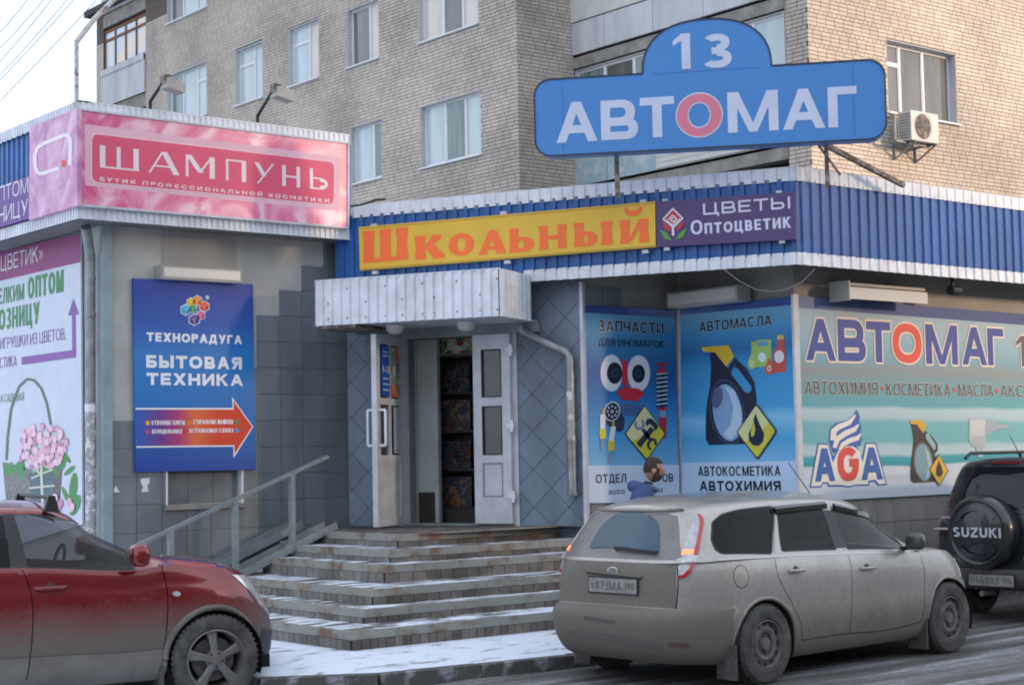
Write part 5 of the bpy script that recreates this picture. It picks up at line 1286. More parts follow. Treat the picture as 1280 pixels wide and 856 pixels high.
s.poly(w((668, 364), (738, 362), (758, 395), (740, 432), (706, 385), (672, 382)), 'D9A93C', 4, 'canister_print')
s.poly(w((752, 438), (765, 432), (805, 492), (806, 515), (795, 522), (755, 462)), '8FB9BC', 5, 'canister_print')
s.poly(ell(w((740, 585)), 12, 25, -5), '6E6A66', 4, 'canister_print'); s.poly(ell(w((741, 587)), 10.6, 23, -5), '7FA0AC', 5, 'canister_print')
s.poly(w((735, 490), (770, 540), (782, 600), (770, 660), (748, 682), (765, 610), (755, 545)), 'A9BCC4', 6, 'canister_print')
s.poly(w((822, 543), (874, 632), (823, 714), (768, 625)), '5A4A28', 7, 'drop_mark'); s.poly(w((822, 550), (868, 631), (823, 706), (774, 626)), 'D9B245', 8, 'drop_mark')
s.poly(w((820, 575), (836, 615), (843, 640), (832, 662), (815, 664), (804, 645), (806, 618)), '3C3734', 9, 'drop_mark')
s.poly(w((983, 354), (1078, 352), (1076, 455), (1070, 500), (1060, 520), (1000, 500), (984, 470)), 'AEB9BC', 3, 'gadget_print')
s.poly(w((990, 362), (1070, 360), (1068, 448), (992, 450)), 'C2CACC', 4, 'gadget_print')
s.poly(w((1076, 372), (1110, 368), (1140, 385), (1196, 384), (1196, 408), (1140, 410), (1105, 430), (1076, 440)), '9FAEB4', 4, 'gadget_print')
s.poly(w((1018, 500), (1062, 510), (1058, 560), (1034, 560)), 'A9B9C4', 4, 'gadget_print')
# vertical trims between the posters
for fr, px_, (yt_, yb_), wd_ in ((FZ, 849.5, (388, 640), .065), (FM, 996.5, (368, 640), .035), (FB, 729, (350, 650), .04)):
    a, zt_ = fr.px(px_, yt_); q = MB(); q.box(-wd_/2, wd_/2, -.085, -.002, .3, min(zt_, 3.66)); part('corner_trim', q, M['upvc_dirty'], rs, fr, a=a-(.05 if fr is FZ else 0))

# ------------------------------------------------------------------ lamps over the signs
def lampbox(name, label, fr, a0, a1, z0, z1, o0, o1, arms=True, open_=False):
    T_ = thing(name, label, 'lamp', fr.pt(a0, 0, z0), fr.ang); w, h = a1-a0, z1-z0
    q = MB(); q.prism([(0, 0), (w, 0), (w, h), (0, h)], -o1, -o0); q.build('housing', M['lamp_box'], T_)
    q = MB(); q.box(.02, w-.02, -o1-.006, -o1, .02, h-.02); q.build('front_cover', M['lamp_glass'], T_)
    q = MB(); q.box(-.008, .0, -o1-.004, -o0, -.004, h+.006); q.box(w, w+.008, -o1-.004, -o0, -.004, h+.006); q.build('end_cap', M['lamp_box'], T_)
    q = MB(); q.box(.01, w-.01, -o1+.01, -o0-.01, -.006, 0); q.build('diffuser', M['black'] if open_ else M['lamp_glass'], T_)
    if o0 > .05:
        for xx in (.1*w, .9*w): q = MB(); q.bar((xx, -o0, h*.6), (xx, 0, h*.9), .03, .02); q.build('arm', M['steel'], T_)
f_ = FA.off(.16); a0, z1 = f_.px(203, 328); a1, z0 = f_.px(302, 351)
lampbox('box_lamp', 'pale box lamp fixed to the plaster above the blue appliance poster', FA, a0, a1, z0-.02, z1-.03, 0.01, .16)
f_ = FM.off(.30); a0, z1 = f_.px(834, 367); a1, z0 = f_.px(921, 375)
lampbox('box_lamp', 'grey box lamp on arms under the fascia above the motor oil poster', FM, a0, a1, z0-.0, z1+.0, .08, .30)
f_ = FC.off(.35); a0, z1 = f_.px(1060, 358); a1, z0 = f_.px(1158, 380)
T_ = thing('floodlight', 'long trough lamp with its dark slot showing above the long teal banner', 'lamp', FC.pt(a0, 0, z0), FC.ang); w_ = a1-a0
q = MB(); q.prism([(0, 0), (w_, 0), (w_, .13), (0, .13)], -.37, -.34); q.build('reflector', M['lamp_glass'], T_)
q = MB(); q.box(.0, w_, -.34, -.12, .15, .18); q.build('housing', M['lamp_box'], T_)
q = MB(); q.box(-.02, 0, -.38, -.1, -.02, .2); q.build('end_cap', M['lamp_box'], T_)
q = MB(); q.box(.02, w_-.02, -.33, -.13, .07, .149); q.build('tube_holder', M['black'], T_)
for xx in (.2, w_-.2): q = MB(); q.bar((xx, -.2, .17), (xx, 0, .25), .03, .03); q.build('arm', M['steel'], T_)
cm = thing('security_camera', 'small dark security camera hanging under the right fascia', 'camera', FC.off(.45).pt(FC.off(.45).px(1187, 352)[0], 0, 3.55), 0)
q = MB(); q.lathe([(.0, 0), (.05, .0), (.06, .02), (.06, .16), (.045, .18), (0, .18)], 'x', 14); q.build('body', M['black'], cm)
q = MB(); q.bar((.05, 0, .05), (.05, 0, .38), .03, .03); q.box(0, .12, -.04, .04, .36, .39); q.build('bracket', M['black'], cm)

# two arm floodlights and a pole on the left shop roof
for (bx, by), (tx, ty), lab in (((188, 137), (208, 105), 'floodlight on a bent black arm above the middle of the pink sign'), ((322, 155), (345, 116), 'floodlight on a bent black arm near the right end of the pink sign')):
    P = FAs.off(-.25).px(bx, by); Q = FAs.off(.25).px(tx, ty)
    T_ = thing('arm_floodlight', lab, 'floodlight', FAs.pt(P[0], -.25, 5.42), 0)
    dx, dz = Q[0]-P[0], Q[1]-5.42
    q = MB(); q.tube([(0, 0, 0), (0, 0, P[1]-5.42+.09), (dx-.03, -.45, dz)], .019, 6); q.build('arm', M['black'], T_)
    q = MB(); q.prism([(0, -.05), (.21, -.09), (.21, .03), (.03, .06), (0, .05)], -.58, -.42); o = q.build('lamp_head', M['lamp_box'], T_); o.location = (dx-.03, 0, dz)
    q = MB(); q.box(-.04, .03, -.56, -.44, .0, .09); o = q.build('lamp_clamp', M['rust'], T_); o.location = (dx, 0, dz)
F_ = FAs.off(-.05); P = F_.px(95.7, 131); Q = F_.px(95.7, 52.6); Q2_ = F_.px(117.5, 24.5); Q3_ = F_.px(152, -10)
T_ = thing('roof_pole', 'white rusting bent pipe standing on the left shop roof corner', 'pole', F_.pt(P[0], 0, 5.44), 0)
q = MB(); zz0 = 5.44
q.tube([(0, 0, 0), (Q[0]-P[0], 0, Q[1]-zz0)], .024, 8); q.tube([(Q[0]-P[0], 0, Q[1]-zz0), (Q2_[0]-P[0], 0, Q2_[1]-zz0), (Q3_[0]-P[0], 0, Q3_[1]-zz0)], .028, 8)
q.build('pipe', mat('peeling_white_pipe', (.55, .53, .52), .6, col2=(.22, .12, .08), scale=9, thr=(.54, .6)), T_)
q = MB(); q.box(Q3_[0]-P[0]-.12, Q3_[0]-P[0]+.05, -.04, .04, Q3_[1]-zz0-.02, Q3_[1]-zz0+.06); q.build('lamp_bracket', M['black'], T_)
# overhead wires in the sky on the left
for k, (a, b) in enumerate((((0, 30), (27, 0)), ((0, 50), (47, 0)), ((0, 67), (57, 0)), ((0, 84), (76, 0)), ((0, 90), (84, 0)), ((0, 116), (112, 0)))):
    d_ = 46
    A_ = at_d(a[0]-(b[0]-a[0])*1.2, a[1]-(b[1]-a[1])*1.2, d_); B_ = at_d(b[0]+(b[0]-a[0])*1.0, b[1]+(b[1]-a[1])*1.0, d_)
    A_ = A_ + Vector((0, 0, 0)); q = MB()
    pts = []
    for i in range(9): t = i/8; pts.append(A_.lerp(B_, t)-Vector((0, 0, .25*4*t*(1-t))))
    q.tube([p-A_ for p in pts], .011, 4); o = q.build('overhead_wire', mat('wire_grey', (.30, .30, .32), .7) if k == 0 else bpy.data.materials['wire_grey']); o.location = A_
    tag(o, 'thin overhead wire, %s of six from the picture corner' % ('first', 'second', 'third', 'fourth', 'fifth', 'sixth')[k], 'wire', 'overhead wires in the top left sky')

# drainpipes
def pipe(root, pts, r, m, nm='pipe_run', joints=()):
    q = MB(); q.tube(pts, r, 14); q.build(nm, m, root, 40)
    for c in joints:
        q = MB(); q.lathe([(r, -.02), (r*1.16, -.018), (r*1.16, .018), (r, .02)], 'z', 14, c=c); q.build('collar', M['galv'], root)
f_ = FL.off(.10)
a_, zA = f_.px(113, 330); zt_ = 3.93
T_ = thing('drainpipe', 'grey drainpipe with peeling lower part at the left shop corner', 'drainpipe', f_.pt(a_, 0, .15), FL.ang)
zb1 = f_.px(113, 503)[1]; top = f_.px(113, 322)[1]-.15; e_ = f_.px(140, 280)
pipe(T_, [(0, 0, zb1-.15), (0, 0, top-.05)], .053, M['galv'], joints=((0, 0, top-.62), (0, 0, top-.22)))
pipe(T_, [(0, 0, top-.08), (0, 0, top), (.10, -.08, top+.2), (.17, -.13, min(e_[1], 4.29)-.15)], .055, M['galv'], 'upper_bend')
pipe(T_, [(0, 0, 0), (0, 0, zb1-.151)], .060, M['galv_peeling'], 'lower_run')
q = MB(); q.lathe([(.062, 0), (.064, .001), (.064, .08), (.062, .081)], 'z', 14, c=(0, 0, zb1-.25)); q.build('paper_band', M['upvc'], T_)
f_ = FB.off(.10); a_, z0_ = f_.px(715.5, 619); _, z1_ = f_.px(712, 440); ad_, zd_ = f_.px(655, 416); at_, zt_ = f_.px(651.5, 403)
T_ = thing('drainpipe', 'short elbowed grey drainpipe right of the open shop doors', 'drainpipe', f_.pt(a_, 0, z0_), FB.ang)
pipe(T_, [(0, 0, 0), (0, 0, .62)], .052, M['galv'], 'lower_run', ((0, 0, .60), (0, 0, .02)))
pipe(T_, [(0, 0, .60), (0, 0, 1.2)], .047, M['galv_peeling'], 'middle_run')
pipe(T_, [(0, 0, 1.15), (0, 0, z1_-z0_-.06), (-.03, 0, z1_-z0_), (ad_-a_+.05, 0, zd_-z0_-.02), (at_-a_, 0, zd_-z0_+.03), (at_-a_, 0, 3.20-z0_)], .048, M['galv'], 'upper_run', ((0, 0, z1_-z0_-.3),))

# ------------------------------------------------------------------ canopy over the door
T_ = thing('entrance_canopy', 'white ribbed sheet canopy over the open shop doors', 'canopy', FB.pt(.25, 0, 3.23), FB.ang)
cw, cd, ch = 2.27, 1.14, .505
q = MB(); corr(q, 0, cw, 0, ch, .115, .026, cd); q.build('front_sheet', M['white_sheet'], T_, fix=False)
q = MB(); corr(q, 0, cd-OB+.0, 0, ch, .115, .026, 0); o = q.build('side_sheet', M['white_sheet'], T_, fix=False); o.location = (cw, -cd, 0); o.rotation_euler = (0, 0, math.pi/2)
o.rotation_euler = (0, 0, math.pi/2)
q = MB(); corr(q, 0, cd, 0, ch, .115, .016, 0); o = q.build('side_sheet', M['white_sheet'], T_, fix=False); o.rotation_euler = (0, 0, -math.pi/2)
q = MB(); q.box(0, cw, -cd-.014, -.02, ch, ch+.012); q.build('top_sheet', M['white_sheet'], T_)
for k in range(9):
    q = MB(); q.box(.03, cw-.03, -cd+.03+k*.12, -cd+.03+k*.12+.113, .01, .025); q.build('soffit_slat', M['upvc_dirty'], T_)
q = MB(); q.box(-.0, .5, -cd+.02, -.05, -.03, .0); q.build('sagging_board', M['rust'], T_)
q = MB(); q.box(0, cw, -.075, -.02, -.10, .009); q.build('rear_beam', M['steel'], T_)
rv = MB(); rnd = random.Random(5)
for k in range(10):
    x = .17+.23*k+rnd.uniform(-.05, .05)
    for zz in (.07, .40 if k % 2 else .24): rv.box(x-.008, x+.008, -cd-.034, -cd-.0265, zz-.008, zz+.008)
rv.build('rivets', M['rust'], T_, kind='stuff')
for px_ in ((493.5, 411.5), (582.4, 407.3)):
    P = at_z(px_[0], px_[1], 3.19)
    L_ = thing('ceiling_lamp', 'round white dome lamp under the canopy, %s of the two' % ('left' if px_[0] < 550 else 'right'), 'lamp', P)
    q = MB(); q.lathe([(0, 0.045), (.10, .045), (.105, .03), (.10, .02)], 'z', 20); q.build('lamp_base', M['upvc'], L_, 40)
    q = MB(); q.lathe([(.10, .02), (.098, -.01), (.07, -.045), (.03, -.058), (0, -.06)], 'z', 20); q.build('lamp_shade', M['lamp_glass'], L_, 60)

# details on the open left door leaf (seen from its inner face)
def on_leaf(name, x0, x1, z0, z1, m, y=.002, t=.006, parent=None):
    q = MB(); q.box(x0, x1, y, y+t, z0, z1); return q.build(name, m, DOOR_L)
w_, h_ = DOOR_LW, DOOR_H
P1 = busy('toy_poster', [(.5, .06, .03), (.6, .15, .05), (.1, .25, .4), (.6, .5, .4), (.1, .3, .12)], 9, 5)
on_leaf('hours_sticker', .49, .76, .68*h_, .945*h_, ink('2458B8')); on_leaf('toy_poster', .13, .44, .68*h_, .945*h_, P1)
on_leaf('notice', .14, .36, .38*h_, .625*h_, ink('A8B4BC'))
for txt, zz, hh in (('8-18', .80, .09), ):
    v_, f__ = text_geo('9-18', 0); x0, x1 = min(v[0] for v in v_), max(v[0] for v in v_)
    q = MB(); q.add([(.745-(v[0]-x0)/(x1-x0)*.24, .0095, zz*h_+v[1]*.13) for v in v_], f__); q.build('lettering', ink('E6EAF6'), DOOR_L, fix=False)
q = MB()
for k, zz in enumerate((.91, .89, .77, .74, .71)): q.box(.53, .72, .0085, .0095, zz*h_, zz*h_+.014)
q.build('sticker_lines', ink('C8D4EE'), DOOR_L)
for yy, sg in ((.0, 1), (-.06, -1)):
    q = MB(); q.tube([(w_-.07, yy, .42*h_), (w_-.07, yy+sg*.07, .42*h_), (w_-.07, yy+sg*.075, .425*h_), (w_-.07, yy+sg*.075, .60*h_), (w_-.07, yy+sg*.07, .605*h_), (w_-.07, yy, .605*h_)], .016, 8)
    q.build('door_handle', M['upvc'], DOOR_L, 50)

# ------------------------------------------------------------------ entrance steps
corners = [(8.015, 12.105, .26), (8.485, 12.61, .385), (8.80, 12.93, .53), (9.30, 13.45, .70), (9.60, 13.78, .82), (9.99, 14.20, .95)]
st = thing('entrance_steps', 'worn tiled entrance steps with rusty metal nosings and thin snow', 'steps', (8.015, 12.105, 0))
ox, oy = 8.015, 12.105
M['nosing'] = mat('nosing_paint', (.29, .295, .27), .6, col2=(.20, .115, .065), scale=3.5, thr=(.50, .66), bump=.1)
M['riser_tile'] = mat('riser_tile', (.20, .172, .145), .8, island=.3, coord='World', col2=(.115, .10, .088), scale=2.6, thr=(.42, .62), bump=.15)
M['side_tile'] = mat('side_tile', (.215, .208, .195), .8, island=.22, coord='World', col2=(.13, .12, .11), scale=2.6, thr=(.45, .65), bump=.15)
M['riser_grout'] = mat('riser_grout', (.09, .085, .08), .95)
leftv = [15.4, 15.5, 15.5, 15.75, 15.8, 15.9]; prevz = .10
rightu = [13.9, 13.75, 13.55, 13.3, 13.1, 12.62]
ub_ = unit('riser', M['riser_tile']); us_ = unit('sr', M['side_tile'])
for i, (cx, cy, cz) in enumerate(corners):
    u1_ = rightu[i]; lv_ = leftv[i]; top = cz
    far_y = 16.55
    # solid core of this step
    # back edges follow the angled door wall
    def wally(u): 
        t = (u-10.97)/math.cos(AZB); return 16.6+t*math.sin(AZB)
    poly = [(cx+.012, cy+.012), (u1_, cy+.012), (u1_, max(wally(u1_), cy+.35) if u1_ < 12.33 else cy+.9), (10.97, 16.55), (10.3, 16.55 if i > 2 else lv_), (cx+.012, lv_)]
    if u1_ > 12.34: poly = [(cx+.012, cy+.012), (u1_, cy+.012), (u1_, min(13.9, cy+1.9)), (12.34, 13.9), (10.97, 16.55), (cx+.6, 16.55), (cx+.012, lv_)]
    q = MB(); q.plate([(a-ox, b-oy) for a, b in poly], prevz-.02 if i else .08, top-.012); q.build('step_core', M['riser_grout'], st)
    q = MB(); q.plate([(a-ox-(0.0), b-oy) for a, b in poly], top-.0115, top); q.build('tread', M['tread_snow'] if i < 5 else M['tread_bare'], st)
    # nosing strips
    nh = .070
    q = MB(); q.box(cx-ox-.012, u1_-ox, cy-oy-.012, cy-oy+.035, top-nh, top+.004); q.build('nosing', M['nosing'], st)
    q = MB(); q.box(cx-ox-.0115, cx-ox+.035, cy-oy+.0352, lv_-oy, top-nh, top+.0035); q.build('nosing', M['nosing'], st)
    # riser tiles
    zb0 = prevz+.002; hh = top-nh-zb0-.004
    tw = (.09, .125, .15, .17, .17, .26)[i]
    k = 0; x = cx
    while x < u1_-.03:
        w__ = min(tw*random.uniform(.92, 1.08), u1_-x)
        o = link('riser_tile', ub_, st); o.location = (x-ox+.003, cy-oy, zb0); o.scale = (w__-.008, .012+random.uniform(0, .004), hh); x += w__
    y = cy+.01
    while y < lv_-.03:
        w__ = min(max(.10, tw*.75)*random.uniform(.92, 1.08), lv_-y)
        o = link('riser_tile', us_, st); o.rotation_euler = (0, 0, -math.pi/2); o.location = (cx-ox, y-oy+w__-.004, zb0); o.scale = (w__-.008, .012+random.uniform(0, .004), hh); y += w__
    prevz = top
# ramp rails and its dark foundation
rp_ = thing('pram_ramp', 'pair of steel pram rails laid over the left end of the steps', 'ramp', (10.0, 15.65, .95))
for (y0, y1) in ((15.55, 15.80), (16.25, 16.50)):
    A_ = Vector((10.12, (y0+y1)/2, .985)); B_ = Vector((8.10, (y0+y1)/2, .20)); d_ = (B_-A_).normalized(); 
    q = MB(); off_ = Vector(rp_.location); wv = Vector((0, (y1-y0)/2, 0))
    q.bar(A_-off_, B_-off_, y1-y0, .012)
    for sg in (-1, 1): q.bar(A_-off_+wv*sg+Vector((0, 0, .03)), B_-off_+wv*sg+Vector((0, 0, .03)), .012, .08)
    q.build('rail_channel', M['steel'], rp_)
q = MB(); off_ = Vector(rp_.location)
for t in (.12, .45, .8): 
    c = Vector((10.1, 0, .93)).lerp(Vector((8.1, 0, .17)), t); q.box(c.x-off_.x-.05, c.x-off_.x+.05, 15.8-off_.y, 16.25-off_.y, c.z-off_.z-.02, c.z-off_.z)
q.build('cross_plate', M['steel'], rp_)
# handrail
hr = thing('handrail', 'grey steel handrail with square posts beside the pram ramp', 'handrail', (9.57, 15.6, 0))
q = MB(); q.bar((.47, 0, 1.77), (-1.85, 0, .90), .05, .035); q.build('top_rail', M['steel'], hr)
for u_, zb0, zt_ in ((9.575, .72, 1.585), (8.875, .50, 1.325), (8.12, .25, 1.04)):
    q = MB(); q.box(u_-9.57-.028, u_-9.57+.028, -.028, .028, zb0, zt_+.01); q.build('post', M['steel'], hr)
# loose cable loop under the right fascia
q = MB(); pts = []
for px_ in ((905, 337), (925, 352), (945, 362), (965, 365), (985, 361), (1003, 352), (1019, 336)):
    pts.append(at_d(px_[0], px_[1], 16.95))
q.tube([p-pts[0] for p in pts], .005, 5); o = q.build('loose_cable', mat('cable_dull', (.2, .195, .19), .7)); o.location = pts[0]; tag(o, 'thin loose cable sagging under the fascia corner of the right shop', 'cable')
q = MB(); pts = [at_d(x_, y_, 17.6) for x_, y_ in ((438, 258), (452, 256), (470, 250), (482, 249), (438, 246))]
q.tube([p-pts[0] for p in pts[:4]], .012, 5); o = q.build('roof_cable', M['cable']); o.location = pts[0]; tag(o, 'black cable lying on the roof edge right of the pink sign', 'cable')
q = MB(); q.box(0, .12, 0, .09, 0, .10)
# ================================================================== vehicles
def hermite(pts):
    xs = [p[0] for p in pts]; ys = [p[1] for p in pts]; n = len(xs)
    d = [(ys[i+1]-ys[i])/(xs[i+1]-xs[i]) for i in range(n-1)]
    m = [d[0]] + [0 if d[i-1]*d[i] <= 0 else 2*d[i-1]*d[i]/(d[i-1]+d[i]) for i in range(1, n-1)] + [d[-1]]
    def f(x):
        if x <= xs[0]: return ys[0]
        if x >= xs[-1]: return ys[-1]
        i = max(k for k in range(n-1) if xs[k] <= x); h = xs[i+1]-xs[i]; t = (x-xs[i])/h
        return ys[i]*(2*t**3-3*t**2+1)+m[i]*h*(t**3-2*t**2+t)+ys[i+1]*(-2*t**3+3*t**2)+m[i+1]*h*(t**3-t**2)
    return f
class Shell:
    """closed band of car bodywork: s runs round the plan outline (0 = rear centre, + = right side), t runs up the section"""
    def __init__(s, prof, zb, zt, xm, nf, nr, mtx, bulge=None):
        tt = [0]
        for a, b in zip(prof[:-1], prof[1:]): tt.append(tt[-1]+math.hypot((a[0]-b[0])*.75, (a[1]-b[1])))
        s.T = tt[-1]; s.h = hermite([(t, p[0]) for t, p in zip(tt, prof)]); s.w = hermite([(t, p[1]) for t, p in zip(tt, prof)])
        s.xf = hermite([(t, p[2]) for t, p in zip(tt, prof)]); s.xr = hermite([(t, p[3]) for t, p in zip(tt, prof)])
        s.zb, s.zt, s.xm, s.nf, s.nr, s.mtx, s.bulge = zb, zt, xm, nf, nr, mtx, bulge
        # arc-length table on the mid section
        N = 400; acc = [0]; pr = None
        for i in range(N+1):
            p = s.th(i/N*math.pi, s.T*.5)
            if pr is not None: acc.append(acc[-1]+(Vector(p)-Vector(pr)).length)
            pr = p
        s.S = acc[-1]; s.acc = acc; s.N = N
    def th(s, a, t):
        """a: 0 rear centre .. pi front centre, right side (y < 0)"""
        c, q = -math.cos(a), max(math.sin(a), 0.0); w = s.w(t); n = s.nf if c >= 0 else s.nr
        dd = (abs(c)**n+q**n)**(1/n); x = s.xm+((s.xf(t)-s.xm) if c >= 0 else (s.xm-s.xr(t)))*c/dd; y = w*q/dd
        zb, zt = s.zb(x), s.zt(x); z = zb+(zt-zb)*s.h(t)
        return (x, -y, z)
    def P(s, u, t):
        sg = 1 if u >= 0 else -1; v = min(abs(u), s.S); t = min(max(t, 0), s.T)
        lo, hi = 0, s.N
        while hi-lo > 1:
            m_ = (lo+hi)//2
            if s.acc[m_] <= v: lo = m_
            else: hi = m_
        f = (v-s.acc[lo])/max(s.acc[hi]-s.acc[lo], 1e-9)
        x, y, z = s.th((lo+f)/s.N*math.pi, t)
        p = Vector((x, y*sg, z))
        if s.bulge: p = s.bulge(p)
        return p
    def N_(s, u, t):
        e = .01; a = s.P(min(u+e, s.S) if u >= 0 else u+e, t)-s.P(u-e, t); t0, t1 = max(t-e, 0), min(t+e, s.T); b = s.P(u, t1)-s.P(u, t0)
        n = a.cross(b); n.normalize(); p = s.P(u, t)
        if n.dot(Vector((p.x-s.xm, p.y*3, 0))) < 0: n = -n
        return n
    def proj(s, u, t):
        v = s.mtx @ s.P(u, t)-EYE; w = v.dot(CF); return F_PX*v.dot(CR)/w+W_PX/2, H_PX/2-F_PX*v.dot(CU)/w
    def prep(s):
        s.tab = []
        for i in range(-110, 111):
            u = s.S*i/110
            for j in range(17):
                t = s.T*j/16; n = s.mtx.to_3x3() @ s.N_(u, t); v = s.mtx @ s.P(u, t)-EYE
                if n.dot(v) < 0.25: s.tab.append((s.proj(u, t), u, t))
    def inv(s, px):
        """the surface point seen at a photo pixel"""
        if not hasattr(s, 'tab'): s.prep()
        b = min(s.tab, key=lambda q: (q[0][0]-px[0])**2+(q[0][1]-px[1])**2); u, t = b[1], b[2]
        for _ in range(5):
            x, y = s.proj(u, t); e = .004; xu, yu = s.proj(u+e, t); xt, yt = s.proj(u, t+(e if t < s.T-e else -e)); st_ = e if t < s.T-e else -e
            a, b_, c, d = (xu-x)/e, (xt-x)/st_, (yu-y)/e, (yt-y)/st_; det = a*d-b_*c
            if abs(det) < 1e-6: break
            du, dt = (d*(px[0]-x)-b_*(px[1]-y))/det, (-c*(px[0]-x)+a*(px[1]-y))/det
            k = min(1, .08/max(abs(du), abs(dt), 1e-9)); u += du*k; t = min(max(t+dt*k, 0), s.T)
        return (u, t)
    def at(s, x, z, side=1):
        """(s, t) of a point given in side view"""
        lo, hi = .02*s.S, .98*s.S; t = s.T*.5
        for _ in range(4):
            a, b = 0.0, s.T
            for _ in range(26):
                m_ = (a+b)/2
                if s.P((lo+hi)/2 if _ == 99 else s.last if hasattr(s, 'last') else s.S/2, m_).z < z: a = m_
                else: b = m_
            t = (a+b)/2; a, b = .0, s.S
            for _ in range(30):
                m_ = (a+b)/2
                if s.P(m_, t).x < x: a = m_
                else: b = m_
            s.last = (a+b)/2
        return (s.last*side, t)
def inpoly(p, poly):
    x, y = p; c = False; n = len(poly); j = n-1
    for i in range(n):
        if (poly[i][1] > y) != (poly[j][1] > y) and x < (poly[j][0]-poly[i][0])*(y-poly[i][1])/(poly[j][1]-poly[i][1])+poly[i][0]: c = not c
        j = i
    return c
def dens(poly, step=.045, closed=True):
    out = []; n = len(poly)
    for i in range(n if closed else n-1):
        a, b = poly[i], poly[(i+1) % n]; l = math.hypot(a[0]-b[0], a[1]-b[1]); k = max(1, int(l/step))
        out += [(a[0]+(b[0]-a[0])*j/k, a[1]+(b[1]-a[1])*j/k) for j in range(k)]
    if not closed: out.append(poly[-1])
    return out
def smoothp(pts, n=5, closed=True):
    """Catmull-Rom through the points"""
    out = []; N = len(pts)
    for i in range(N if closed else N-1):
        p = [pts[(i+k) % N] if closed else pts[min(max(i+k, 0), N-1)] for k in (-1, 0, 1, 2)]
        for j in range(n):
            t = j/n; out.append(tuple(.5*((2*p[1][d])+(-p[0][d]+p[2][d])*t+(2*p[0][d]-5*p[1][d]+4*p[2][d]-p[3][d])*t*t+(-p[0][d]+3*p[1][d]-3*p[2][d]+p[3][d])*t**3) for d in (0, 1)))
    if not closed: out.append(pts[-1])
    return out
def seam(pts, w=.007):
    return stroke(dens(smoothp(pts, 4, False), .05, False), w)
def build_shell(sh, root, regions, default, gs=.06, gt=.05):
    """regions: (name, polygon or None, material, inset) first match wins; material None = opening"""
    V = []; E = []
    nu, nt = int(sh.S*2/gs), max(4, int(sh.T/gt))
    for i in range(nu+1):
        for j in range(nt+1): V.append(Vector((-sh.S+2*sh.S*i/nu, sh.T*j/nt)))
    for a in (0, nu):
        for j in range(nt): E.append((a*(nt+1)+j, a*(nt+1)+j+1))
    for i in range(nu):
        for j in (0, nt): E.append((i*(nt+1)+j, (i+1)*(nt+1)+j))
    for r_ in regions:
        d = dens(r_[1]); b = len(V)
        for p in d: V.append(Vector((min(max(p[0], -sh.S+.001), sh.S-.001), min(max(p[1], .0005), sh.T-.0005))))
        for k in range(len(d)): E.append((b+k, b+(k+1) % len(d)))
    vo, eo, fo, _, _, _ = delaunay_2d_cdt(V, E, [], 0, 1e-5)
    groups = {}
    bb = [(min(p[0] for p in r_[1]), max(p[0] for p in r_[1]), min(p[1] for p in r_[1]), max(p[1] for p in r_[1])) for r_ in regions]
    for f in fo:
        c = (sum(vo[i].x for i in f)/len(f), sum(vo[i].y for i in f)/len(f)); key = -1
        for k, r_ in enumerate(regions):
            if bb[k][0] <= c[0] <= bb[k][1] and bb[k][2] <= c[1] <= bb[k][3] and inpoly(c, r_[1]): key = k; break
        groups.setdefault(key, []).append(f)
    P3 = [sh.P(v.x, v.y) for v in vo]; res = {}
    merged = {}
    for key, fs in groups.items():
        nm, m, ins = (default[0], default[1], 0) if key < 0 else (regions[key][0], regions[key][2], regions[key][3])
        if m is None: continue
        merged.setdefault((nm, key if key >= 0 and nm != 'panel_gap' else nm), [m, ins, []])[2].extend(fs)
    for (nm, _), (m, ins, fs) in merged.items():
        mp_ = {}; q = MB(); ff = []
        for f in fs:
            idx = []
            for i in f:
                if i not in mp_:
                    mp_[i] = len(q.v); p = P3[i]
                    if ins: p = p-sh.N_(vo[i].x, vo[i].y)*ins
                    q.v.append(tuple(p))
                idx.append(mp_[i])
            q.f.append(tuple(idx)); q.m.append(0)
        o = q.build(nm, m, root, smooth=True); res.setdefault(nm, []).append(o)
    return res
def patch(sh, root, name, poly, m, off=.008, th=.014, st=.04, dens_=True, smooth=True):
    """a raised piece following the bodywork"""
    d = dens(poly, st); V = [Vector(p) for p in d]; E = [(k, (k+1) % len(d)) for k in range(len(d))]
    x0, x1 = min(p[0] for p in d), max(p[0] for p in d); y0, y1 = min(p[1] for p in d), max(p[1] for p in d)
    nx, ny = max(1, int((x1-x0)/st)), max(1, int((y1-y0)/st))
    for i in range(1, nx):
        for j in range(1, ny):
            p = (x0+(x1-x0)*i/nx, y0+(y1-y0)*j/ny)
            if inpoly(p, poly): V.append(Vector(p))
    vo, eo, fo, _, _, _ = delaunay_2d_cdt(V, E, [], 0, 1e-6)
    q = MB(); N = [sh.N_(v.x, v.y) for v in vo]; Pp = [sh.P(v.x, v.y) for v in vo]
    q.v = [tuple(p+n*off) for p, n in zip(Pp, N)] + [tuple(p+n*(off-th)) for p, n in zip(Pp, N)]; nv = len(vo)
    cnt = {}
    for f in fo:
        c = (sum(vo[i].x for i in f)/len(f), sum(vo[i].y for i in f)/len(f))
        if not inpoly(c, poly): continue
        q.f.append(tuple(f)); q.m.append(0)
        for i in range(len(f)):
            e = (f[i], f[(i+1) % len(f)]); cnt[e] = 1
    for (a, b) in list(cnt):
        if (b, a) not in cnt: q.f.append((b, a, a+nv, b+nv)); q.m.append(0)
    return q.build(name, m, root, smooth=40 if smooth else False)
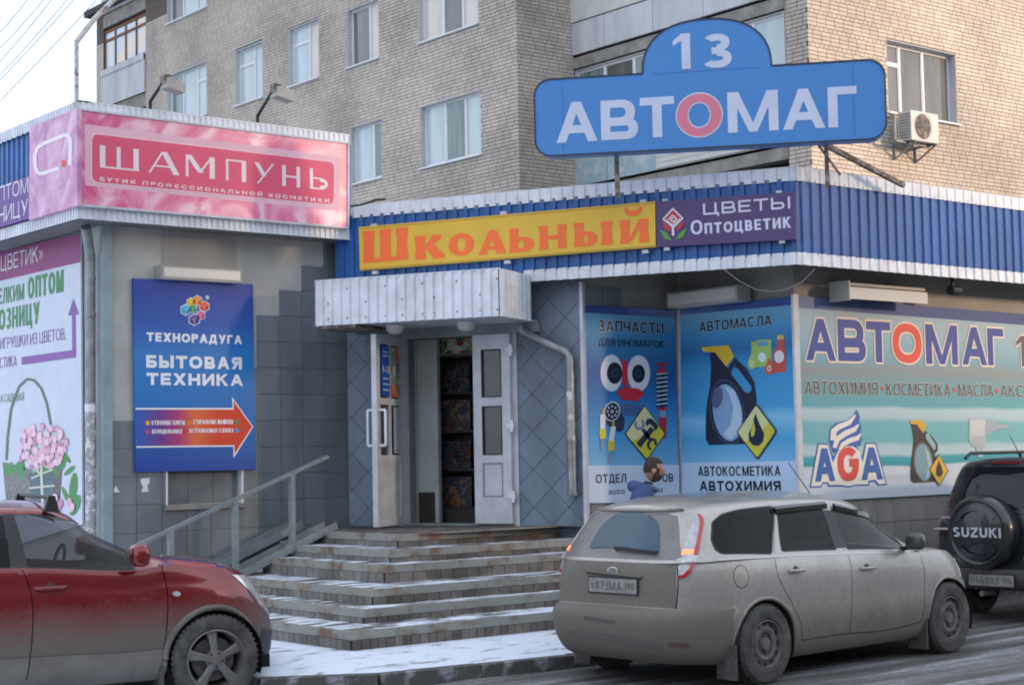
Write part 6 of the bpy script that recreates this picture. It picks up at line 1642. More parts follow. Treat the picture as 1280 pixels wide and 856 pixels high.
def cap(sh, root, name, m, crown, x0=None, x1=None, nx=40, ny=10, dz=0.0):
    """closes the top of a shell between x0 and x1, domed across"""
    q = MB(); rows = []
    for i in range(nx+1):
        u = sh.S*(i/nx); p = sh.P(u, sh.T)
        if (x0 is not None and p.x < x0) or (x1 is not None and p.x > x1): continue
        row = []
        for j in range(ny+1):
            k = -1+2*j/ny; row.append((p.x, p.y*-k, p.z+crown*min(1, abs(p.y)/.5)*(1-abs(k)**2.2)+dz))
        rows.append(row)
    for r_ in rows: q.v += r_
    for i in range(len(rows)-1):
        for j in range(ny): a = i*(ny+1)+j; q.f.append((a, a+1, a+ny+2, a+ny+1)); q.m.append(0)
    return q.build(name, m, root, smooth=True)
def wheel(root, x, y, r, w, kind, zc=None, rimr=None):
    sd_ = -1 if y < 0 else 1; zc = r if zc is None else zc; rr = rimr or r*.62
    t = link('wheel', None, root, loc=(x, y, zc)); t.rotation_euler = (0, 0, 0 if sd_ < 0 else math.pi)
    q = MB(); hw = w/2
    pr = [(rr, -hw+.012), (rr+.012, -hw), (r-.045, -hw-.004), (r-.018, -hw+.006), (r-.004, -hw+.03), (r, -hw+.055), (r, hw-.055), (r-.018, hw-.006), (rr+.012, hw), (rr, hw-.012)]
    q.lathe(pr, 'y', 48, close=False)
    for k in range(48):
        a = k*2*math.pi/48
        for yy in (-hw+.04, hw-.06):
            c, s_ = math.cos(a), math.sin(a); q.add([(c*(r+.006), yy-.012, s_*(r+.006)), (c*(r+.006)-s_*.022, yy-.012, s_*(r+.006)+c*.022), (c*(r+.006)-s_*.022, yy+.03, s_*(r+.006)+c*.022), (c*(r+.006), yy+.03, s_*(r+.006)), (c*(r-.01), yy-.012, s_*(r-.01)), (c*(r-.01)-s_*.022, yy-.012, s_*(r-.01)+c*.022), (c*(r-.01)-s_*.022, yy+.03, s_*(r-.01)+c*.022), (c*(r-.01), yy+.03, s_*(r-.01))], [(0,1,2,3),(0,4,5,1),(1,5,6,2),(2,6,7,3),(3,7,4,0)])
    q.build('tyre', M['tyre'], t, 35)
    q = MB(); q.lathe([(rr, -hw+.012), (rr-.012, -hw+.008), (rr-.02, -hw+.03), (rr-.03, .0), (rr-.03, hw-.02)], 'y', 40, close=False)
    if kind == 'steel':
        q.lathe([(rr-.02, -hw+.03), (rr*.90, -hw+.045), (rr*.74, -hw+.035), (rr*.62, -hw+.02), (rr*.48, -hw+.03), (rr*.44, -hw+.055), (rr*.30, -hw+.055), (rr*.24, -hw+.02), (.0, -hw+.018)], 'y', 40, close=False)
        q.build('rim', M['rim_steel'], t, 50)
        q = MB()
        for k in range(12):
            a = k*math.pi/6; c = (rr*.80*math.cos(a), -hw+.034, rr*.80*math.sin(a)); q.lathe([(.0, -.0), (.017, -.0), (.017, .006)], 'y', 10, c=c)
        q.build('rim_holes', M['dark'], t)
        q = MB()
        for k in range(5): a = k*2*math.pi/5; q.lathe([(0, -.016), (.011, -.014), (.012, 0)], 'y', 8, c=(rr*.36*math.cos(a), -hw+.055, rr*.36*math.sin(a)))
        q.build('wheel_nuts', M['rim_steel'], t)
    else:
        q.build('rim', M['rim_alloy'], t, 50)
        for k in range(5):
            a = math.pi/2+.1+k*2*math.pi/5; ca, sa = math.cos(a), math.sin(a); q = MB()
            f = lambda rad, off_, yy: (rad*ca-off_*sa, yy, rad*sa+off_*ca)
            pts = [(.05, .030), (rr*.45, .028), (rr*.75, .036), (rr*.97, .050)]
            vs_ = []; 
            for rad, wd_ in pts:
                yy = -hw+.035-.02*(1-rad/rr)
                vs_ += [f(rad, -wd_, yy+.012), f(rad, -wd_*.6, yy), f(rad, wd_*.6, yy), f(rad, wd_, yy+.012), f(rad, wd_, yy+.06), f(rad, -wd_, yy+.06)]
            fs = []
            for i in range(3):
                for j in range(6): j2 = (j+1) % 6; fs.append((i*6+j, i*6+j2, (i+1)*6+j2, (i+1)*6+j))
            q.add(vs_, fs); q.build('spoke', M['rim_alloy'], t, 30)
        q = MB(); q.lathe([(0, -hw+.012), (.03, -hw+.012), (.034, -hw+.02), (.075, -hw+.025), (.08, -hw+.08)], 'y', 24, close=False); q.build('hub', M['rim_alloy'], t, 40)
        q = MB()
        for k in range(5): a = math.pi/2+.1+(k+.5)*2*math.pi/5; q.lathe([(0, -.004), (.011, -.002), (.012, .01)], 'y', 8, c=(.055*math.cos(a), -hw+.024, .055*math.sin(a)))
        q.build('wheel_nuts', M['black'], t)
        q = MB(); q.lathe([(0, .0), (rr*.72, .0), (rr*.72, .012), (0, .013)], 'y', 28); q.build('brake_disc', M['rim_steel'], t, 30)
    q = MB(); q.lathe([(rr*.9, hw-.06), (0, hw-.06)], 'y', 24, close=False); q.build('wheel_back', M['dark'], t)
    return t
def arch_circle(sh, xc, zc, r, side=1, n=26, zmin=None):
    pts = []
    for k in range(n+1):
        a = R(-8+196*k/n); pts.append(sh.at(xc+r*math.cos(a), max(zc+r*math.sin(a), 0), side))
    # close below the sill
    pts[0] = (pts[0][0], -.0); pts[-1] = (pts[-1][0], -.0); return pts
def arch_lip(root, sh, xc, zc, r, m, rad=.016, side=1, name='wheel_arch_lip', out=.0):
    pts = []
    for k in range(25):
        a = R(4+172*k/24); u, t = sh.at(xc+r*math.cos(a), zc+r*math.sin(a), side); pts.append(sh.P(u, t)+sh.N_(u, t)*out)
    q = MB(); q.tube(pts, rad, 8); q.build(name, m, root, 60)
def liner(root, xc, zc, r, y0, y1):
    q = MB(); n = 18
    for k in range(n+1):
        a = R(-20+220*k/n); x, z = xc+r*math.cos(a), zc+r*math.sin(a); q.v += [(x, y0, z), (x, y1, z)]
    for k in range(n): q.f.append((2*k, 2*k+1, 2*k+3, 2*k+2)); q.m.append(0)
    b = len(q.v); q.v.append((xc, y1, zc)); 
    for k in range(n): q.f.append((b, 2*k+3, 2*k+1)); q.m.append(0)
    q.build('wheel_liner', M['dark'], root)
def dirty_paint(name, clean, dirt, z0, z1, metal=.3, rough=.32, coat=.4, nscale=2.5, dmin=.15, dmax=1.0, nmul=1.15, lo_=.45, hi_=1.2):
    m = bpy.data.materials.new(name); m.use_nodes = True; n, l = m.node_tree.nodes, m.node_tree.links; b = n['Principled BSDF']
    t = n.new('ShaderNodeTexCoord'); sp = n.new('ShaderNodeSeparateXYZ'); l.new(t.outputs['Object'], sp.inputs[0])
    nn = n.new('ShaderNodeTexNoise'); nn.inputs['Scale'].default_value = nscale; nn.inputs['Detail'].default_value = 7; nn.inputs['Roughness'].default_value = .62; l.new(t.outputs['Object'], nn.inputs['Vector'])
    mr = n.new('ShaderNodeMapRange'); mr.inputs['From Min'].default_value = z1; mr.inputs['From Max'].default_value = z0; l.new(sp.outputs['Z'], mr.inputs['Value'])
    ma = n.new('ShaderNodeMath'); ma.operation = 'MULTIPLY_ADD'; ma.inputs[1].default_value = nmul; l.new(nn.outputs[0], ma.inputs[0])
    n3 = n.new('ShaderNodeTexNoise'); n3.inputs['Scale'].default_value = 26; n3.inputs['Detail'].default_value = 6; n3.inputs['Roughness'].default_value = .7; l.new(t.outputs['Object'], n3.inputs['Vector'])
    sc3 = n.new('ShaderNodeMath'); sc3.operation = 'MULTIPLY_ADD'; sc3.inputs[1].default_value = .55; sc3.inputs[2].default_value = -.275; l.new(n3.outputs[0], sc3.inputs[0])
    ad3 = n.new('ShaderNodeMath'); ad3.operation = 'ADD'; l.new(sc3.outputs[0], ad3.inputs[0]); l.new(mr.outputs[0], ad3.inputs[1]); l.new(ad3.outputs[0], ma.inputs[2])
    m2 = n.new('ShaderNodeMapRange'); m2.inputs['From Min'].default_value = lo_; m2.inputs['From Max'].default_value = hi_; m2.inputs['To Min'].default_value = dmin; m2.inputs['To Max'].default_value = dmax; l.new(ma.outputs[0], m2.inputs['Value'])
    mx_ = n.new('ShaderNodeMixRGB'); mx_.inputs[1].default_value = (*clean, 1); mx_.inputs[2].default_value = (*dirt, 1); l.new(m2.outputs[0], mx_.inputs[0]); l.new(mx_.outputs[0], b.inputs['Base Color'])
    for sk, a, c in (('Roughness', rough, .78), ('Metallic', metal, .0), ('Coat Weight', coat, .0)):
        r_ = n.new('ShaderNodeMapRange'); r_.inputs['To Min'].default_value = a; r_.inputs['To Max'].default_value = c; l.new(m2.outputs[0], r_.inputs['Value']); l.new(r_.outputs[0], b.inputs[sk])
    b.inputs['Coat Roughness'].default_value = .06
    # fine splashes: a second, streaky dust layer running down the sides
    return m
M['tyre'] = mat('dirty_tyre', (.035, .034, .033), .85, col2=(.10, .095, .088), scale=6)
M['rim_steel'] = mat('dirty_steel_rim', (.075, .07, .066), .6, col2=(.15, .14, .13), scale=9)
M['rim_alloy'] = mat('dusty_alloy', (.22, .21, .21), .45, metal=.5, col2=(.16, .15, .14), scale=9)
M['glass_dark'] = glassm('tinted_glass', (.010, .010, .011), .96, .04); M['glass_dark'].node_tree.nodes['Principled BSDF'].inputs['Specular IOR Level'].default_value = .16
M['glass_light'] = glassm('clear_glass', (.012, .014, .015), .60, .03); M['glass_light'].node_tree.nodes['Principled BSDF'].inputs['Specular IOR Level'].default_value = .45
M['silver'] = dirty_paint('dirty_silver_paint', (.45, .43, .40), (.145, .124, .106), .18, 1.02, metal=.6, rough=.26, coat=.7, dmin=.10, dmax=.97, nmul=.5, lo_=.22, hi_=1.05)
M['silver_rear'] = dirty_paint('muddy_silver_paint', (.25, .235, .215), (.15, .131, .113), .1, 1.5, metal=.25, rough=.5, coat=.1, dmin=.45, dmax=1.0)
M['red_paint'] = dirty_paint('dirty_red_paint', (.19, .003, .006), (.135, .112, .098), .50, .90, metal=.3, rough=.2, coat=1.0, nscale=2.2, dmin=.01, dmax=.98, nmul=.6, lo_=.42, hi_=1.15)
M['navy'] = dirty_paint('black_blue_paint', (.012, .017, .028), (.06, .055, .05), .1, .7, metal=.2, rough=.22, coat=.8, dmin=.03, dmax=.7)
M['seat'] = mat('seat_cloth', (.03, .03, .032), .9)
M['chrome'] = mat('chrome', (.55, .55, .56), .2, metal=1.0)
M['lamp_red'] = mat('tail_lamp_red', (.45, .012, .012), .12, coat=1.0)
M['lamp_white'] = mat('tail_lamp_clear', (.50, .50, .53), .2, coat=.8, var=.3, scale=14)
M['lamp_amber'] = mat('lit_tail_lamp', (.8, .22, .10), .2, coat=1.0, emit=((1.0, .25, .10), .9))
M['lamp_head'] = mat('headlamp_lens', (.78, .76, .72), .12, metal=.5, coat=1.0, var=.4, scale=12)
M['plate_w'] = mat('dirty_plate', (.27, .26, .245), .6, var=.2, scale=12)
M['plate_ink'] = mat('plate_ink', (.10, .10, .10), .6)
M['rear_glass'] = mat('muddy_rear_glass', (.215, .205, .195), .5, col2=(.15, .145, .14), scale=3, coat=.3)
M['wiped'] = mat('wiped_rear_glass', (.03, .075, .115), .08, spec=.5)

def car_root(name, label, cat, ctr, ang, z): 
    T_ = thing(name, label, cat, (ctr[0], ctr[1], z), ang); mtx = Matrix.Translation((ctr[0], ctr[1], z)) @ Matrix.Rotation(ang, 4, 'Z'); return T_, mtx
def mir(poly): return [(-p[0], p[1]) for p in poly]
def seats(root, xs, z0=.45):
    for x in xs:
        for y in (-.37, .37):
            q = MB(); q.prism([(x-.25, z0), (x+.28, z0+.02), (x+.26, z0+.14), (x-.12, z0+.13), (x-.30, z0+.58), (x-.42, z0+.55)], y-.24, y+.24); q.build('seat', M['seat'], root)
            q = MB(); q.prism([(x-.40, z0+.62), (x-.32, z0+.62), (x-.34, z0+.80), (x-.44, z0+.78)], y-.13, y+.13); q.build('headrest', M['seat'], root)
def plate(root, M4, text, w=.52, h=.112, region=None):
    """number plate in its own plane: M4 local frame (x right, y up, z out)"""
    q = MB(); 
    def tr(x, y, z): return tuple(M4 @ Vector((x, y, z)))
    def bx(q, x0, x1, y0, y1, z0, z1): q.add([tr(*p) for p in [(x0,y0,z0),(x1,y0,z0),(x1,y1,z0),(x0,y1,z0),(x0,y0,z1),(x1,y0,z1),(x1,y1,z1),(x0,y1,z1)]], [(0,3,2,1),(4,5,6,7),(0,1,5,4),(1,2,6,5),(2,3,7,6),(3,0,4,7)])
    bx(q, -w/2-.012, w/2+.012, -h/2-.012, h/2+.012, 0, .008); q.build('plate_frame', M['black'], root)
    q = MB(); bx(q, -w/2, w/2, -h/2, h/2, .0082, .012); pl_ = q.build('number_plate', M['plate_w'], root)
    for (t, x0, x1, hh, y0) in text:
        q = MB()
        for k, pl2 in enumerate(block_text(t, x1-x0, hh, .012)): q.add([tr(x0+p[0], y0+p[1], .0128+(k % 20)*2e-5) for p in pl2], [tuple(range(len(pl2)))])
        q.build('lettering', M['plate_ink'], pl_, fix=False)
    return pl_

# ---------------------------------------------------------------- silver estate car
car, mtx = car_root('estate_car', 'dirty silver estate car with muddy tailgate, parked at the kerb in front of the posters', 'car', (11.207, 10.079), R(3.64), -.10)
zt1 = hermite([(-2.3, .985), (-1.7, .995), (-1.0, .985), (0, .955), (.8, .925), (1.1, .925), (1.36, .915), (1.62, .885), (1.9, .79), (2.1, .68), (2.2, .62)])
zb1 = hermite([(-2.3, .26), (-2.0, .20), (-1.2, .17), (1.2, .17), (2.0, .19), (2.3, .22)])
LP = [(0, .80, 2.10, -2.10), (.06, .85, 2.15, -2.20), (.22, .895, 2.19, -2.27), (.40, .912, 2.20, -2.29), (.50, .912, 2.17, -2.275), (.535, .905, 2.155, -2.215), (.62, .905, 2.13, -2.205), (.78, .90, 2.07, -2.195), (.90, .885, 2.0, -2.185), (.97, .872, 1.95, -2.175), (1.0, .860, 1.90, -2.165)]
lo = Shell(LP, zb1, zt1, 0.0, 3.6, 4.6, mtx)
GP = [(0, .856, 1.22, -2.160), (.08, .838, 1.15, -2.135), (.35, .775, .92, -2.07), (.65, .715, .68, -1.99), (.86, .66, .50, -1.935), (.95, .62, .42, -1.91), (1.0, .56, .34, -1.87)]
zg = lambda x: zt1(min(x, 1.25))-.003
zr = hermite([(-2.1, 1.35), (-1.77, 1.395), (-1.39, 1.435), (-.83, 1.45), (-.16, 1.44), (.28, 1.40), (.5, 1.365), (1.3, 1.30)])
gr = Shell(GP, zg, zr, -.30, 5.2, 5.0, mtx)
z1 = Zm(3.1025, 680, 580); z2 = Zm(2.709, 960, 540)
gi = lambda pts, n=4: smoothp([gr.inv(p) for p in pts], n)
li = lambda pts: [lo.inv(p) for p in pts]
wq = rounded_quad([gr.inv(p) for p in z1((655, 225), (652, 290), (668, 330), (690, 345), (880, 345), (885, 165), (760, 178), (690, 196))], .03)
wr_ = rounded_quad([gr.inv(p) for p in z1((905, 188), (1078, 176), (1130, 328), (925, 335))], .02)
wf = rounded_quad([gr.inv(p) for p in z2((215, 262), (262, 262), (330, 282), (390, 318), (430, 358), (452, 390), (270, 394))], .02)
wt = gr.T; 
wb = [(-.55, .05), (-.60, .10), (-.55, .84*wt), (-.47, .91*wt), (.47, .91*wt), (.55, .84*wt), (.60, .10), (.55, .05)]
ws_ = [(gr.S-.60, .04), (gr.S-.52, .86*wt), (gr.S, .88*wt), (gr.S, .04)]
def trimmed(poly, k=.018):
    cx, cy = sum(p[0] for p in poly)/len(poly), sum(p[1] for p in poly)/len(poly)
    out = []
    N = len(poly)
    for i in range(N):
        a, b = Vector(poly[i-1]), Vector(poly[(i+1) % N]); t = (b-a).normalized(); n = Vector((t.y, -t.x)); p = Vector(poly[i])
        if n.dot(p-Vector((cx, cy))) < 0: n = -n
        out.append(tuple(p+n*k))
    return out
rg = []
for w__ in (wq, wr_, wf): rg += [('side_window', w__, M['glass_dark'] if w__ is not wf else M['glass_light'], .006), ('side_window', mir(w__), M['glass_dark'] if w__ is not wf else M['glass_light'], .006)]
rg += [('rear_window', wb, M['rear_glass'], .004)]
rg += [('windscreen', ws_, M['glass_light'], .004), ('windscreen', mir(ws_), M['glass_light'], .004)]
q0, q1, q2, q3 = gr.inv(z1((1078, 178))), gr.inv(z1((1130, 326))), gr.inv(z2((270, 390))), gr.inv(z2((216, 264)))
print('bp', q0, q1, q2, q3)
bp = [(q0[0]+.012, q0[1]), (q1[0]+.012, q1[1]), (q2[0]-.012, q2[1]), (q3[0]-.012, q3[1])]
rg += [('pillar_cover', bp, M['black'], .001), ('pillar_cover', mir(bp), M['black'], .001)]
for w__ in (wq, wr_, wf): rg += [('window_trim', trimmed(w__), M['black'], .002), ('window_trim', mir(trimmed(w__)), M['black'], .002)]
s1 = [gr.inv(p) for p in z1((893, 345), (893, 250), (893, 160))]; s2_ = [gr.inv(p) for p in z1((1165, 335), (1120, 240), (1085, 150))]
rg += [('panel_gap', seam(s1), M['dark'], .004), ('panel_gap', mir(seam(s1)), M['dark'], .004), ('panel_gap', seam(s2_), M['dark'], .004), ('panel_gap', mir(seam(s2_)), M['dark'], .004)]
build_shell(gr, car, rg, ('greenhouse', M['silver']), gs=.07, gt=.05)
AR = .355
rg = []
for xc in (-1.30, 1.32):
    for sd_ in (1, -1): rg.append(('opening', arch_circle(lo, xc, .315, AR, sd_), None, 0))
S1 = [lo.inv(p) for p in z1((890, 352), (905, 420), (925, 470), (965, 545), (995, 610), (1000, 682))]
S2 = [lo.inv(p) for p in z1((1172, 342), (1190, 390), (1195, 440), (1194, 560), (1182, 655))]
S3 = [lo.inv(p) for p in z2((505, 402), (520, 430), (530, 480), (530, 560), (520, 640))]
S4 = [lo.inv(p) for p in z1((1000, 682), (1100, 666), (1182, 655))] + [lo.inv(p) for p in z2((400, 670), (520, 640))]
S5 = [lo.inv(p) for p in z1((515, 372), (518, 450), (516, 560))]; S6 = [lo.inv(p) for p in z1((516, 561), (600, 563), (740, 560))]
for q_ in (S1, S2, S3, S4): rg += [('panel_gap', seam(q_), M['dark'], .008), ('panel_gap', mir(seam(q_)), M['dark'], .008)]
tg = .535*1.0
gx_ = S5[0][0]
rg += [('panel_gap', stroke([(gx_, lo.T-.005), (gx_+.005, S5[1][1]), (gx_-.01, S5[2][1])], .01), M['dark'], .01), ('panel_gap', stroke([(-gx_, lo.T-.005), (-gx_-.005, S5[1][1]), (-gx_+.01, S5[2][1])], .01), M['dark'], .01)]
fc = lo.inv(z1((765, 435))); rg.append(('panel_gap', [], M['dark'], .006)) if False else None
cc = ell(fc, .085, .085, 0, 24); ci = ell(fc, .079, .079, 0, 24)
rg += [('fuel_flap', ci, M['silver'], -.001), ('panel_gap', cc, M['dark'], .005)]
gate = [(-gx_+.012, S5[2][1]-.0), (gx_-.012, S5[2][1]-.0), (gx_-.006, lo.T-.001), (-gx_+.006, lo.T-.001)]
rg += [('tailgate', gate, M['silver_rear'], 0.0)]
bmp = [(-1.25, .0), (1.25, .0), (1.22, S6[1][1]-.006), (1.0, S6[0][1]-.006), (-1.0, S6[0][1]-.006), (-1.22, S6[1][1]-.006)]
rg += [('rear_bumper', bmp, M['silver_rear'], 0.0)]
build_shell(lo, car, rg, ('lower_body', M['silver']), gs=.06, gt=.045)
cap(lo, car, 'bonnet', M['silver'], .045, x0=.95, nx=120)
cap(lo, car, 'dashboard_shelf', M['seat'], .0, x1=.97, nx=120, dz=-.06)
cap(gr, car, 'roof', M['silver'], .055, nx=70)
for xc in (-1.30, 1.32):
    for y0 in (-1, 1): liner(car, xc, .315, AR-.002, y0*.885, y0*.58)
    for sd_ in (1, -1): arch_lip(car, lo, xc, .315, AR+.008, M['silver'], .016, sd_, out=-.004)
    for y0 in (-.80, .80): wheel(car, xc, y0, .315, .20, 'steel')
q = MB(); q.plate([(-1.85, -.62), (1.8, -.62), (1.8, .62), (-1.85, .62)], .20, .30); q.build('underbody', M['dark'], car)
seats(car, (.25, -.75))
q = MB(); q.prism([(.5, .6), (1.1, .6), (1.1, .93), (.75, .95), (.55, .85)], -.7, .7); q.build('dashboard', M['seat'], car)
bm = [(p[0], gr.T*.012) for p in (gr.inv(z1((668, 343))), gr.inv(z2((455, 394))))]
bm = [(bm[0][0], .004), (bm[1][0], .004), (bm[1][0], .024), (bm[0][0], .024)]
for f_ in (lambda p: p, mir): patch(gr, car, 'belt_highlight', f_(bm), mat('highlight_strip', (.5, .49, .47), .3, metal=.6) if f_ is not mir else bpy.data.materials['highlight_strip'], .006, .012)  # pale strip stands in for the highlight along the belt line
# tail lamps follow the rear corner
def lampset(sg):
    lamp1 = [gr.inv(p) for p in z1((588, 196), (600, 197), (614, 206), (617, 225), (600, 330), (596, 352), (532, 352), (540, 330), (560, 260))]
    lamp2 = [lo.inv(p) for p in z1((532, 356), (596, 352), (585, 390), (566, 420), (545, 438), (520, 441), (522, 400))]
    f = (lambda p: p) if sg > 0 else mir
    for k in (5, 6): lamp1[k] = (lamp1[k][0], 0.0)
    for k in (0, 1): lamp2[k] = (lamp2[k][0], lo.T)
    red1 = [gr.inv(p) for p in z1((592, 196), (602, 197), (614, 206), (618, 225), (601, 330), (596, 352), (578, 352), (590, 300), (602, 225), (598, 206))]
    red2 = [lo.inv(p) for p in z1((578, 352), (596, 352), (587, 390), (568, 420), (546, 440), (518, 442), (519, 432), (540, 428), (560, 405), (572, 375))]
    patch(gr, car, 'tail_lamp', f(lamp1), M['lamp_white'], .010, .03); patch(lo, car, 'tail_lamp', f(lamp2), M['lamp_white'], .010, .03)
    patch(gr, car, 'tail_lamp_rim', f(red1), M['lamp_red'], .016, .03, .03); patch(lo, car, 'tail_lamp_rim', f(red2), M['lamp_red'], .016, .03, .03)
    for k in (5, 6): red1[k] = (red1[k][0], 0.0)
    for k in (0, 1): red2[k] = (red2[k][0], lo.T)
    am = [lo.inv(p) for p in z1((529, 354), (576, 352), (570, 376), (526, 376))]; am2 = [gr.inv(p) for p in z1((538, 333), (580, 333), (577, 352), (531, 352))]
    patch(lo, car, 'lit_lamp', f(am), M['lamp_amber'], .013, .02); patch(gr, car, 'lit_lamp', f(am2), M['lamp_amber'], .013, .02)
lampset(1); lampset(-1)
# wiped fan on the rear window, wiper, spoiler, badge, handle strip
wp = [gr.inv(p) for p in z1((178, 322), (205, 268), (240, 222), (290, 190), (340, 182), (390, 190), (430, 212), (445, 250), (446, 300), (440, 345), (380, 338), (290, 326), (220, 322))]
patch(gr, car, 'wiped_glass', smoothp(wp, 3), M['wiped'], .003, .004)
a_, b_ = gr.inv(z1((285, 330))), gr.inv(z1((440, 346)))
q = MB(); pa, pb_ = gr.P(*a_)+gr.N_(*a_)*.03, gr.P(*b_)+gr.N_(*b_)*.02; q.bar(pa, pb_, .03, .018); q.tube([gr.P(*a_), pa, pa.lerp(pb_, .3)], .016, 6); q.build('rear_wiper', M['black'], car)
sp = [(-.62, .945*wt), (.62, .945*wt), (.60, .99*wt), (-.60, .99*wt)]; patch(gr, car, 'spoiler', sp, M['silver_rear'], .016, .03)
hs = [lo.inv(p) for p in z1((163, 408), (382, 432), (380, 440), (163, 416))]; patch(lo, car, 'tailgate_handle', hs, M['silver_rear'], .018, .03)
hd_ = [lo.inv(p) for p in z1((166, 417), (378, 440), (378, 446), (166, 424))]; patch(lo, car, 'handle_shadow_gap', hd_, M['black'], .006, .01)
bd = ell((lo.inv(z1((275, 377)))[0], lo.T-.075), .06, .03, 0, 20); patch(lo, car, 'badge_oval', bd, M['chrome'], .012, .02)
bd = ell((lo.inv(z1((275, 377)))[0], lo.T-.075), .05, .022, 0, 20); patch(lo, car, 'badge_face', bd, mat('badge_dirty', (.14, .14, .15), .5), .014, .01)
gr_ = [lo.inv(p) for p in z1((92, 640), (250, 655), (420, 688), (455, 708), (430, 712), (250, 684), (96, 660))]; patch(lo, car, 'bumper_insert', gr_, mat('bumper_grey', (.12, .11, .10), .7), .004, .01)
dk_ = [lo.inv(p) for p in z1((152, 585), (215, 596), (275, 608), (272, 618), (210, 610), (155, 600))]; patch(lo, car, 'scuff', dk_, mat('scuff_dark', (.10, .09, .085), .8), .002, .004)
for pts in (((482, 688), (560, 694), (562, 712), (486, 706)),): patch(lo, car, 'reflector', [lo.inv(p) for p in z1(*pts)], mat('dirty_reflector', (.12, .07, .06), .5), .003, .006)
pc = lo.inv(z1((270, 470))); O_ = lo.P(*pc)+lo.N_(*pc)*.004; nn_ = lo.N_(*pc); nn_.z = 0; nn_.normalize(); rx_ = Vector((0, 0, 1)).cross(nn_); up_ = nn_.cross(rx_)
PM = Matrix(((rx_.x, up_.x, nn_.x, O_.x), (rx_.y, up_.y, nn_.y, O_.y), (rx_.z, up_.z, nn_.z, O_.z), (0, 0, 0, 1)))
plate(car, PM, (('у473МА', -.24, .10, .068, -.036), ('190', .135, .235, .055, -.026)))
# mirrors, door handles, visors, rub strips, mud flaps, aerial
def door_handle(sh, px_, root, m, L_=.17):
    u, t = sh.inv(px_); p0, n_ = sh.P(u, t), sh.N_(u, t)
    for sg in (1, -1):
        q = MB(); pts = [Vector((p0.x-L_/2, p0.y*1, p0.z)), Vector((p0.x-L_/2+.02, p0.y-.035, p0.z)), Vector((p0.x+L_/2-.02, p0.y-.035, p0.z)), Vector((p0.x+L_/2, p0.y, p0.z))]
        q.tube([Vector((p.x, p.y*sg, p.z)) for p in pts], .015, 8); q.build('door_handle', m, root, 60)
        q = MB(); q.lathe([(0, -.002), (.034, -.002), (.038, .004)], 'y', 18, c=(p0.x, (p0.y-.001), p0.z)) if sg > 0 else q.lathe([(0, .002), (.034, .002), (.038, -.004)], 'y', 18, c=(p0.x, -(p0.y-.001), p0.z)); q.build('handle_cup', M['black'], root, 60)
door_handle(lo, z1((978, 411)), car, M['silver']); door_handle(lo, z2((335, 459)), car, M['silver'])
def mirror(root, c, m, w=.20, h=.17, d=.14):
    for sg in (-1, 1):
        q = MB(); N = 9; cx, cy, cz = c[0], c[1]*(-sg if sg > 0 else 1), c[2]
        cy = c[1] if sg < 0 else -c[1]
        for i in range(N+1):
            a = math.pi*i/N; rr_ = max(math.sin(a), 0)**.4; x_ = cx-d/2*math.cos(a)
            for k in range(14):
                b = 2*math.pi*k/14; q.v.append((x_, cy+w/2*rr_*math.copysign(abs(math.cos(b))**.55, math.cos(b)), cz+h/2*rr_*math.copysign(abs(math.sin(b))**.55, math.sin(b))))
        for i in range(N):
            for k in range(14): k2 = (k+1) % 14; q.f.append((i*14+k, i*14+k2, (i+1)*14+k2, (i+1)*14+k)); q.m.append(0)
        o = q.build('wing_mirror', m, root, True)
        q = MB(); q.bar((cx, cy, cz-h*.3), (cx+.03, cy*.84, cz-h*.45), .05, .035); q.build('mirror_arm', M['black'], o)
mp0 = gr.inv(z2((470, 372))); pm = gr.P(*mp0); mirror(car, (pm.x-.27, -.96, 1.03), mat('mirror_dark_silver', (.05, .05, .05), .3, coat=.5), .18, .15, .11)
for (pa_, pb2) in ((z1((888, 178)), z1((1088, 158))), (z2((218, 252)), z2((345, 282)))):
    a, b = gr.inv(pa_), gr.inv(pb2)
    for sg in (1, -1):
        pts = []
        for k in range(6):
            t = k/5; u, v = a[0]+(b[0]-a[0])*t, a[1]+(b[1]-a[1])*t; pts.append((gr.P(u, v), gr.N_(u, v)))
        q = MB()
        for p, n_ in pts:
            for o_, dz_ in ((.004, .03), (.030, -.005), (.034, -.045), (.028, -.045), (.0, .0)): r_ = p+n_*o_+Vector((0, 0, dz_)); q.v.append((r_.x, r_.y*sg, r_.z))
        for i in range(5):
            for j in range(5): j2 = (j+1) % 5; q.f.append((i*5+j, i*5+j2, (i+1)*5+j2, (i+1)*5+j)); q.m.append(0)
        q.build('wind_deflector', mat('smoked_plastic', (.012, .012, .013), .12, coat=.6) if sg > 0 and pa_ == z1((888, 178)) else bpy.data.materials['smoked_plastic'], car, 40)
for xc in (-1.30, 1.32):
    for sg in (-1, 1): q = MB(); q.box(xc-.40, xc-.375, sg*.70, sg*.89, .07, .34); q.build('mud_flap', M['tyre'], car)
q = MB(); q.tube([(.30, -.15, 1.44), (-.02, -.15, 1.74)], [.005, .003], 6); q.box(.27, .33, -.17, -.13, 1.42, 1.445); q.build('aerial', M['black'], car)
hl = [(lo.S-.95, .70*lo.T), (lo.S-.70, .60*lo.T), (lo.S-.55, .62*lo.T), (lo.S-.60, .86*lo.T), (lo.S-.85, .93*lo.T)]
patch(lo, car, 'headlamp', hl, M['lamp_head'], .006, .02); patch(lo, car, 'headlamp', mir(hl), M['lamp_head'], .006, .02)

